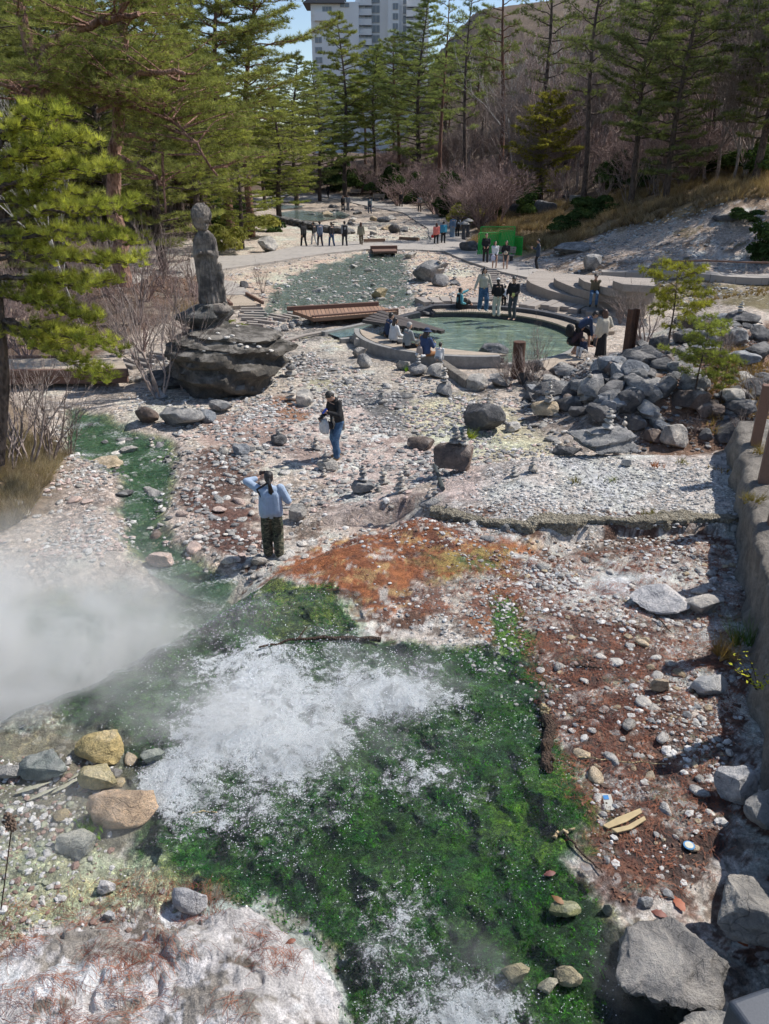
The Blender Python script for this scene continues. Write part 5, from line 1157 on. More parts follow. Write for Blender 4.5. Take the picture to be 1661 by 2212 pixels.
def dog(loc, yaw):
    mb = MB(); t_ = thing('dog', tuple(loc), 'small tan dog in a patterned vest sitting with the man in grey hoodie', 'dog', None, yaw)
    cap_(mb, (0, -.05, .08), (0, .04, .22), .075, .065); cap_(mb, (0, .05, .22), (0, .07, .30), .045, .045); ell(mb, (0, .09, .33), (.055, .06, .052)); cap_(mb, (0, .13, .32), (0, .175, .305), .026, .018)
    for q in (-1, 1):
        cap_(mb, (q*.035, .075, .17), (q*.04, .09, .02), .024, .016); cap_(mb, (q*.04, .09, .015), (q*.04, .115, .012), .018, .015)
        cap_(mb, (q*.06, -.05, .07), (q*.075, .03, .06), .045, .03); cap_(mb, (q*.075, .03, .05), (q*.07, -.02, .02), .022, .018); cap_(mb, (q*.07, -.01, .015), (q*.07, .05, .013), .018, .016)
        cap_(mb, (q*.035, .075, .365), (q*.055, .07, .425), .024, .006)
    cap_(mb, (0, -.11, .05), (.05, -.19, .12), .018, .012)
    remesh(mb, 'body', simple('tan_fur', (.36, .20, .09), .95, 60, .5), t_, .009)
    mb = MB(); cap_(mb, (0, -.04, .10), (0, .035, .21), .088, .078); remesh(mb, 'vest', cloth((.20, .19, .10), 'flower'), t_, .011)
    for q in (-1, 1): mb = MB(); ell(mb, (q*.024, .138, .345), (.008, .006, .008), None, 1); mb.obj('eye', M_eye, t_)
    mb = MB(); ell(mb, (0, .192, .308), (.011, .008, .009), None, 1); mb.obj('nose', M_eye, t_)
q = P3(903, 750, .385); dog((q.x, q.y, .40), math.radians(-100))
t, J = sitter(917, 768, -45, 1.66, 'woman in navy bucket hat and blue shirt sitting on the curved bench', top=((.05, .08, .17), 'plain'), bottom=((.30, .14, .06), 'plain'), hair='bob', hat=(NAVY, 'bucket'), wl=(-.1, .36, .78), wr=(.1, .4, .74), lean=.12, width=1.08)
bagthing(t, (-.02, -.22, .72), (.24, .12, .28), (.42, .34, .30), 'beige shoulder bag hanging behind the woman in the bucket hat', name='shoulder_bag')
sitter(946, 779, -30, 1.12, 'small child with dark bun in white shirt sitting at the end of the curved bench', top=(WHT, 'plain'), bottom=(GRY, 'plain'), hair='bun', wl=(-.1, .3, .55), wr=(.12, .3, .55), lean=.35)
# group at the near right edge
t, J = person(P_(1243, 764, .14), math.radians(-100), 1.70, 'man in navy shirt and black shorts stooping with one foot raised at the bath corner', top=(NAVY, 'plain'), bottom=(BLK, 'plain'), legs='rolled', lean=.95, wl=(-.05, .52, .55), wr=(.12, .5, .52), fl=(-.02, .42, .30), fr=(.0, -.05), barefoot=True, vox=.02)
t, J = person(P_(1224, 770, .14)+Vector((.15, .3, 0)), math.radians(-75), 1.62, 'crouching person with a black backpack at the bath corner', top=((.05, .03, .035), 'plain'), bottom=(BLK, 'plain'), pelz=.42, lean=.7, wl=(-.1, .5, .45), wr=(.15, .5, .42), fl=(-.02, .18), fr=(.02, .1), vox=.02, legs='rolled', barefoot=True)
bagthing(t, (0, -.06, 1.02), (.34, .22, .42), BLK, 'black backpack on the back of the crouching person', name='backpack', handles=False)
person(P_(1262, 770, .12), math.radians(120), 1.1, 'child in dark navy and white clothes sitting beside the woman in cream fleece', top=((.03, .04, .08), 'plain'), bottom=(WHT, 'plain'), seat=.14, fl=(-.1, .42, .06), fr=(.1, .4, .06), vox=.02, wl=(-.1, .3, .25), wr=(.12, .3, .22), lean=.3)
person(P_(1296, 773, .1), math.radians(20), 1.60, 'woman in cream fleece jacket and long black skirt seen from behind by the bath', top=(CREAM, 'plain'), bottom=(BLK, 'plain'), legs='longskirt', hair='bob', haircol=M_brownhair, wl=(-.26, .05, .86), wr=(.24, .16, 1.0), coat=.10, width=1.12, vox=.02, shoes=(.3, .25, .2))
def foot_at(px, py): return at(px, py)
# sitting on the tiered deck
q = P3(1284, 634, .86); person(Vector((q.x, q.y, .42)), math.radians(165), 1.66, 'person in brown jacket and jeans sitting on the tiered deck, hands at the face', seat=.46, top=((.13, .11, .07), 'plain'), bottom=(DEN, 'denim'), wl=(-.05, .22, .98), wr=(.06, .22, .98), lean=.35, fl=(-.12, .42, .07), fr=(.12, .40, .07), vox=.02)
t = bpy.data.objects[-1] if False else None
bgt = thing('plastic_bag', tuple(P3(1274, 642, .5)), 'white plastic bag beside the person sitting on the tiered deck', 'bag'); mb = MB(); V, F = ICO[3]; V = V.copy(); V = np.sign(V)*np.abs(V)**.7; V += .15*fbm(V[:, 0]*2, V[:, 1]*2, V[:, 2]*2, 3)[:, None]; mb.add(V*np.array([.22, .12, .25])+np.array([0, 0, .25]), F); mb.obj('sack', cloth(WHT), bgt); mb = MB(); tube(mb, [(-.08, 0, .45), (0, 0, .58), (.08, 0, .45)], .012, 6); mb.obj('handle', cloth(WHT), bgt)
# right path
stand(1048, 570, 175, 58, 'man in black coat with a light face mask standing before the green fence', top=(BLK, 'plain'), bottom=((.03, .025, .025), 'plain'), haircol=M_brownhair, hair='short', coat=.1, wl=(-.12, .2, .98), wr=(.14, .2, .98), pose='walk', h=1.78)
t, J = stand(1067, 583, 180, 56, 'young woman in white sweater and black skirt holding a white paper bag', top=(WHT, 'plain'), bottom=(BLK, 'plain'), legs='skirt', hair='bob', wl=(-.1, .22, .92), wr=(.1, .22, .92), h=1.60)
bagthing(t, (.12, .24, .88), (.28, .1, .34), (.55, .55, .66), 'white paper bag held by the young woman in white sweater', name='paper_bag')
t, J = stand(1091, 583, 165, 57, 'young woman in black top and grey skirt with a cream shoulder bag', top=(BLK, 'plain'), bottom=((.05, .055, .06), 'plain'), legs='skirt', hair='long', wl=(-.1, .22, 1.0), wr=(.2, .15, 1.0), h=1.62)
bagthing(t, (.0, .20, 1.06), (.26, .1, .18), (.5, .44, .34), 'cream shoulder bag of the young woman in black top', name='shoulder_bag')
stand(1160, 582, 80, 59, 'man in dark blue jacket looking at his phone on the edge of the scree', top=((.035, .05, .075), 'plain'), bottom=(BLK, 'plain'), coat=.12, wl=(-.1, .34, 1.22), wr=(.12, .3, 1.15), head=(.2, 0), h=1.70)
t, J = stand(942, 530, 10, 41, 'girl in coral pink jacket walking away with a red bag', top=((.75, .20, .16), 'plain'), bottom=(BLK, 'plain'), hair='long', haircol=M_brownhair, pose='walk', coat=.05, h=1.55, width=1.15)
bagthing(t, (-.28, .0, .76), (.24, .1, .22), (.45, .02, .02), 'small red handbag carried by the girl in pink', name='handbag')
stand(957, 528, 0, 41, 'child in bright blue patterned jacket walking beside the girl in pink', top=((.05, .28, .42), 'plain'), bottom=(BLK, 'plain'), pose='walk', h=1.62, width=1.1)
stand(977, 516, 15, 43, 'person in light denim jacket and wide pale jeans seen from behind', top=((.13, .20, .30), 'plain'), bottom=((.22, .30, .38), 'plain'), haircol=M_brownhair, wide=1.4, h=1.72)
stand(988, 514, 20, 40, 'woman in black with a white shawl beside the person in pale jeans', top=(WHT, 'plain'), bottom=(BLK, 'plain'), hair='long', h=1.58, vest=BLK)
# far group on the path
for x, y, yw, h_, la, kw in ((657, 535, 45, 1.78, 'tall person all in black leading the group on the paved path', dict(top=(BLK, 'plain'), bottom=(BLK, 'plain'), hair='long', width=1.15, coat=.1)),
    (679, 530, 60, 1.62, 'person in black top and white trousers in the group on the path', dict(top=(BLK, 'plain'), bottom=(WHT, 'plain'))),
    (692, 533, 30, 1.74, 'person in blue grey jacket with a white cloth in the group on the path', dict(top=((.11, .14, .20), 'plain'), bottom=((.02, .02, .04), 'plain'), coat=.08)),
    (717, 534, 40, 1.72, 'person in black jacket with white hood and blue jeans on the path', dict(top=(BLK, 'plain'), bottom=((.04, .08, .16), 'plain'))),
    (745, 533, 20, 1.75, 'person in black vest with grey sleeves on the path', dict(top=(GRY, 'plain'), vest=BLK, bottom=((.02, .025, .035), 'plain'))),
    (780, 531, -10, 1.62, 'person in khaki jacket and brown trousers last in the group on the path', dict(top=((.26, .24, .17), 'plain'), bottom=((.10, .075, .05), 'plain'), haircol=M_brownhair, hair='bob', coat=.08)),
    (709, 427, 160, 1.75, 'distant figure in black on the far path near a bench', dict()), (741, 457, 200, 1.65, 'distant woman in black with long hair by the far pool', dict(hair='long')),
    (752, 456, 170, 1.7, 'distant person in grey beside the far pool', dict(top=(GRY, 'plain'), bottom=(GRY, 'plain'))), (799, 461, 20, 1.7, 'distant person in blue grey walking on the far gravel', dict(top=((.12, .17, .2), 'plain'), bottom=(NAVY, 'plain'))),
    (866, 448, 190, 1.7, 'distant figure in black before the dark bushes', dict()), (906, 457, 185, 1.72, 'distant man in striped grey shirt next to a bench', dict(top=(GRY, 'plain')))):
    kw = dict(kw); stand(x, y, yw, 50, la, h=h_, pose='walk', **kw)
# shoes left on the bench and on the rim
def shoes(px, py, z, col, la, rz):
    for i in (0, 1):
        q = P3(px+i*11, py+i*3, z); mb = MB(); cap_(mb, (0, -.07, .035), (0, .07, .03), .04, .038); cap_(mb, (0, -.07, .06), (0, -.03, .06), .035, .03); o = remesh(mb, 'shoe', cloth(col), None, .009, q); o.rotation_euler.z = rz+i*.2; tag(o, la, 'shoe', 'pair of '+la.split(' lying')[0])
shoes(852, 740, .385, BLK, 'black white-soled shoe lying on the curved bench', -1.2); shoes(903, 768, .42, WHT, 'white shoe lying on the end of the curved wall', -1.0)
shoes(1270, 778, .14, WHT, 'white shoe lying on the boards by the cream coat', -.6)
# ------------------------------------------------------------------ statue
b = at(455, 705); sp = LR.location; k = FP/zc(Vector((b.x, sp.y+.3, 2.4)))
def statue():
    base = depth_at(455, 655, sp.y+.35); t = thing('stone_statue', tuple(base), 'tall weathered stone statue of a robed figure with large coiled hair, child at its side', 'statue', None, 0)
    u = (655-452)/(FP/zc(base))/ (cT)  # total height
    u = u*.88; S_ = u/3.2
    t0 = NT('statue_stone'); v = t0.obj(); f = t0.noise(2.2, 8, v, .7); st = t0.noise(6, 5, t0.n('Mapping', {'Vector': v, 'Scale': (3, 3, .35)}).outputs[0], .6)
    c = t0.mix(t0.rmp(f, .4, .62), (.085, .075, .068), (.30, .26, .22)); c = t0.mix(t0.rmp(st, .5, .65, 0, .6), c, (.06, .055, .05)); M = t0.done(t0.bsdf(c, .95, t0.bump(t0.math('ADD', f, st), .8, .06)))
    mb = MB(); W = .42*S_
    prof = [(0, .50, .36), (.25, .47, .34), (.9, .40, .32), (1.4, .36, .30), (1.8, .38, .30), (2.05, .40, .28), (2.25, .30, .24)]
    for (z0, w0, d0), (z1, w1, d1) in zip(prof[:-1], prof[1:]):
        for kx in (-.5, 0, .5): cap_(mb, (kx*w0*S_*.95, 0, z0*S_+.1), (kx*w1*S_*.95, 0, z1*S_), w0*.55*S_, w1*.55*S_, 14)
    for a in np.linspace(-2.6, 2.6, 13): cap_(mb, (math.sin(a)*.44*S_, math.cos(a)*-.30*S_, .05), (math.sin(a)*.30*S_, math.cos(a)*-.22*S_, 1.35*S_), .07*S_, .035*S_, 8)
    for q, e in ((1, .12), (-1, .0)):   # arms with hanging sleeves
        cap_(mb, (q*.33*S_, 0, 2.08*S_), (q*.42*S_, -.08*S_, 1.62*S_), .15*S_, .13*S_); cap_(mb, (q*.42*S_, -.08*S_, 1.62*S_), (q*.16*S_, -.30*S_, 1.72*S_), .13*S_, .08*S_)
        cap_(mb, (q*.38*S_, -.12*S_, 1.6*S_), (q*.40*S_, -.05*S_, .75*S_), .12*S_, .07*S_)
    cap_(mb, (0, 0, 2.2*S_), (0, .0, 2.5*S_), .13*S_, .12*S_)
    remesh(mb, 'robe', M, t, .028, None, 1)
    mb = MB(); ell(mb, (0.02*S_, -.02*S_, 2.62*S_), (.20*S_, .21*S_, .26*S_), None, 3); cap_(mb, (.12*S_, -.16*S_, 2.62*S_), (.16*S_, -.20*S_, 2.56*S_), .03*S_, .035*S_); ell(mb, (.06*S_, -.17*S_, 2.46*S_), (.07*S_, .05*S_, .03*S_)); remesh(mb, 'head', M, t, .022, None, 1)
    mb = MB(); ell(mb, (-.05*S_, 0, 2.90*S_), (.40*S_, .38*S_, .36*S_), None, 3); ell(mb, (-.10*S_, .02*S_, 2.68*S_), (.33*S_, .32*S_, .30*S_), None, 3); cap_(mb, (.02*S_, 0, 3.12*S_), (.10*S_, 0, 3.26*S_), .10*S_, .03*S_)
    cap_(mb, (-.22*S_, .02*S_, 2.7*S_), (-.22*S_, .0, 2.38*S_), .10*S_, .05*S_)
    V, F = ICO[2]
    for i in range(260):
        z = random.uniform(-.6, 1); a = random.uniform(0, 6.28); r_ = math.sqrt(max(0, 1-z*z)); ell(mb, (-.05*S_+.40*S_*r_*math.cos(a), .38*S_*r_*math.sin(a), 2.90*S_+.36*S_*z), (.035*S_, .035*S_, .03*S_), None, 1)
    remesh(mb, 'coiled_hair', M, t, .022, None, 0)
    mb = MB(); cx_ = .52*S_; ell(mb, (cx_, -.05*S_, 1.20*S_), (.12*S_, .13*S_, .14*S_)); cap_(mb, (cx_, 0, 1.02*S_), (cx_-.02*S_, 0, .55*S_), .15*S_, .14*S_); cap_(mb, (cx_-.05*S_, -.03*S_, .5*S_), (cx_+.0*S_, -.05*S_, .08*S_), .10*S_, .06*S_); cap_(mb, (cx_+.08*S_, -.03*S_, .5*S_), (cx_+.14*S_, -.06*S_, .08*S_), .09*S_, .055*S_)
    cap_(mb, (cx_+.12*S_, -.02*S_, .95*S_), (cx_+.10*S_, -.18*S_, .72*S_), .06*S_, .05*S_); cap_(mb, (cx_+.14*S_, -.06*S_, .07*S_), (cx_+.2*S_, -.16*S_, .05*S_), .05*S_, .04*S_)
    cap_(mb, (cx_-.1*S_, 0, .98*S_), (cx_-.24*S_, -.1*S_, .92*S_), .06*S_, .05*S_); ell(mb, (cx_, -.05*S_, 1.28*S_), (.13*S_, .14*S_, .11*S_)); remesh(mb, 'child_figure', M, t, .02, None, 1)
    mb = MB(); V, F = ICO[4]; V = V.copy(); V = np.sign(V)*np.abs(V)**.55; V += .03*fbm(V[:, 0]*4, V[:, 1]*4, V[:, 2]*4, 4)[:, None]; V[:, :2] *= (1-.22*np.abs(np.sin(V[:, 2:3]*2.2)))
    mb.add(V*np.array([.82*S_, .60*S_, .27*S_])+np.array([.05, 0, -.22*S_]), F); mb.obj('lotus_plinth', M, t)
statue(); bpy.data.objects['stone_statue'].scale = (.82, .9, 1.)
# green fence frames stacked by the path
M_green = simple('green_paint', (.02, .42, .06), .45, 30, .1)
def fence_panel(name, c, w_, h_, rz, label, solid=True):
    t = thing(name, tuple(c), label, 'fence panel', None, rz); mb = MB()
    for x in (-w_/2, w_/2): tube(mb, [(x, 0, 0), (x, 0, h_)], .035, 8)
    for z in (.08, h_*.5, h_): tube(mb, [(-w_/2, 0, z), (w_/2, 0, z)], .03, 8)
    mb.obj('frame', M_green, t)
    mb = MB(); n = int(w_/.11)
    if solid:
        for i in range(n): x = -w_/2+(i+.5)*w_/n; box(mb, (x, 0, h_/2), (.085, .015, h_-.1), tilt=[[math.cos(.12), 0, math.sin(.12)], [0, 1, 0], [-math.sin(.12), 0, math.cos(.12)]])
        mb.obj('slat_infill', M_green, t, smooth=False)
    else:
        for i in range(-int(h_/.12), n): x = -w_/2+i*.12; tube(mb, [(max(x, -w_/2), 0, max(0, (-w_/2-x))), (min(x+h_, w_/2), 0, min(h_, w_/2-x))], .008, 4, cap=False); tube(mb, [(max(x, -w_/2), 0, h_-max(0, (-w_/2-x))), (min(x+h_, w_/2), 0, h_-min(h_, w_/2-x))], .008, 4, cap=False)
        mb.obj('wire_mesh', M_green, t)
g0 = at(1057, 560); g0 = g0+Vector((0, 1.2, 0))
fence_panel('green_fence', g0+Vector((.15, .5, 0)), 1.5, 1.45, .25, 'left bright green slatted fence panel behind the people')
fence_panel('green_fence', g0+Vector((1.25, .2, 0)), 1.0, 1.6, -.5, 'middle bright green slatted fence panel, tallest of the three')
fence_panel('green_fence', g0+Vector((2.0, .3, 0)), .9, 1.25, -1.0, 'right bright green slatted fence panel above the bench')
fence_panel('green_fence', g0+Vector((.8, 1.4, 0)), 2.3, 1.75, .05, 'green diamond mesh fence panel at the back of the pen', False)
def bench(px, py, rz, label, stone=False, s_=1.0):
    b_ = at(px, py); t = thing('bench', tuple(b_), label, 'bench', None, rz)
    W = 1.6*s_
    if stone:
        mb = MB(); box(mb, (0, 0, .42), (1.5, .5, .12)); bevel(mb.obj('seat', M_concrete, t, smooth=False), .02)
        for q in (-1, 1): mb = MB(); box(mb, (q*.5, 0, .18), (.22, .4, .36)); bevel(mb.obj('leg', M_concrete, t, smooth=False), .02)
        return
    mb = MB()
    for i in range(4): box(mb, (0, -.2+i*.13, .45), (W, .11, .04))
    mb.obj('seat', M_greywood, t, smooth=False); mb = MB()
    for i in range(3): box(mb, (0, .27+i*.03, .6+i*.13), (W, .035, .11))
    mb.obj('backrest', M_greywood, t, smooth=False)
    for q in (-1, 1):
        mb = MB(); box(mb, (q*W*.4, 0, .22), (.07, .45, .42)); beam(mb, (q*W*.4, .25, .4), (q*W*.4, .36, .95), .06, .05); mb.obj('leg', M_darkwood, t, smooth=False)
bench(1083, 566, -.5, 'grey wooden bench in front of the green fence panels'); bench(1019, 541, .1, 'flat stone bench at the path edge under the dry grass', True)
bench(767, 423, -.25, 'wooden bench left of two on the far path'); bench(817, 435, -.25, 'wooden bench right of two on the far path'); bench(915, 443, -.4, 'tan wooden bench beside the man in striped shirt'); 
# small memorial lantern posts near the pale jeans couple
for px, py, la in ((1001, 520, 'short dark lantern shaped stone post by the path'), (1010, 512, 'taller dark lantern shaped stone post by the path')):
    b_ = at(px, py); t = thing('stone_lantern', tuple(b_), la, 'stone lantern'); mb = MB(); tube(mb, [(0, 0, 0), (0, 0, .9)], [.16, .12], 8); mb.obj('shaft', M_blackstone, t)
    mb = MB(); box(mb, (0, 0, 1.05), (.34, .34, .3)); bevel(mb.obj('lamp_house', M_blackstone, t, smooth=False), .02); mb = MB(); tube(mb, [(0, 0, 1.2), (0, 0, 1.28), (0, 0, 1.42)], [.42, .38, .06], 8); mb.obj('roof', M_concrete, t)
b_ = at(1165, 466); mb = MB(); box(mb, (0, 0, .3), (.22, .06, .7)); o = mb.obj('marker_post', simple('white_paint', (.6, .58, .52), .8), None, False, b_); bevel(o); tag(o, 'small white marker post on the wooded slope', 'marker post')
b_ = at(1222, 430); t = thing('stone_buddha', tuple(b_), 'small seated stone figure under the pines on the slope', 'statue'); mb = MB(); ell(mb, (0, 0, .18), (.4, .3, .2)); ell(mb, (0, 0, .5), (.24, .2, .32)); remesh(mb, 'body', M_blackstone, t, .04); mb = MB(); ell(mb, (0, 0, .92), (.15, .15, .18)); mb.obj('head', M_blackstone, t)
b_ = at(1244, 438); mb = MB(); box(mb, (0, 0, .35), (1.1, .5, .5)); o = mb.obj('stone_plinth', M_concrete, None, False, b_); bevel(o, .04); tag(o, 'low grey stone plinth among the pines on the slope', 'plinth')
# rusty posts
M_rust = mat_stone('rusty_steel', (.055, .03, .022), (.13, .06, .035), 12, .4, .01)
def ibeam(px, py, top, w_, label, rz):
    b_ = at(px, py); H = (depth_at(px, top, b_.y).z-b_.z); t = thing('steel_post', tuple(b_), label, 'steel post', None, rz)
    for n_, c_, d_ in (('web', (0, 0, H/2), (w_*.9, .03, H)), ('flange', (-w_/2, 0, H/2), (.03, w_*.8, H)), ('flange', (w_/2, 0, H/2), (.03, w_*.8, H))): mb = MB(); box(mb, c_, d_); mb.obj(n_, M_rust, t, smooth=False)
ibeam(1356, 770, 668, .24, 'tall rusty steel beam post beside the rock pile', .5)
b_ = at(1117, 815); H = depth_at(1117, 738, b_.y).z-b_.z; V_ = MB(); tube(V_, [(0, 0, -.1), (.01, 0, H*.3), (0, 0, H*.6), (0, 0, H)], [.21, .2, .19, .19], 18); o = V_.obj('rusty_stump', M_rust, None, True, b_); tag(o, 'short wide rusty brown stump post among bare twigs', 'post')
# kerb running from the bath corner
a_ = at(949, 792); c_ = at(1014, 838); mb = MB(); beam(mb, (0, 0, 0), c_-a_, .3, .3); o = mb.obj('concrete_kerb', M_tanwall, None, False, a_+Vector((0, 0, .1))); bevel(o, .04); tag(o, 'rough pink grey concrete kerb running from the bath corner', 'kerb')
for a, b__, la, r_ in (((610, 742), (702, 720), 'pale thin log lying along the rocky bed before the low bridge cobbles', .07),):
    A_ = at(*a); B_ = at(*b__); mb = MB(); P_l = [Vector(), (B_-A_)*.5+Vector((0, .05, .04)), B_-A_]; tube(mb, P_l, [r_, r_*.9, r_*.7], 8); o = mb.obj('log', M_greywood, None, True, A_+Vector((0, 0, .06))); tag(o, la, 'log')
A_ = at(938, 1010); B_ = at(956, 1062); mb = MB(); tube(mb, [Vector(), B_-A_], .045, 10); o = mb.obj('plastic_pipe', simple('dark_pipe', (.06, .07, .07), .5), None, True, A_+Vector((0, 0, .06))); tag(o, 'short dark pipe lying below the large dark brown boulder', 'pipe')
# rocky weir wall in the far bed
P_w = [at(a, b__) for a, b__ in ((588, 476), (640, 486), (700, 500), (745, 505))]; mb = MB(); rs = np.random.RandomState(5)
for i in range(len(P_w)-1):
    for u in np.linspace(0, 1, 22):
        for r_ in range(2): q = P_w[i].lerp(P_w[i+1], u); V, F = ICO[2]; mb.add(V*np.array([.34, .3, .22])*rs.uniform(.7, 1.2)+np.array([q.x+rs.uniform(-.25, .25), q.y, q.z+.05+.25*r_]), F)
o = mb.obj('cobble_weir', M_rock); o.color = (.10, .10, .10, 1); tag(o, 'dark cobble weir wall crossing the far stream bed', 'weir')
# ------------------------------------------------------------------ wall, posts and railing near the camera
def near_wall():
    A0 = plane(1578, 1135, .75); A1 = plane(1640, 1690, .72); d = (A1-A0)/np.linalg.norm(A1-A0); nrm = np.array([-d[1], d[0]]);
    if nrm[0] < 0: nrm = -nrm
    far = A0-d*3.2; near = A1+d*6
    P = resample([tuple(far), tuple(A0), tuple(A1), tuple(near)], 150); t = thing('retaining_wall', (A0[0], A0[1], .7), 'rough tan concrete retaining wall carrying wooden posts', 'wall')
    top = 1.62; mb = MB(); V = []
    for i, (x, y) in enumerate(P):
        for j in range(16):
            u = j/15
            if u < .7: z = .3+(top-.3)*u/.7; off = .10*(u/.7)
            else: z = top; off = .10+.5*(u-.7)/.3
            V.append((x+nrm[0]*off, y+nrm[1]*off, z))
    V = np.array(V); V[:, :2] += (fbm(V[:, 0]*1.7, V[:, 1]*1.7, V[:, 2]*2.2, 5)*.16+fbm(V[:, 0]*6, V[:, 1]*6, V[:, 2]*3, 4)*.05)[:, None]*nrm; V[:, 2] += .05*fbm(V[:, 0]*3, V[:, 1]*3, V[:, 2], 3)
    V -= np.array([A0[0], A0[1], .7]); n = len(P); m = 16; i = np.arange(n-1)[:, None]; j = np.arange(m-1)[None]
    mb.add(V, np.stack([i*m+j, i*m+j+1, (i+1)*m+j+1, (i+1)*m+j], -1).reshape(-1, 4)); mb.obj('wall_face', M_tanwall, t)
    return A0, d, nrm, top
A0, dW, nW, topW = near_wall()
for k_, s_ in enumerate((-1.75, .05, 1.75, 3.5, 5.2)):
    p_ = A0+dW*s_+nW*.34; mb = MB(); box(mb, (0, 0, .55), (.17, .17, 1.3)); o = mb.obj('wooden_post', M_beam, None, False, Vector((p_[0], p_[1], topW-.08))); o.rotation_euler.z = math.atan2(dW[1], dW[0]); bevel(o, .012)
    tag(o, ('farthest square brown timber post on the concrete wall', 'second square brown timber post on the wall, foot on the corner', 'brown timber post of the wall at the picture edge, above the grass tuft', 'brown timber post on the near part of the wall', 'brown timber post on the wall closest to the camera')[k_], 'post')
q = P3(1630, 2190, 1.5); mb = MB(); box(mb, (0, 0, -.4), (.34, .34, .9)); o = mb.obj('granite_post', mat_stone('blue_granite', (.045, .053, .068), (.07, .08, .10), 60, .1, .003, .5), None, False, q+Vector((.05, -.05, 0))); bevel(o, .04, 4); o.rotation_euler.z = .3; tag(o, 'smooth dark blue grey stone post at the bottom right corner', 'stone post')
# ------------------------------------------------------------------ vegetation
def mat_leaf(name, a, b, tr=.35, rough=.6):
    t = NT(name); p = t.obj(); oc = t.n('ObjectInfo'); f = t.noise(.9, 4, p, .6); c = t.mix(t.rmp(f, .35, .65), a, b)
    c = t.mix(1.0, c, t.attr('Col').outputs['Color'], 'MULTIPLY'); c = t.mix(1.0, c, oc.outputs['Color'], 'MULTIPLY')
    d = t.n('BsdfDiffuse', {'Color': c}).outputs[0]; q = t.n('BsdfTranslucent', {'Color': t.mix(1.0, c, (1.2, 1.25, .7), 'MULTIPLY')}).outputs[0]
    return t.done(t.n('MixShader', {0: tr, 1: d, 2: q}).outputs[0])
M_needle = mat_leaf('pine_needles', (.18, .20, .085), (.39, .40, .155))
M_yneedle = mat_leaf('yellow_green_needles', (.25, .275, .06), (.58, .57, .14), .4)
M_leafd = mat_leaf('evergreen_leaves', (.035, .065, .025), (.09, .13, .045), .25)
M_leafy = mat_leaf('yellow_leaves', (.16, .17, .05), (.34, .32, .10), .4)
M_grassd = mat_leaf('dry_grass', (.28, .20, .10), (.50, .39, .22), .3)
def mbark(name, a, b, sc=6):
    t = NT(name); m = t.n('Mapping', {'Vector': t.obj(), 'Scale': (1, 1, .4)}).outputs[0]; f = t.noise(sc, 6, m, .7); v = t.vor(sc*2.5, m).outputs['Distance']
    return t.done(t.bsdf(t.mix(t.rmp(t.math('ADD', f, t.math('MULTIPLY', v, .3)), .45, .8), a, b), .95, t.bump(t.math('ADD', f, v), 1, .05)))
M_bark = mbark('pine_bark', (.045, .032, .026), (.15, .11, .09)); M_redbark = mbark('red_pine_bark', (.085, .042, .03), (.24, .125, .085)); M_twig = mbark('grey_twig', (.22, .165, .145), (.42, .34, .30)); M_pinktwig = mbark('pink_brown_twig', (.22, .145, .13), (.40, .29, .26)); M_white = mbark('birch_bark', (.45, .41, .38), (.62, .58, .54))
def blades(mb, C, Dn, L, W, K, spread, seed, bright=(.7, 1.3), up=0.):
    """K thin blades from each tuft centre C, around direction Dn"""
    rs = np.random.RandomState(seed); n = len(C)
    d = rs.randn(n, K, 3); d /= np.linalg.norm(d, axis=2)[..., None]; d = Dn[:, None]+d*spread; d[..., 2] += up; d /= np.linalg.norm(d, axis=2)[..., None]+1e-9
    s = np.cross(d, rs.randn(n, K, 3)); s /= np.linalg.norm(s, axis=2)[..., None]+1e-9
    ln = (np.broadcast_to(L, (n,))[:, None]*rs.uniform(.6, 1.1, (n, K)))[..., None]; w = W
    a = C[:, None]+d*ln*.06; V = np.stack([a-s*w/2, a+s*w/2, a+d*ln+s*w*.1], 2).reshape(-1, 3)
    F = np.arange(len(V)).reshape(-1, 3); b = rs.uniform(*bright, n)[:, None, None]*rs.uniform(.75, 1.25, (n, K, 1)); col = np.repeat((b*np.ones(3)).reshape(-1, 3), 3, 0)
    mb.add(V, F, col)
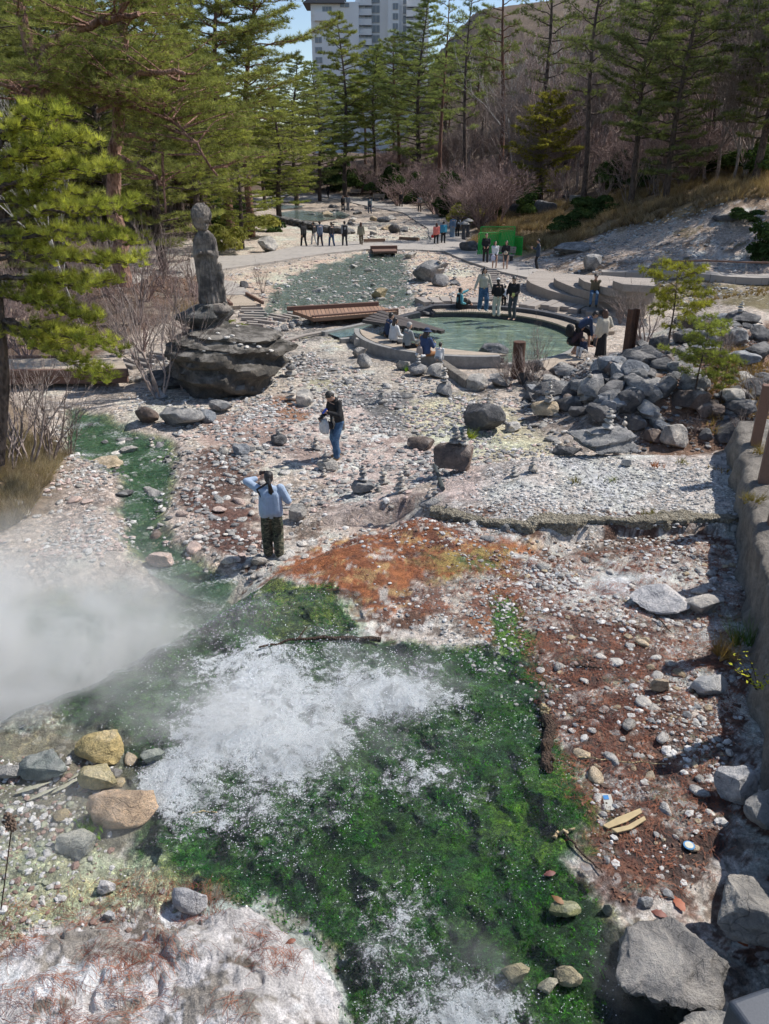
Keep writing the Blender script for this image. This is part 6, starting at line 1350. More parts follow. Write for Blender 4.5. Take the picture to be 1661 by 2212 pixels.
def pine_data(seed, H, c0, spread, nb, tufts=5, lean=(0, 0), droop=.0, flat=.5, K=16, L=.26, W=.022, tsp=.35, nsides=7, side=None, rt=.016):
    rs = np.random.RandomState(seed); tr = MB(); T = []; TD = []
    n = 12; z = np.linspace(0, 1, n); px = lean[0]*H*z**1.3+.035*H*np.sin(z*5+rs.rand()*6)*z; py = lean[1]*H*z**1.3+.035*H*np.cos(z*4+rs.rand()*6)*z
    TP_ = np.stack([px, py, z*H], 1); tube(tr, TP_, H*rt*(1-z*.88), 9)
    ph = rs.rand()*6
    for k in range(nb):
        u = c0+(1-c0)*((k+rs.rand()*.6)/nb)**.9; u = min(u, .99); b = np.array([np.interp(u, z, TP_[:, i]) for i in range(3)]); ph += 2.4+rs.uniform(-.4, .4)
        if side is not None and rs.rand() < .5: ph_ = side+rs.uniform(-1, 1)
        else: ph_ = ph
        tt = (u-c0)/(1-c0); L_ = spread*(1-tt**2.3)**.75*rs.uniform(.4, 1.2)*(.6+.4*min(1, tt*3))+.25
        m = 7; q = np.linspace(0, 1, m); kx = rs.uniform(-.25, .25); rise = flat*(.15+.55*tt)-droop+rs.uniform(-.15, .2)
        aa = ph_+kx*q*2+np.cumsum(rs.uniform(-.1, .1, m)); zz = L_*(rise*q+.12*q**2*(1-tt))+rs.uniform(-.03, .03, m)*L_
        P = np.stack([b[0]+np.cos(aa)*L_*q, b[1]+np.sin(aa)*L_*q, b[2]+zz], 1); tube(tr, P, max(.008, H*rt*.32*(1-u*.6))*(1-q*.8), 5, cap=False)
        nt_ = max(3, int(L_/tsp))
        for s_ in range(nt_):
            f = .28+.72*(s_+rs.rand()*.5)/nt_; p = np.array([np.interp(f, q, P[:, i]) for i in range(3)])
            for sd_ in (-1, 1):
                l2 = L_*.34*(1.15-f)*rs.uniform(.6, 1.2)+.15; a2 = ph_+sd_*rs.uniform(.7, 1.2); e = p+np.array([math.cos(a2)*l2, math.sin(a2)*l2, l2*rs.uniform(-.05, .25)])
                tube(tr, [p, (p+e)/2+[0, 0, .02], e], [.012, .009, .005], 3, cap=False)
                for g in range(tufts):
                    v = (g+1)/tufts; T.append(p+(e-p)*v+rs.randn(3)*.06*np.array([1, 1, .5])); TD.append([math.cos(a2)*.5, math.sin(a2)*.5, .55])
        T.append(P[-1]); TD.append([math.cos(ph_)*.5, math.sin(ph_)*.5, .5])
    T = np.array(T); TD = np.array(TD); return tr, T, TD, (L, W, K, seed)
def pine(name, data, bark, leafm):
    tr, T, TD, (L, W, K, seed) = data; cr = MB(); blades(cr, T, TD, L, W, K, .75, seed, (.6, 1.35))
    return tr.mesh(name+'_trunk', bark), cr.mesh(name+'_crown', leafm)
def tree_kind(tm, cm): return (tm, cm)
PINES = [pine('pine', pine_data(1, 16, .28, 3.9, 76, 5), M_bark, M_needle), pine('pine', pine_data(2, 16, .18, 3.6, 84, 5, flat=.3), M_bark, M_needle), pine('pine', pine_data(3, 16, .42, 4.4, 60, 5, (.05, 0)), M_redbark, M_needle),
         pine('pine', pine_data(4, 16, .10, 4.4, 92, 5, droop=.10, tsp=.4), M_bark, M_needle)]
PS = [pine('pine', pine_data(15, 16, .36, 3.3, 38, 3, K=15), M_bark, M_needle), pine('pine', pine_data(16, 16, .45, 3.0, 30, 3, (.02, 0), K=15), M_redbark, M_needle)]
FIR = pine('fir', pine_data(9, 9, .12, 2.6, 70, 5, flat=.75, K=14, L=.2, W=.03, tsp=.28, rt=.014), M_bark, M_yneedle)
def put_tree(name, kind, loc, H, H0, rz, label, group=None, wide=1.0, tint=(1, 1, 1), cat='tree', lean=(0, 0)):
    t = thing(name, tuple(loc), label, cat, group, rz); s_ = H/H0; t.scale = (s_*wide, s_*wide, s_); t.rotation_euler = (lean[0], lean[1], rz)
    o = link('trunk', kind[0], t)
    if kind[1] is not None: c = link('crown', kind[1], t); c.color = (*tint, 1)
    return t
def tree_px(name, kind, px, py, top, H0, label, group=None, Y=None, rz=None, **k):
    b = at(px, py) if Y is None else None
    if Y is not None:
        x = depth_at(px, py, Y).x; b = Vector((x, Y, H1(x, Y)))
    H = depth_at(px, top, b.y).z-b.z; return put_tree(name, kind, b-Vector((0, 0, .1)), max(H, 2), H0, rz if rz is not None else random.uniform(0, 6), label, group, **k)
random.seed(21)
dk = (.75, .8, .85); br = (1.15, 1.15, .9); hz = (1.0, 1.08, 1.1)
# right hand pines
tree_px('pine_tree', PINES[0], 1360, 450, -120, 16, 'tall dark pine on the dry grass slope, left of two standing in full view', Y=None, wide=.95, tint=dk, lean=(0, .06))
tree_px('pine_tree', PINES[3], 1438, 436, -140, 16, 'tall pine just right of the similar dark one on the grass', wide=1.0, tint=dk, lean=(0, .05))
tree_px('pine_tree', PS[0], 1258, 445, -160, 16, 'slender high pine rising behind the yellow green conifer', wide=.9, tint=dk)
tree_px('yew_tree', FIR, 1165, 450, 200, 9, 'yellow green conifer on the slope above the dark rocks', wide=1.25, tint=(.8, .72, .8))
tree_px('pine_tree', PS[1], 1078, 380, -120, 16, 'pine with visible grey trunk among bare trees on the right hillside', Y=92, wide=.9, tint=dk)
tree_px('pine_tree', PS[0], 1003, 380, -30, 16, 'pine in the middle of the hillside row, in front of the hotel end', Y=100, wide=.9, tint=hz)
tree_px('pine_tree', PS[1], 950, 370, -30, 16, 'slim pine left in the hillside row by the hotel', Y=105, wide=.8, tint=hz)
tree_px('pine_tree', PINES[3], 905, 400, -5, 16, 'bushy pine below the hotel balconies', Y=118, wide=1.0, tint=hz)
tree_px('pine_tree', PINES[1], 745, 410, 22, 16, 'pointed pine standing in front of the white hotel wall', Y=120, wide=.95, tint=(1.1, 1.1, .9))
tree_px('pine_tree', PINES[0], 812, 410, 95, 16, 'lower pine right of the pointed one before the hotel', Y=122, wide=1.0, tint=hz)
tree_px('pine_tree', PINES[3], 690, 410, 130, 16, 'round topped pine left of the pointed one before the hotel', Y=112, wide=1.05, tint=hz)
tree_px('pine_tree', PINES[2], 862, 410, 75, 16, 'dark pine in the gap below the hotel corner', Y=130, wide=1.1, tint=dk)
tree_px('pine_tree', PINES[1], 1625, 420, -200, 16, 'dark pine filling the upper right corner of the slope', Y=54, wide=1.15, tint=dk)
tree_px('pine_tree', PINES[0], 1790, 420, -200, 16, 'dark pine at the right edge of the slope', Y=48, wide=1.2, tint=dk)
tree_px('pine_tree', PS[0], 1530, 330, -200, 16, 'tall pine high on the right hillside behind the slope pines', Y=66, wide=1.2, tint=dk)
tree_px('pine_tree', PS[0], 1160, 330, -140, 16, 'pine behind the yellow green conifer with dark crown', Y=84, wide=1., tint=dk)
# left pines
for i, (px, py, tp, Y, kk, wd, la) in enumerate(((492, 420, -160, 62, 2, 1.1, 'tall red trunked pine, left of the two against the sky'), (537, 420, -130, 66, 2, 1.1, 'tall red trunked pine, right of the two against the sky'), (600, 410, 180, 84, 3, 1.5, 'low spreading pine overhanging the far path'),
    (420, 440, 60, 52, 0, 1.2, 'pine with pale olive crown in the left wood behind the statue'), (340, 460, -60, 46, 3, 1.2, 'wide crowned pine behind the forked red pine'), (640, 410, 120, 104, 3, 1.2, 'distant pine closing the valley left of the hotel'),
    (250, 470, -150, 40, 0, 1.25, 'straight dark trunked pine in the left wood'), (130, 500, -180, 42, 1, 1.3, 'dark pine deep in the left wood'), (20, 520, -220, 36, 3, 1.3, 'pine at the far left edge of the wood'), (570, 410, 200, 96, 0, 1.2, 'rounded pine in the far left of the valley end'),
    (450, 430, 120, 80, 3, 1.3, 'second row pine filling the middle of the left wood'), (390, 440, -40, 70, 1, 1.3, 'second row pine with dense crown in the left wood'), (200, 440, -100, 64, 3, 1.3, 'second row pine behind the far left trunks'), (60, 440, -100, 60, 0, 1.3, 'second row pine nearest the left edge'),
    (515, 425, 215, 58, 3, 1.2, 'young bushy pine right behind the statue'))):
    tree_px('pine_tree', PINES[kk], px, py, tp, 16, la, Y=Y, wide=wd, tint=br if i in (2, 3, 14, 10) else (1, 1, .95))
for i, (px, Y, tp) in enumerate(((660, 150, 170), (720, 152, 150), (790, 150, 160), (850, 155, 150), (900, 148, 120), (960, 140, 90), (1020, 130, 60), (600, 150, 210), (540, 140, 190), (480, 130, 150), (400, 120, 100), (1330, 104, -60), (1600, 92, -90), (300, 110, 40), (200, 100, 0), (90, 95, 0), (0, 90, -40))):
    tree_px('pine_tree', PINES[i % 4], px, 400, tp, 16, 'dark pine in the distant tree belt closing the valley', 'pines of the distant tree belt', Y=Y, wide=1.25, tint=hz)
rs = np.random.RandomState(5); n = 0
while n < 60:
    Y = rs.uniform(38, 120); px = rs.uniform(-80, 560); x = (px-CX)/FP*(Y*cT+2); s_ = -sdpoly(VALLEY, np.array([x]), np.array([Y]))[0]
    if s_ < 4: continue
    put_tree('pine_tree', PINES[(3, 0, 3, 1)[n % 4]], (x, Y, H1(x, Y)-.1), rs.uniform(7, 14), 16, rs.uniform(0, 6), 'green pine among many in the dense left hand wood', 'pines of the left hand wood', wide=1.35, tint=(1.0+.2*rs.rand(), 1.05, .85)); n += 1
n = 0
while n < 16:
    Y = rs.uniform(62, 150); px = rs.uniform(900, 1720); x = (px-CX)/FP*(Y*cT+2); s_ = -sdpoly(VALLEY, np.array([x]), np.array([Y]))[0]
    if s_ < 14 or Y < 80: continue
    put_tree('pine_tree', PS[n % 2], (x, Y, H1(x, Y)-.1), rs.uniform(9, 15), 16, rs.uniform(0, 6), 'dark pine scattered through the bare wood of the right hillside', 'pines of the right hillside', wide=1.1, tint=(.8, .9, .85)); n += 1
# ---- the big forked red pine on the left
def big_pine():
    b = Vector((depth_at(245, 600, 27).x, 27, .3)); t = thing('red_pine', tuple(b), 'large old red pine with dark trunk and long twisting bare lower branches', 'tree')
    tr = MB(); rs = np.random.RandomState(8); T = []; TD = []
    def wp(px, py, Y): return np.array(depth_at(px, py, Y))-np.array(b)
    def limb(pts, r0, r1, foli=(.4, 1), n=16, sz=1.0, nb=12):
        P = resample(pts, n); P[1:-1] += rs.randn(n-2, 3)*.04; r = np.linspace(r0, r1, n); tube(tr, P, r, 8)
        for _ in range(nb):
            f = rs.uniform(*foli); p = P[int(f*(n-1))]; a = rs.uniform(0, 6.28); l = rs.uniform(.8, 2.2)*sz; q = p+np.array([math.cos(a)*l, math.sin(a)*l, rs.uniform(.0, .5)*l]); mid = (p+q)/2+rs.randn(3)*.12; tube(tr, [p, mid, q], [.035, .025, .012], 5, cap=False)
            for s_ in range(5):
                u = .35+.65*s_/4; c = p+(q-p)*u
                for sd_ in (-1, 1):
                    a2 = a+sd_*rs.uniform(.5, 1.2); l2 = rs.uniform(.3, .7)*sz; e = c+np.array([math.cos(a2)*l2, math.sin(a2)*l2, rs.uniform(-.02, .25)*l2]); tube(tr, [c, e], [.010, .005], 3, cap=False)
                    for g in range(5): T.append(c+(e-c)*(g+1)/5+rs.randn(3)*.05); TD.append([math.cos(a2)*.5, math.sin(a2)*.5, .6])
    tk = [wp(268, 620, 27), wp(246, 430, 27), wp(252, 270, 27), wp(262, 150, 27), wp(268, 60, 27), wp(275, -120, 27)]
    limb(tk, .30, .10, (.75, 1), 22, 1.2, 16)
    fk = [wp(85, 380, 25), wp(120, 260, 25), wp(85, 170, 25), wp(55, 60, 25), wp(10, -120, 25)]
    limb(fk, .26, .12, (.6, 1), 18, 1.2, 8)
    limb([wp(85, 170, 25), wp(95, 90, 25), wp(160, 70, 25), wp(215, 45, 25), wp(300, 30, 24)], .17, .06, (.3, 1), 16, 1.3, 14)
    limb([wp(120, 255, 25), wp(160, 180, 25), wp(240, 190, 24.5), wp(330, 150, 24), wp(400, 160, 24)], .14, .05, (.4, 1), 16, 1.3, 10)
    limb([wp(262, 120, 27), wp(330, 150, 26), wp(400, 175, 25)], .10, .03, (.4, 1), 12, 1.2, 18)
    limb([wp(250, 290, 27), wp(300, 293, 26), wp(345, 300, 26), wp(352, 350, 26), wp(358, 460, 26)], .08, .03, (.2, .9), 16, .5, 0)
    limb([wp(246, 330, 27), wp(300, 360, 26), wp(340, 390, 26), wp(360, 400, 26)], .09, .04, (.6, 1), 12, 1., 6)
    limb([wp(252, 190, 27), wp(180, 200, 26), wp(110, 160, 25)], .08, .03, (.4, 1), 12, 1.2, 14)
    limb([wp(255, 230, 27), wp(330, 240, 26), wp(420, 300, 25), wp(470, 380, 25)], .08, .03, (.45, 1), 14, 1.1, 20)
    limb([wp(120, 260, 25), wp(60, 200, 24), wp(0, 180, 24)], .10, .04, (.3, 1), 12, 1.3, 16)
    limb([wp(210, 240, 26), wp(300, 215, 25), wp(380, 240, 24)], .06, .03, (.3, 1), 12, 1.2, 20)
    o = tr.obj('trunk', mbark('old_pine_bark', (.12, .055, .038), (.36, .21, .155)), t); cr = MB(); blades(cr, np.array(T), np.array(TD), .17, .013, 20, .8, 3, (.6, 1.35)); c = cr.obj('crown', M_needle, t); c.color = (1.0, 1., .85, 1); print('big pine tufts', len(T))
big_pine()
# bright yellow green pine at the left edge
def edge_pine():
    Y = 14; b = Vector((depth_at(-20, 990, Y).x, Y, .6)); t = thing('young_pine', tuple(b), 'bright yellow green pine leaning in from the left edge over the stream', 'tree')
    tr = MB(); rs = np.random.RandomState(18); T = []; TD = []
    def wp(px, py, Y): return np.array(depth_at(px, py, Y))-np.array(b)
    tube(tr, resample([wp(-10, 1000, 14), wp(5, 820, 14), wp(-10, 600, 14), wp(-60, 300, 14)], 16), np.linspace(.17, .06, 16), 9)
    Ls = [((-20, 300), (60, 250), (100, 240)), ((-30, 360), (80, 310), (170, 300)), ((-20, 420), (90, 370), (215, 365)), ((-10, 480), (120, 450), (275, 450)), ((-10, 520), (120, 500), (262, 520)), ((0, 560), (120, 560), (268, 570)), ((0, 600), (120, 610), (215, 615)), ((0, 640), (100, 660), (190, 690)),
          ((0, 690), (120, 720), (230, 750)), ((0, 700), (100, 760), (215, 820)), ((-10, 330), (20, 260), (40, 250)), ((-60, 400), (30, 400), (90, 400)), ((-60, 500), (30, 520), (90, 560)), ((-60, 600), (40, 640), (110, 640)), ((-60, 700), (30, 720), (120, 740)), ((-60, 440), (40, 440), (140, 420)), ((-60, 380), (50, 340), (120, 350))]
    for i, L in enumerate(Ls):
        for dy in (-.9, .9) if i < 10 else (0,):
            P = resample([wp(a, c, Y+dy*u) for (a, c), u in zip(L, (0, .6, 1))], 12); P[1:] += rs.randn(11, 3)*.04; tube(tr, P, np.linspace(.04, .008, 12), 5)
            for k in range(3, 12):
                for sd_ in (-1, 1, -.5, .5):
                    a = math.atan2(*(P[-1]-P[0])[[1, 0]])+sd_*rs.uniform(.5, 1.3); l = rs.uniform(.25, .6)*(1.2-.05*k); e = P[k]+np.array([math.cos(a)*l, math.sin(a)*l, rs.uniform(-.2, .35)*l]); tube(tr, [P[k], e], [.008, .004], 3, cap=False)
                    for g in range(3): T.append(P[k]+(e-P[k])*(g+1)/3+rs.randn(3)*.04); TD.append([math.cos(a)*.45, math.sin(a)*.45, .75])
    T = np.array(T); TD = np.array(TD); tr.obj('trunk', M_bark, t); cr = MB(); blades(cr, T, TD, .15, .0065, 46, .7, 5, (.4, 1.45)); cr.obj('crown', M_yneedle, t); print('edge pine tufts', len(T))
edge_pine()
# ---- bare trees and shrubs
def bare_data(seed, H, levels=5, spread=.5, r0=.02, stems=1, up=.25, nchild=3, rmin=None):
    rs = np.random.RandomState(seed); mb = MB()
    def grow(p, d, L, r, lv):
        m = 5 if lv < 3 else 3; P = [p]; q = p.copy(); dd = d.copy()
        for i in range(m-1):
            dd = dd+rs.randn(3)*.13; dd[2] += up*.12; dd /= np.linalg.norm(dd); q = q+dd*L/(m-1); P.append(q)
        tube(mb, P, np.linspace(r, r*.6, m), 6 if lv == 0 else (4 if lv < 2 else 3), cap=False)
        if lv >= levels: return
        nc = nchild+(lv == 0)*2
        for c in range(nc):
            f = rs.uniform(.35, 1) if c else 1.; k = min(m-1, int(f*(m-1)+.5)); a = rs.randn(3); a -= dd*np.dot(a, dd); a /= np.linalg.norm(a)
            s_ = spread*rs.uniform(.5, 1.2) if c else spread*.35; nd = dd*math.cos(s_)+a*math.sin(s_); nd[2] += up*.4; nd /= np.linalg.norm(nd)
            grow(np.array(P[k]), nd, L*rs.uniform(.5, .75), max(r*.5, rmin if rmin else .004*H/8+.002), lv+1)
    for s_ in range(stems):
        a = rs.uniform(0, 6.28); tl = 0 if stems == 1 else rs.uniform(.1, .55); grow(np.array([math.cos(a)*.08, math.sin(a)*.08, 0]) if stems > 1 else np.zeros(3), np.array([math.cos(a)*tl, math.sin(a)*tl, 1.]), H*(.42 if stems == 1 else .42*rs.uniform(.7, 1)), H*r0, 0 if stems == 1 else 1)
    return mb
BARE = [bare_data(i+40, 12, 5, .55, .012, rmin=.016, nchild=3+(i == 1)).mesh('bare', M_twig if i else M_pinktwig) for i in range(3)]; BIRCH = bare_data(47, 14, 5, .4, .006).mesh('bare', M_white)
SHR = [bare_data(i+60, 3, 5, .5, .010, 9, .22).mesh('bare', M_pinktwig) for i in range(2)]+[bare_data(i+65, 3, 4, .42, .009, 8, .3).mesh('bare', M_twig) for i in range(2)]
print('bare polys', [len(m.polygons) for m in BARE+SHR])
def bare(me, loc, H, H0, label, group, name='bare_tree', cat='tree', rz=None, wide=1.0):
    o = link(name, me); o.location = loc; s_ = H/H0; o.scale = (s_*wide, s_*wide, s_); o.rotation_euler.z = random.uniform(0, 6) if rz is None else rz; tag(o, label, cat, group); return o
rs = np.random.RandomState(77); n = 0
while n < 190:
    Y = rs.uniform(50, 150); px = rs.uniform(930, 1700); x = (px-CX)/FP*(Y*cT+2); s_ = -sdpoly(VALLEY, np.array([x]), np.array([Y]))[0]
    if s_ < 6 or (Y < 75 and px > 1100 and s_ < 14): continue
    bare(BARE[n % 3], (x, Y, H1(x, Y)-.1), rs.uniform(7, 13), 12, 'leafless grey brown tree in the wood covering the right hillside', 'bare trees of the right hillside'); n += 1
n = 0
while n < 50:
    Y = rs.uniform(34, 110); px = rs.uniform(-60, 620); x = (px-CX)/FP*(Y*cT+2); s_ = -sdpoly(VALLEY, np.array([x]), np.array([Y]))[0]
    if s_ < 3: continue
    bare(BARE[n % 3], (x, Y, H1(x, Y)-.1), rs.uniform(6, 11), 12, 'leafless thin tree standing in the left pine wood', 'bare trees of the left wood'); n += 1
for px, Y, tp, la in ((1148, 88, -20, 'white barked birch on the right hillside, leaning slightly'), (1120, 94, 10, 'pale thin birch left of the leaning one'), (110, 30, 120, 'thin white trunked birch in the left wood')):
    x = depth_at(px, 300, Y).x; z = H1(x, Y); bare(BIRCH, (x, Y, z), depth_at(px, tp, Y).z-z, 14, la, None)
SHF = [bare_data(i+80, 3, 5, .6, .010, 12, .12, 3, .007).mesh('bare', M_pinktwig) for i in range(2)]
for px, py, h_, wd, k, la in ((860, 446, 3.6, 1.6, 0, 'wide pink brown leafless shrub above the far path'), (940, 462, 5.2, 1.5, 0, 'large pinkish leafless shrub over the benches'), (1000, 480, 4.8, 1.4, 1, 'spreading silvery leafless tree above the lanterns'), (1040, 500, 3.6, 1.2, 2, 'thin brown shrub on the slope by the stone bench'),
    (905, 430, 5.4, 1.4, 1, 'pinkish shrub behind the distant striped man'), (800, 420, 4, 1.5, 0, 'pink brown shrub behind the far benches'), (1075, 440, 4.2, 1.3, 0, 'rosy leafless shrub below the hillside pines'), (1300, 420, 4, 1.2, 1, 'reddish leafless shrub between the two slope pines'), (1490, 400, 3.5, 1.4, 2, 'multi stemmed leafless bush on the dry grass'),
    (1130, 462, 3.6, .8, 3, 'upright thin stemmed bush by the dark rock on the slope'), (1205, 440, 3.4, .9, 2, 'leafless bush beneath the slender high pine')):
    b = at(px, py); bare(SHF[k % 2], b, h_, 3, la, None, 'bare_shrub', 'shrub', wide=wd)
rs = np.random.RandomState(61); n = 0
while n < 90:
    Y = rs.uniform(58, 140); px = rs.uniform(620, 1500); x = (px-CX)/FP*(Y*cT+2); s_ = -sdpoly(VALLEY, np.array([x]), np.array([Y]))[0]
    if s_ < 1.5 or s_ > 24 or (px > 1100 and s_ < 13): continue
    bare(SHF[n % 2], (x, Y, H1(x, Y)-.1), rs.uniform(3, 5.5), 3, 'pinkish brown leafless bush crowding the foot of the wooded hillside', 'leafless bushes at the hillside foot', 'bare_shrub', 'shrub', wide=1.4); n += 1
# shrubs in the valley
for px, py, h_, wd, k, la in ((567, 634, 75, .8, 3, 'leafless shrub with upright stems on the pink gravel'), (600, 655, 42, 1., 2, 'low leafless twigs beside the upstream water edge'), (1390, 745, 150, 1.3, 3, 'large thin stemmed shrub between handrail and rock pile'), (1340, 700, 90, 1., 2, 'thin shrub left of the large one at the tiered deck'), (1128, 830, 110, 1.3, 2, 'tangle of bare twigs round the rusty stump'), (1100, 836, 90, 1.4, 3, 'low bare twigs left of the rusty stump'), (1145, 838, 90, 1.5, 2, 'brown bramble heap right of the rusty stump'), (1165, 800, 120, .7, 3, 'tall sparse sapling in front of the bath'),
    (1560, 800, 130, 1., 2, 'bare twiggy shrub among the upper bank boulders'), (1640, 900, 170, 1.2, 3, 'brambly bare shrub at the right bank edge'), (1590, 960, 90, 1.4, 2, 'low brown brambles above the gravel flat'), (1500, 940, 60, 1.3, 2, 'tangled dry brambles right of the tilted slab')):
    b = at(px, py); bare(SHR[k], b, h_/(FP/zc(b))/cT, 3, la, None, 'bare_shrub', 'shrub', wide=wd)
for i, (px, py, h_, wd, k, la) in enumerate(((345, 860, 300, .85, 3, 'tall bare shrub climbing beside the statue rock'), (395, 840, 260, .8, 2, 'bare shrub touching the statue rock'), (300, 700, 230, 1.1, 2, 'grey leafless thicket behind the low bridge'), (230, 640, 160, 1.2, 3, 'leafless bush in the pine grove'), (350, 620, 150, 1.2, 2, 'leafless twiggy bush in front of the paved path'), (420, 640, 150, 1.0, 3, 'bare twigs just left of the statue'),
    (60, 1010, 330, 1.0, 3, 'tall bare shrub on the near left bank'), (110, 1000, 260, .9, 2, 'bare arching shrub over the green stream'), (20, 1020, 260, 1.1, 2, 'bare thicket at the left edge of the bank'), (150, 985, 150, .9, 3, 'low bare twigs at the stream edge of the bank'), (185, 700, 170, 1., 2, 'bare bush beside the forest trunks'))):
    b = at(px, py); bare(SHR[k], b, h_/(FP/zc(b))/cT, 3, la, None, 'bare_shrub', 'shrub', wide=wd)
rs = np.random.RandomState(62)
for n in range(26):
    px = rs.uniform(10, 430); py = rs.uniform(600, 790); b = at(px, py); bare(SHR[n % 4], b, rs.uniform(1.6, 3.2), 3, 'bare grey brown bush among the trunks left of the statue', 'bare bushes left of the statue', 'bare_shrub', 'shrub', wide=1.2)
# forest mass: twigs under the trees
def thicket():
    mb = MB(); rs = np.random.RandomState(9); base = bare_data(99, 2.4, 3, .6, .011, 5, .3, 3); V = np.concatenate(base.v); Fs = np.concatenate(base.f[4]); n = 0; k = 0
    while k < 750:
        Y = rs.uniform(36, 150); px = rs.uniform(-100, 1750); x = (px-CX)/FP*(Y*cT+2)
        s_ = -sdpoly(VALLEY, np.array([x]), np.array([Y]))[0]
        if s_ < 2.5 or (px > 1050 and s_ < 9+(Y < 60)*6): continue
        a = rs.rand()*6.28; s2 = rs.uniform(.8, 1.9); ca, sa = math.cos(a), math.sin(a); Q = V@np.array([[ca, -sa, 0], [sa, ca, 0], [0, 0, 1]]).T*s2+np.array([x, Y, H1(x, Y)-.05]); mb.add(Q, Fs); k += 1
    o = mb.obj('undergrowth', M_twig); tag(o, 'grey brown leafless undergrowth covering the wooded slopes', 'undergrowth', kind='stuff')
thicket()
# evergreen bushes
def bush_mesh(seed, mat, n=2600, ls=.09, yel=False):
    rs = np.random.RandomState(seed); mb = MB(); c = rs.randn(9, 3)*np.array([.45, .45, .22])+np.array([0, 0, .55]); r_ = rs.uniform(.3, .5, 9); k = rs.randint(9, size=n); d = rs.randn(n, 3); d /= np.linalg.norm(d, axis=1)[:, None]; d[:, 2] = np.abs(d[:, 2])*.9-.15
    C = c[k]+d*(r_[k]*rs.uniform(.75, 1.05, n))[:, None]; nn = d+rs.randn(n, 3)*.5; nn /= np.linalg.norm(nn, axis=1)[:, None]; a = np.cross(nn, rs.randn(n, 3)); a /= np.linalg.norm(a, axis=1)[:, None]; b = np.cross(nn, a); L = ls*rs.uniform(.6, 1.3, (n, 1))
    V = np.stack([C-a*L, C+b*L*.38, C+a*L, C-b*L*.38], 1).reshape(-1, 3); col = np.repeat(rs.uniform(.5, 1.5, (n, 1))*np.ones(3), 4, 0); mb.add(V, np.arange(len(V)).reshape(-1, 4), col); return mb.mesh('bush', mat)
BU = [bush_mesh(1, M_leafd), bush_mesh(2, M_leafd), bush_mesh(3, M_leafy, 2600, .10)]
def bush(px, py, w, h, k, label, group=None, tint=(1, 1, 1)):
    b = at(px, py); s_ = w/(FP/zc(b))/1.9; o = link('evergreen_bush', BU[k]); o.location = b; o.scale = (s_, s_, h/(FP/zc(b))/1.05); o.rotation_euler.z = random.uniform(0, 6); o.color = (*tint, 1); tag(o, label, 'bush', group)
for i, (px, py, w, h, k, la) in enumerate(((540, 512, 110, 52, 2, 'yellowish bamboo grass bush at the end of the paved path'), (590, 500, 60, 30, 0, 'low dark bush at the edge of the far stream bed'), (480, 548, 90, 60, 2, 'olive bush behind the statue head'), (500, 480, 110, 60, 0, 'dark bush under the young pine'),
    (770, 418, 90, 50, 0, 'dark evergreen bush behind the left far bench'), (830, 428, 90, 50, 1, 'dark evergreen bush behind the right far bench'), (890, 436, 90, 60, 0, 'dark evergreen bush behind the tan bench'), (960, 468, 110, 70, 1, 'broad dark evergreen bush above the bend of the path'), (1015, 488, 90, 50, 2, 'brownish green bush near the lanterns'), (720, 412, 80, 50, 1, 'dark bush at the bend of the far path'),
    (1060, 478, 80, 44, 0, 'dark green bush on the slope over the stone bench'), (1150, 470, 90, 50, 1, 'dark green bush around the dark rock'), (1235, 505, 90, 40, 1, 'dark low bush at the upper edge of the scree'), (1290, 470, 110, 46, 0, 'dark bush on the dry slope beneath the first slope pine'), (1640, 560, 120, 60, 1, 'dark shrub behind the handrail'), (1600, 480, 90, 30, 0, 'dark bush on top of the scree at the right'),
    (1330, 410, 100, 60, 1, 'green bush between the slope pines'), (1540, 380, 150, 60, 0, 'dark green bush high on the grass slope'), (1400, 400, 100, 50, 0, 'green undergrowth bush behind the second slope pine'), (1650, 380, 120, 60, 1, 'dark green bush at the right edge above the grass'), (650, 410, 60, 36, 0, 'small dark bush beside the far light path'), (590, 422, 60, 46, 1, 'dark bush left of the far light path'))):
    bush(px, py, w, h, k, la)
# small pines on the right bank and beside the statue
def sprig(px, py, top, w, label, tint=(1.1, 1.15, .8)):
    b = at(px, py); H = depth_at(px, top, b.y).z-b.z; put_tree('small_pine', SP, b, H, 2.2, random.uniform(0, 6), label, None, wide=w, tint=tint)
SP = pine('small_pine', pine_data(31, 2.2, .3, 1.0, 22, 4, K=30, L=.13, W=.008, tsp=.16, rt=.018, flat=.3), M_bark, M_needle)
sprig(1500, 860, 690, .8, 'small pine with open branches among the bank boulders'); sprig(1440, 760, 570, .8, 'small yellowish pine beside the large thin stemmed shrub', (1.3, 1.2, .6)); sprig(1555, 870, 770, .7, 'second small pine right of the open branched one')
sprig(482, 735, 668, .7, 'tiny fir seedling growing on the statue rock'); sprig(520, 728, 700, 1.2, 'flat green pine seedling at the edge of the statue rock')
# ---- grass
def grass(name, label, polys, n, L, W, mat, seed, up=.9, tint=(1, 1, 1), K=14):
    rs = np.random.RandomState(seed); C = []
    for poly, f in polys:
        Wd = TP(poly); xs = [a[0] for a in Wd]; ys = [a[1] for a in Wd]; m = int(n*f*2.2); x = rs.uniform(min(xs), max(xs), m); y = rs.uniform(min(ys), max(ys), m)
        ok = (sdpoly(Wd, x, y) > 0) & (vn3(x*.8, y*.8, x*0+seed)+.3*vn3(x*3, y*3, x*0) > .55); C.append(np.stack([x[ok], y[ok], height(x[ok], y[ok])], 1))
    C = np.concatenate(C); D_ = np.zeros_like(C); D_[:, 2] = up; D_[:, :2] = rs.randn(len(C), 2)*.45; mb = MB(); blades(mb, C, D_, L*rs.uniform(.6, 1.2, len(C)), W, K, .45, seed, (.6, 1.3)); o = mb.obj(name, mat); o.color = (*tint, 1); tag(o, label, 'grass', kind='stuff')
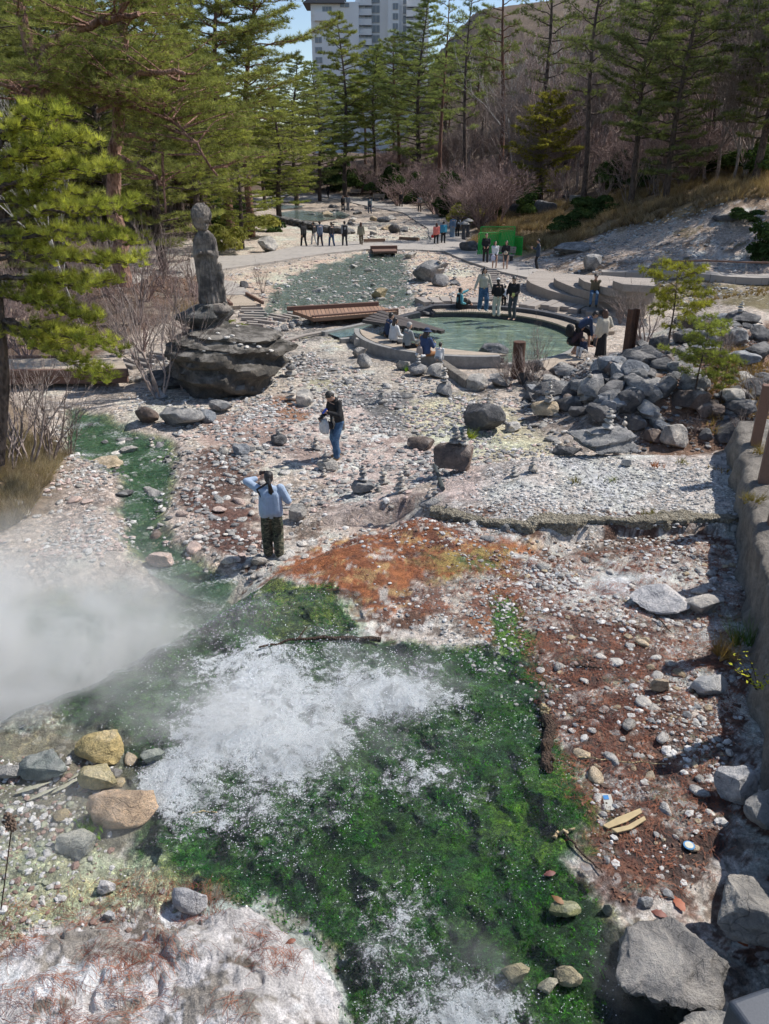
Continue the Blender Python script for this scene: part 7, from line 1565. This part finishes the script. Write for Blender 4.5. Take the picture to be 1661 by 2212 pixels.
grass('dry_grass', 'tan dry grass on the slope under the right hand pines', [([(1010, 530), (1100, 450), (1300, 435), (1661, 330), (1661, 430), (1480, 470), (1300, 505), (1160, 545)], 1.)], 8000, .7, .025, M_grassd, 1, tint=(.95, .92, 1.05))
grass('dry_grass', 'tan dry grass on the near left bank', [([(-60, 1180), (60, 1120), (140, 990), (60, 930), (-60, 950)], 1.)], 2600, .38, .008, M_grassd, 2, tint=(.95, 1.0, 1.25), K=14)
grass('dry_grass', 'scattered grass tufts on the scree and right bank', [([(1380, 620), (1661, 610), (1661, 680), (1560, 660)], .3), ([(1380, 960), (1661, 980), (1661, 760), (1560, 760), (1480, 900)], .7)], 1500, .25, .012, M_grassd, 3, tint=(.8, .72, .6))
# leaf litter in the left grove and right bank
def litter():
    rs = np.random.RandomState(4); mb = MB()
    for poly, n, sz in (([(-100, 760), (120, 700), (420, 640), (440, 600), (200, 600), (-100, 640)], 5000, .06), ([(1380, 960), (1661, 985), (1661, 700), (1500, 760), (1400, 850)], 5000, .04), ([(1100, 1350), (1300, 1320), (1570, 1400), (1590, 1700), (1500, 1950), (1330, 1950), (1240, 1700)], 2200, .022), ([(1200, 500), (1661, 400), (1661, 340), (1250, 430)], 2500, .08)):
        Wd = TP(poly); xs = [a[0] for a in Wd]; ys = [a[1] for a in Wd]; x = rs.uniform(min(xs), max(xs), n*3); y = rs.uniform(min(ys), max(ys), n*3); ok = sdpoly(Wd, x, y) > 0; x = x[ok][:n]; y = y[ok][:n]; m = len(x)
        C = np.stack([x, y, height(x, y)+.012], 1); nn = rs.randn(m, 3)*.4; nn[:, 2] += 1; nn /= np.linalg.norm(nn, axis=1)[:, None]; a = np.cross(nn, rs.randn(m, 3)); a /= np.linalg.norm(a, axis=1)[:, None]; b = np.cross(nn, a); L = sz*rs.uniform(.5, 1.2, (m, 1))
        V = np.stack([C-a*L, C+b*L*.45, C+a*L, C-b*L*.45], 1).reshape(-1, 3); pal = np.array([(.9, .55, .4), (.5, .3, .22), (1.2, .8, .55), (.35, .22, .18)]); mb.add(V, np.arange(len(V)).reshape(-1, 4), np.repeat(pal[rs.randint(4, size=m)], 4, 0))
    o = mb.obj('leaf_litter', M_lit); tag(o, 'fallen brown leaves lying over the banks', 'leaves', kind='stuff')
t = NT('leaf_litter'); M_lit = t.done(t.bsdf(t.mix(1.0, (.26, .20, .17), t.attr('Col').outputs['Color'], 'MULTIPLY'), .8))
litter()
# ------------------------------------------------------------------ hotel
def mglass():
    t = NT('window_glass'); f = t.noise(.4, 3, t.pos()); return t.done(t.bsdf(t.mix(f, (.16, .18, .20), (.34, .37, .40)), .12))
M_hwall = mat_stone('hotel_white_wall', (.86, .85, .84), (.90, .89, .88), .3, .05, .01, .9); M_hglass = mglass(); M_frame = simple('window_frame', (.5, .48, .45), .6); M_roofd = simple('hotel_roof', (.03, .035, .045), .6)
def hotel():
    Y = 245.; mpp = 1/(FP/zc(np.array([0, Y, 30])))
    def X(px): return depth_at(px, 50, Y).x
    def Z(py): return depth_at(760, py, Y).z
    t = thing('hotel_building', (0, 0, 0), 'tall white hotel with rows of windows and balconies beyond the pines', 'building')
    fl = 22.3*mpp*1.02
    def block(x0, x1, y0, y1, z0, z1, name='wall', mat=M_hwall): mb = MB(); box(mb, ((x0+x1)/2, (y0+y1)/2, (z0+z1)/2), (x1-x0, y1-y0, z1-z0)); return mb.obj(name, mat, t, smooth=False)
    ztop = Z(-40)
    block(X(672), X(775), Y, Y+18, 0, Z(4)); block(X(775), X(838), Y+3, Y+18, 0, ztop+3); block(X(838), X(862), Y-.6, Y+18, 0, ztop+6); block(X(862), X(928), Y+4, Y+20, 0, ztop+5)
    mb = MB(); x0, x1 = X(656), X(745); V = [(x0, Y-1.5, Z(8)), (x1, Y-1.5, Z(8)), (x1, Y+12, Z(8)), (x0, Y+12, Z(8)), (x0+5, Y+1, Z(-28)), (x1, Y+1, Z(-28)), (x1, Y+10, Z(-28)), (x0+5, Y+10, Z(-28))]; mb.add(V, [[0, 3, 2, 1], [4, 5, 6, 7], [0, 1, 5, 4], [1, 2, 6, 5], [2, 3, 7, 6], [3, 0, 4, 7]]); mb.obj('roof', M_roofd, t, smooth=False)
    block(X(680), X(716), Y-1.3, Y, Z(46), Z(27), 'balcony'); 
    def window(xa, xb, za, zb, y, nm=2):
        mb = MB(); box(mb, ((xa+xb)/2, y-.06, (za+zb)/2), (xb-xa, .12, zb-za)); f = mb.obj('window', M_frame, t, smooth=False); w_ = (xb-xa)/nm
        for i in range(nm): mb = MB(); box(mb, (xa+w_*(i+.5), y-.14, (za+zb)/2), (w_*.86, .06, (zb-za)*.86)); mb.obj('pane', M_hglass, f, smooth=False)
    window(X(697), X(717), Z(25), Z(14), Y, 3); window(X(735), X(755), Z(16), Z(6), Y, 2)
    for k in range(5):
        y0 = 65+k*22.3*.98; z1, z0 = Z(y0-10), Z(y0+9)
        window(X(679), X(694), z0+.3, z1-.3, Y, 2)
        if k in (0, 1): window(X(741), X(752), z0+.3, z1-.5, Y, 1)
    for k in range(-2, 7):
        y0 = 38+k*21.6; z1, z0 = Z(y0-9), Z(y0+11)
        window(X(788), X(820), z0+.3, z1, Y+3, 4)
        mb = MB(); box(mb, (X(785), Y+2.2, z0+.4), (X(803)-X(768), 1.5, 1.5)); bb = mb.obj('balcony', M_hwall, t, smooth=False)
        mb = MB(); box(mb, (X(785), Y+1.5, z0+1.35), (X(803)-X(768), .1, .12)); mb.obj('rail', M_frame, bb, smooth=False)
        window(X(848), X(860), z0+.6, z1, Y-.6, 2)
        for j, px in enumerate((882,)):
            window(X(px-11), X(px+12), z0+.2, z1, Y+4, 3); window(X(px+16), X(px+36), z0+.2, z1, Y+4, 2)
            mb = MB(); box(mb, (X(px+14), Y+3.1, z0+.2), (X(px+36)-X(px), 1.7, 1.5)); bb = mb.obj('balcony', M_hwall, t, smooth=False)
            mb = MB(); box(mb, (X(px+14), Y+2.3, z0+1.2), (X(px+36)-X(px), .1, .14)); mb.obj('rail', M_frame, bb, smooth=False)
hotel()
# ------------------------------------------------------------------ rushing water, spray, litter and steam near the camera
FOAM = [(PL([(300, 1560), (345, 1480), (430, 1420), (520, 1385), (640, 1410), (760, 1390), (860, 1430), (960, 1450), (995, 1490), (960, 1560), (880, 1580), (930, 1690), (900, 1700), (800, 1610), (720, 1640), (700, 1720), (640, 1760), (560, 1800), (430, 1840), (410, 1740), (350, 1660), (310, 1620)], .8), 1.0),
        (PL([(860, 1940), (980, 1960), (1010, 2060), (1080, 2110), (1150, 2200), (1160, 2300), (960, 2400), (900, 2120), (850, 2030)], .8), .75),
        (PL([(0, 1540), (200, 1440), (420, 1340), (560, 1290), (600, 1310), (420, 1420), (200, 1520), (0, 1600)], .8), .55)]
def foam_amt(x, y):
    f = np.zeros_like(x)
    n = fbm(x*1.4, y*1.4, 4, 5, .6)
    for i, (P, a) in enumerate(FOAM):
        sd = sdpoly(P, x, y); f = np.maximum(f, a*(sstep(-.75, 1.9, sd+1.25*n)*1.0+.15*sstep(-.9, .3, sd+.8*n)))
    return f
def rapids():
    xs = np.arange(-4.6, 3.6, .024); ys = np.arange(3.4, 11.6, .024); X, Y = np.meshgrid(xs, ys, indexing='ij'); x = X.ravel(); y = Y.ravel()
    WP = TP([(0, 1570), (420, 1355), (600, 1280), (760, 1290), (780, 1390), (1050, 1400), (1140, 1450), (1160, 1560), (1230, 1650), (1250, 1760), (1190, 1850), (1290, 1960), (1340, 2100), (1300, 2600), (780, 2600), (750, 2160), (690, 2050), (600, 1990), (480, 1950), (360, 1890), (300, 1830), (330, 1780), (260, 1640), (120, 1570)])
    sd = sdpoly(WP, x, y)+.15*fbm(x*3, y*3, 1, 4)
    keep = sstep(-.10, .12, sd); F_ = foam_amt(x, y)*keep
    tur = 1-np.abs(fbm(x*5, y*5, 7, 5, .62))*2.2; z = height(x, y, True)+.012+F_*(.035*tur+.03*fbm(x*16, y*16, 2, 3)+.03)+.010*fbm(x*8, y*8, 3, 3)
    nx, ny = X.shape; i = np.arange(nx-1)[:, None]; j = np.arange(ny-1)[None]; Q = np.stack([i*ny+j, (i+1)*ny+j, (i+1)*ny+j+1, i*ny+j+1], -1).reshape(-1, 4)
    ok = (keep[Q] > .02).all(1); Q = Q[ok]; used = np.unique(Q); mp = np.full(len(x), -1); mp[used] = np.arange(len(used))
    V = np.stack([x, y, z], 1)[used]; mb = MB(); mb.add(V, mp[Q], np.stack([F_, keep, tur], 1)[used])
    t = NT('rushing_water'); p = t.pos(); s = t.n('SeparateColor', {'Color': t.attr('Col').outputs['Color']}); fo, kp = s.outputs[0], s.outputs[1]
    a = t.noise(9, 7, p, .75, .5); b = t.noise(60, 4, p, .8); ab = t.math('ADD', t.math('MULTIPLY', a, .6), t.math('MULTIPLY', b, .4))
    thr = t.math('SUBTRACT', 1.02, t.math('MULTIPLY', fo, .62)); th = t.math('SUBTRACT', ab, t.math('MULTIPLY', thr, .64)); fm = t.rmp(th, -.05, .09)
    fm = t.math('MULTIPLY', fm, t.rmp(t.noise(2.6, 5, p, .7, .8), .34, .52, .45, .97))
    wc = t.mix(t.rmp(b, .35, .65), (.72, .80, .82), (.97, .98, .99))
    bp = t.bump(t.math('ADD', a, t.math('MULTIPLY', b, 1.2)), 1., .04)
    foam = t.bsdf(wc, .45, bp, Subsurface_Weight=0.0)
    gl = t.n('BsdfGlossy', {'Roughness': .12, 'Color': (1, 1, 1), 'Normal': t.bump(t.math('ADD', a, b), .9, .03)}).outputs[0]; tr = t.n('BsdfTransparent', {'Color': (.90, .96, .93)}).outputs[0]
    fr = t.n('Fresnel', {'IOR': 1.33}).outputs[0]
    film = t.n('MixShader', {0: t.math('ADD', t.math('MULTIPLY', fr, 1.2), .02, clamp=True), 1: tr, 2: gl}).outputs[0]
    sh = t.n('MixShader', {0: fm, 1: film, 2: foam}).outputs[0]; M = t.done(sh)
    o = mb.obj('water', M); tag(o, kind='structure')
    # spray drops, plus white beads scattered to imitate glints on the water
    rs = np.random.RandomState(12); n = 150000; x = rs.uniform(-4.6, 3.4, n); y = rs.uniform(3.5, 11.4, n); sd = sdpoly(WP, x, y); f = foam_amt(x, y); cl = vn3(x*2.5, y*2.5, x*0+9)*.5+vn3(x*9, y*9, x*0+2)*.5
    pr = np.where(sd > 0, .02+.30*sstep(.5, .75, cl)+.75*np.minimum(f, 1)*sstep(.3, .6, cl), 0); ok = rs.rand(n) < pr*.62; x, y, f = x[ok], y[ok], f[ok]; m = len(x)
    zz = height(x, y)+.015+np.abs(rs.randn(m))*(.010+.10*f); s_ = rs.uniform(.002, .0072, m)*(1+.6*f)*np.interp(y, [4, 10], [.8, 1.3]); oc = np.array([[1, 0, 0], [-1, 0, 0], [0, 1, 0], [0, -1, 0], [0, 0, 1], [0, 0, -1]], float); of = np.array([[0, 2, 4], [2, 1, 4], [1, 3, 4], [3, 0, 4], [2, 0, 5], [1, 2, 5], [3, 1, 5], [0, 3, 5]])
    V = oc[None]*s_[:, None, None]+np.stack([x, y, zz], 1)[:, None]; mb = MB(); mb.add(V.reshape(-1, 3), (of[None]+(np.arange(m)*6)[:, None, None]).reshape(-1, 3))
    t = NT('white_spray_and_glints'); M2 = t.done(t.bsdf((.95, .97, 1.), .15)); o = mb.obj('spray_and_glint_beads', M2); tag(o, 'white spray drops and white beads imitating glints over the green hot spring water', 'spray', kind='stuff'); print('drops', m)
rapids()
# green algae tufts under the film
def algae():
    rs = np.random.RandomState(6); n = 26000; x = rs.uniform(-4.2, 3.2, n); y = rs.uniform(3.5, 11.2, n)
    WP = TP([(300, 1640), (450, 1330), (640, 1262), (730, 1270), (780, 1390), (1050, 1400), (1140, 1450), (1160, 1560), (1230, 1650), (1250, 1760), (1190, 1850), (1290, 1960), (1300, 2300), (780, 2300), (700, 2050), (500, 1945), (330, 1880)])
    ok = (sdpoly(WP, x, y) > -.05) & (vn3(x*3, y*3, x*0+1)*.6+vn3(x*9, y*9, x*0)*.4 > .42); x, y = x[ok], y[ok]; C = np.stack([x, y, height(x, y)], 1); D_ = rs.randn(len(x), 3)*.4; D_[:, 2] = .5; D_[:, 0] -= .5; mb = MB(); blades(mb, C, D_, .035, .007, 7, .6, 3, (.35, 1.7))
    M = mat_leaf('algae', (.03, .13, .04), (.11, .33, .05), .25); o = mb.obj('algae', M); tag(o, 'green algae tufts in the hot spring outflow', 'algae', kind='stuff')
algae()
# reddish pine needles
def needles():
    rs = np.random.RandomState(2); mb = MB(); base = TP([(-50, 2260), (-50, 1960), (300, 1890), (480, 1940), (560, 1960), (640, 2010), (720, 2100), (740, 2260)]); right = TP([(1060, 1220), (1590, 1150), (1600, 1500), (1560, 1850), (1420, 1960), (1290, 1850), (1160, 1480)]); orange = TP([(600, 1250), (760, 1160), (1100, 1180), (1150, 1300), (900, 1320)])
    for poly, nc, K, L, W in ((base, 50, 44, .11, .0026), (right, 760, 18, .09, .0032), (orange, 260, 14, .13, .004)):
        xs = [a[0] for a in poly]; ys = [a[1] for a in poly]; x = rs.uniform(min(xs), max(xs), nc*3); y = rs.uniform(min(ys), max(ys), nc*3); ok = sdpoly(poly, x, y) > 0; x, y = x[ok][:nc], y[ok][:nc]
        a0 = rs.rand(len(x))*6.28; cx_ = (x[:, None]+rs.randn(len(x), K)*.075+np.cos(a0)[:, None]*rs.uniform(-.14, .14, (len(x), K))).ravel(); cy_ = (y[:, None]+rs.randn(len(x), K)*.05+np.sin(a0)[:, None]*rs.uniform(-.14, .14, (len(x), K))).ravel()
        a = (a0[:, None]+rs.randn(len(x), K)*.55).ravel(); l = L*rs.uniform(.5, 1.1, len(a)); ex, ey = np.cos(a)*l/2, np.sin(a)*l/2
        def P_(fx, fy, dz): return np.stack([fx, fy, height(fx, fy)+dz], 1)
        A_ = P_(cx_-ex, cy_-ey, .012); B_ = P_(cx_, cy_, .022); C_ = P_(cx_+ex, cy_+ey, .012); s_ = np.stack([-np.sin(a), np.cos(a), a*0], 1)*W/2; u = np.array([0, 0, W])
        V = np.stack([A_-s_, A_+s_, B_+s_+u, B_-s_+u, C_+s_, C_-s_], 1).reshape(-1, 3); k = (np.arange(len(a))*6)[:, None]; mb.add(V, np.concatenate([k+np.array([0, 1, 2, 3]), k+np.array([3, 2, 4, 5])])); 
    t = NT('red_needles'); f = t.noise(5, 3, t.pos()); o = mb.obj('fallen_needles', t.done(t.bsdf(t.mix(t.rmp(f, .35, .65), (.11, .03, .018), (.34, .12, .06)), .8))); tag(o, 'reddish fallen pine needles in bunches on the rock and litter', 'needles', kind='stuff')
needles()
def stick(pts, r0, r1, mat, label, name='branch', cat='branch', dz=.03, forks=()):
    P = [at(*p) for p in pts]; o0 = P[0]; Q = resample([tuple(p-o0) for p in P], 14); rs = np.random.RandomState(len(label)); Q[1:-1] += rs.randn(12, 3)*r0*.5; Q[:, 2] += dz; mb = MB(); tube(mb, Q, np.linspace(r0, r1, 14), 8)
    for i, v in forks: q = Q[i]; tube(mb, [q, q+np.array(v)*.5+[0, 0, .01], q+np.array(v)], [r1*1.2, r1, r1*.5], 6)
    o = mb.obj(name, mat, None, True, o0); tag(o, label, cat); return o
M_bw = mbark('wet_bark', (.03, .02, .015), (.12, .075, .05), 20); M_pale = mbark('pale_wood', (.36, .27, .14), (.62, .50, .30), 12)
stick([(823, 1392), (740, 1386), (640, 1388), (560, 1408)], .035, .012, M_bw, 'long dark bent branch lying across the algae above the foam', dz=.07, forks=((9, (.1, .2, .05)),))
stick([(1178, 1560), (1180, 1610), (1186, 1668)], .065, .05, M_bw, 'short thick dark wet log at the algae edge', 'log', 'log', .05)
stick([(1175, 1535), (1188, 1575)], .045, .035, M_pale, 'short pale wood piece touching the dark wet log', 'wood_piece', 'wood', .03)
stick([(1215, 1800), (1260, 1850), (1300, 1890)], .012, .006, M_bw, 'thin dark twig between algae and brown litter')
stick([(1195, 1810), (1240, 1795)], .02, .01, M_pale, 'short pale twig at the algae edge')
stick([(405, 1765), (440, 1757), (470, 1760)], .008, .006, M_pale, 'thin straw lying in the foam edge')
stick([(1375, 1280), (1405, 1320), (1450, 1370)], .016, .006, M_bw, 'thin dark branch lying on the white rubble'); stick([(1240, 1440), (1300, 1448)], .014, .008, M_bw, 'short dark twig in the brown litter by the white stones')
stick([(1250, 1640), (1340, 1650), (1440, 1655)], .008, .005, M_pale, 'long thin straw across the brown litter')
M_barkstrip = simple('bark_strip', (.52, .40, .22), .8, 8, .4)
def slab_piece(pts, z, th, mat, label, name, cat):
    q = [P3(a, b, z) for a, b in pts]; c = sum(q, Vector())/len(q); hz_ = H1(c.x, c.y)
    o = prism(name, [((p-c).x, (p-c).y) for p in q], 0, th, mat, None, .003); o.location = (c.x, c.y, hz_+.02); o.rotation_euler = (.06, -.05, 0); return tag(o, label, cat)
slab_piece([(1300, 1795), (1330, 1780), (1365, 1768), (1380, 1763), (1384, 1772), (1350, 1790), (1312, 1802)], .75, .018, M_barkstrip, 'upper pale yellow bark strip in the wet litter', 'bark_strip', 'bark')
slab_piece([(1318, 1806), (1352, 1800), (1388, 1782), (1392, 1790), (1360, 1808), (1330, 1814)], .75, .018, M_barkstrip, 'lower pale yellow bark strip in the wet litter', 'bark_strip', 'bark')
def paper():
    o = slab_piece([(1297, 1722), (1318, 1725), (1328, 1758), (1308, 1756)], .75, .006, simple('paper', (.5, .48, .42), .8, 40, .1), 'crumpled white paper scrap with a blue printed patch', 'paper_scrap', 'litter'); c = o.location; mb = MB(); box(mb, (-.01, .05, .0095), (.05, .05, .003)); q = mb.obj('printed_patch', simple('blue_print', (.05, .22, .5), .6), o, False); return o
paper()
q = at(1487, 1832); t = thing('lid', tuple(q+Vector((0, 0, .03))), 'small round white lid with a blue rim in the litter', 'lid'); mb = MB(); tube(mb, [(0, 0, 0), (0, 0, .008)], [.05, .05], 24); mb.obj('rim', simple('blue_plastic', (.06, .25, .5), .5), t); mb = MB(); tube(mb, [(0, 0, .0085), (0, 0, .011)], [.038, .038], 24); mb.obj('disc', simple('cream_plastic', (.6, .6, .5), .5), t)
def leaf(px, py, L, col, label, rz, dz=.03):
    q = at(px, py); n = 9; V = []; 
    for i in range(n): u = i/(n-1); w_ = L*(.22 if L < .2 else .07)*math.sin(PI*u**.8)*(1+.25*(i % 2)); V += [(-w_, u*L, .25*w_), (0, u*L, .02*math.sin(u*3)), (w_, u*L, .25*w_)]
    F = []; 
    for i in range(n-1):
        for j in (0, 1): F.append([i*3+j, i*3+j+1, i*3+j+4, i*3+j+3])
    mb = MB(); mb.add(V, F); o = mb.obj('fallen_leaf', simple('leaf_'+label[:6].strip(), col, .6, 30, .4), None, True, q+Vector((0, 0, dz))); o.rotation_euler.z = rz; tag(o, label, 'leaf')
leaf(1478, 1975, .17, (.38, .12, .06), 'large reddish brown oak leaf above the crusty boulder', .3); leaf(1440, 1985, .14, (.20, .07, .05), 'dark wet leaf left of the reddish oak leaf', 1.2); leaf(1215, 1975, .12, (.24, .12, .05), 'brown leaf on the mossy stone', .8, .12)
leaf(1200, 1890, .12, (.16, .06, .05), 'dark red leaf in the algae edge', 1.8); leaf(1600, 2100, .16, (.42, .13, .06), 'orange leaf on the needle strewn boulder', .6, .3); leaf(640, 2035, .09, (.2, .07, .04), 'dark leaf on the needle strewn white rock', 2.)
for i, (px, py, L, rz) in enumerate(((60, 1735, .30, -.9), (110, 1720, .34, -.8), (30, 1720, .36, -1.1), (150, 1690, .24, -.7), (180, 1700, .26, -.6))): leaf(px, py, L, (.33, .32, .23), 'long pale bamboo leaf fallen in the brown puddle' if i else 'lowest pale bamboo leaf in the brown puddle', rz)
for o in list(scene.objects):
    if o.get('label') == 'long pale bamboo leaf fallen in the brown puddle': o['group'] = 'bamboo leaves in the puddle'
# plants on the wall
def tuftobj(loc, label, n, L, W, mat, tint, seed, K=14, name='grass_tuft', cat='grass'):
    rs = np.random.RandomState(seed); C = rs.randn(n, 3)*np.array([.07, .07, .0]); D_ = rs.randn(n, 3)*.5; D_[:, 2] = 1; mb = MB(); blades(mb, C, D_, L, W, K, .45, seed, (.6, 1.4)); o = mb.obj(name, mat, None, True, loc); o.color = (*tint, 1); tag(o, label, cat); return o
def wl(px, py, z): return P3(px, py, z)
tuftobj(wl(1600, 1395, .8), 'green grass tuft growing against the concrete wall', 14, .42, .006, M_leafd, (2.2, 2.4, 1.4), 1); tuftobj(wl(1560, 1420, .78), 'tan dry grass fanning out below the green tuft', 14, .5, .005, M_grassd, (1, .85, .6), 2)
tuftobj(wl(1640, 980, 1.62), 'dry grass on top of the wall behind the first post', 12, .3, .006, M_grassd, (.8, .8, .55), 3); tuftobj(wl(1625, 1085, 1.62), 'dry weeds on top of the wall between two posts', 14, .22, .006, M_grassd, (.7, .75, .5), 4)
for i, (px, py) in enumerate(((1320, 1040), (1420, 1010), (1470, 1000), (1400, 1112), (1240, 1045), (1560, 1020))): tuftobj(wl(px, py, .99), ('green weed tuft on the white gravel flat', 'orange brown weed tuft at the back of the gravel flat', 'yellow green weed right of the orange tuft', 'grass tuft on the crusted gravel ledge', 'faint weed tuft on the left of the gravel flat', 'dry weed tuft near the wall end of the flat')[i], 8, .16, .006, M_grassd, ((.4, .6, .3), (1.2, .5, .2), (.6, .7, .35), (.7, .8, .4), (.6, .7, .4), (.8, .7, .4))[i], 20+i)
tuftobj(at(1018, 946)+Vector((0, 0, .0)), 'yellow green weeds between the two large dark boulders', 16, .32, .007, M_leafy, (1.2, 1.4, .8), 31); tuftobj(at(880, 802), 'bright green moss tuft on the square pale boulder', 16, .25, .01, M_leafd, (2.2, 2.6, 1.), 32)
tuftobj(at(415, 775)+Vector((0, .3, 1.2)), 'hanging straw coloured reeds on the statue rock', 20, .9, .012, M_grassd, (1, .95, .8), 33, name='dry_reeds', cat='reeds'); tuftobj(at(200, 1795)+Vector((0, 0, .04)), 'small round bright green moss ball by the tan boulder', 60, .07, .006, M_leafd, (2.6, 3.2, 1.1), 34, 20, 'moss_ball', 'moss')
def leafy_plant(loc, label):
    t = thing('leafy_plant', tuple(loc), label, 'plant'); rs = np.random.RandomState(44); st = MB(); lf = MB()
    for k in range(14):
        a = rs.rand()*6.28; l = rs.uniform(.25, .5); e = np.array([math.cos(a)*l*.6-.08, math.sin(a)*l*.6, l*.8]); P = resample([(0, 0, 0), tuple(e*.5+[0, 0, .06]), tuple(e)], 8); tube(st, P, np.linspace(.006, .003, 8), 4, cap=False)
        for i in range(3, 8):
            for q in range(2):
                d = rs.randn(3); d[2] = abs(d[2])*.6; d /= np.linalg.norm(d); s_ = np.cross(d, [0, 0, 1]); s_ /= np.linalg.norm(s_)+1e-6; L = rs.uniform(.03, .055); c = P[i]; lf.add([c, c+d*L*.5+s_*L*.28, c+d*L, c+d*L*.5-s_*L*.28], [[0, 1, 2, 3]], np.ones(3)*rs.uniform(.6, 1.4))
    st.obj('stem', M_bw, t); o = lf.obj('leaves', M_yneedle, t); o.color = (1.8, 1.7, .9, 1)
leafy_plant(P3(1640, 1500, .95), 'small plant with bright yellow green leaves beside the wall')
# dried seed head on its stalk
q = P3(2, 1965, .9); t = thing('dried_flower', tuple(q), 'brown dried flower head on a thin reddish stalk at the left edge', 'dried flower'); top = depth_at(25, 1790, q.y+.02)-q; mb = MB(); tube(mb, resample([(0, 0, 0), tuple(top*.5+Vector((.0, 0, 0))), tuple(top)], 8), .005, 6); mb.obj('stalk', M_bw, t)
mb = MB(); rs = np.random.RandomState(3)
ell(mb, np.array(top)+np.array([0, 0, .06]), (.03, .03, .085)); ell(mb, np.array(top)+np.array([0, 0, .12]), (.016, .016, .05))
for i in range(150): u = rs.rand(); c = np.array(top)+np.array([rs.randn()*.028*(1-.55*u), rs.randn()*.028*(1-.55*u), u*.15]); ell(mb, c, np.ones(3)*rs.uniform(.007, .013), None, 1)
mb.obj('seed_head', simple('dry_seed', (.16, .11, .08), .95, 90, .5), t)
# steam
def steam(name, lo, hi, blobs, dens, ns, label, step):
    lo = Vector(lo); hi = Vector(hi); mb = MB(); box(mb, (lo+hi)/2, hi-lo); t = NT(name); p = t.pos(); tot = None
    w = t.n('VectorMath', {0: p, 1: t.n('VectorMath', {0: t.n('TexNoise', {'Vector': p, 'Scale': .9, 'Detail': 2}).outputs['Color'], 'Scale': 1.1}, operation='SCALE').outputs[0]}, operation='ADD').outputs[0]
    for c, r, a in blobs:
        v = t.n('VectorMath', {0: w, 1: tuple(np.array(c)+.55)}, operation='SUBTRACT').outputs[0]; v = t.n('VectorMath', {0: v, 1: r}, operation='DIVIDE').outputs[0]; l = t.n('VectorMath', {0: v}, operation='LENGTH').outputs['Value']; b = t.math('MULTIPLY', t.rmp(l, 1.0, .15), a); tot = b if tot is None else t.math('MAXIMUM', tot, b)
    n = t.rmp(t.noise(ns, 6, p, .65, .8), .38, .62, .06, 1.7); d = t.math('MULTIPLY', t.math('MULTIPLY', tot, n), dens)
    vol = t.n('VolumePrincipled', {'Color': (.99, .98, .96), 'Density': d, 'Anisotropy': .25}).outputs[0]; M = t.done(None, vol); M.cycles.volume_step_rate = step
    o = mb.obj(name, M, None, False); tag(o, label, 'steam', kind='stuff'); return o
def B_(px, py, z): q = P3(px, py, z); return (q.x, q.y, z)
steam('steam', (-9.5, 6.6, -.5), (.3, 13.5, 2.6), [(B_(40, 1420, .7), (2.9, 2.3, 1.5), 1.0), (B_(230, 1380, .5), (2.0, 1.5, 1.15), .85), (B_(60, 1250, .9), (3.0, 1.9, 1.3), .3), (B_(430, 1350, .9), (1.5, .8, .55), .28), (B_(60, 1540, 1.), (1.8, 1.0, .6), .5)], 1.5, 1.1, 'thick white steam drifting over the low hot pool at the left', 1.0)
steam('steam', (-4.2, 3.4, .45), (3.6, 9.8, 1.7), [(B_(420, 1520, .95), (1.1, .9, .5), 1.2), (B_(600, 1560, .9), (1.5, 1.2, .5), 1.0), (B_(800, 1480, .9), (1.3, .8, .4), .7), (B_(150, 1760, 1.0), (1.1, .7, .4), .28), (B_(1380, 2080, .95), (.35, .5, .35), .7), (B_(1000, 2150, .9), (.9, .6, .3), .35)], 1.1, 2.0, 'thin white mist hanging over the rushing foam', 1.0)
# ------------------------------------------------------------------ camera, sun, sky
cd = bpy.data.cameras.new('camera'); cam = bpy.data.objects.new('camera', cd); COL.objects.link(cam)
cam.location = (0, 0, CH); cam.rotation_euler = (PI/2-TH, 0, 0)
cd.sensor_fit = 'VERTICAL'; cd.sensor_height = 24; cd.lens = FP/2212*24; cd.clip_start = .1; cd.clip_end = 3000
scene.camera = cam
SUN_EL = math.radians(50); SUN_DIR = np.array([.90, .36]); SUN_DIR /= np.linalg.norm(SUN_DIR)
sd_ = bpy.data.lights.new('sun', 'SUN'); so = bpy.data.objects.new('sun', sd_); COL.objects.link(so)
v = Vector((SUN_DIR[0]*math.cos(SUN_EL), SUN_DIR[1]*math.cos(SUN_EL), math.sin(SUN_EL)))
so.rotation_euler = v.to_track_quat('Z', 'Y').to_euler(); so.location = (20, 10, 40)
sd_.energy = 5.0; sd_.angle = math.radians(.5); sd_.color = (1, .955, .89)
w = bpy.data.worlds.new('World'); scene.world = w; w.use_nodes = True; nt = w.node_tree
bg = nt.nodes['Background']; sk = nt.nodes.new('ShaderNodeTexSky'); sk.sky_type = 'NISHITA'; sk.sun_disc = False
sk.sun_elevation = SUN_EL; sk.sun_rotation = math.atan2(SUN_DIR[0], SUN_DIR[1]); sk.altitude = 1200; sk.air_density = 1.0; sk.dust_density = 1.2; sk.ozone_density = 1
nt.links.new(sk.outputs[0], bg.inputs[0]); bg.inputs[1].default_value = .145
scene.view_settings.view_transform = 'Standard'; scene.view_settings.look = 'None'; scene.view_settings.exposure = 0; scene.view_settings.gamma = 1
scene.render.engine = 'CYCLES'; cy = scene.cycles
cy.max_bounces = 5; cy.diffuse_bounces = 2; cy.glossy_bounces = 2; cy.transmission_bounces = 3; cy.transparent_max_bounces = 12; cy.volume_bounces = 3
cy.use_denoising = True; cy.sample_clamp_indirect = 6; cy.caustics_reflective = False; cy.caustics_refractive = False
cy.use_adaptive_sampling = True; cy.adaptive_threshold = .04
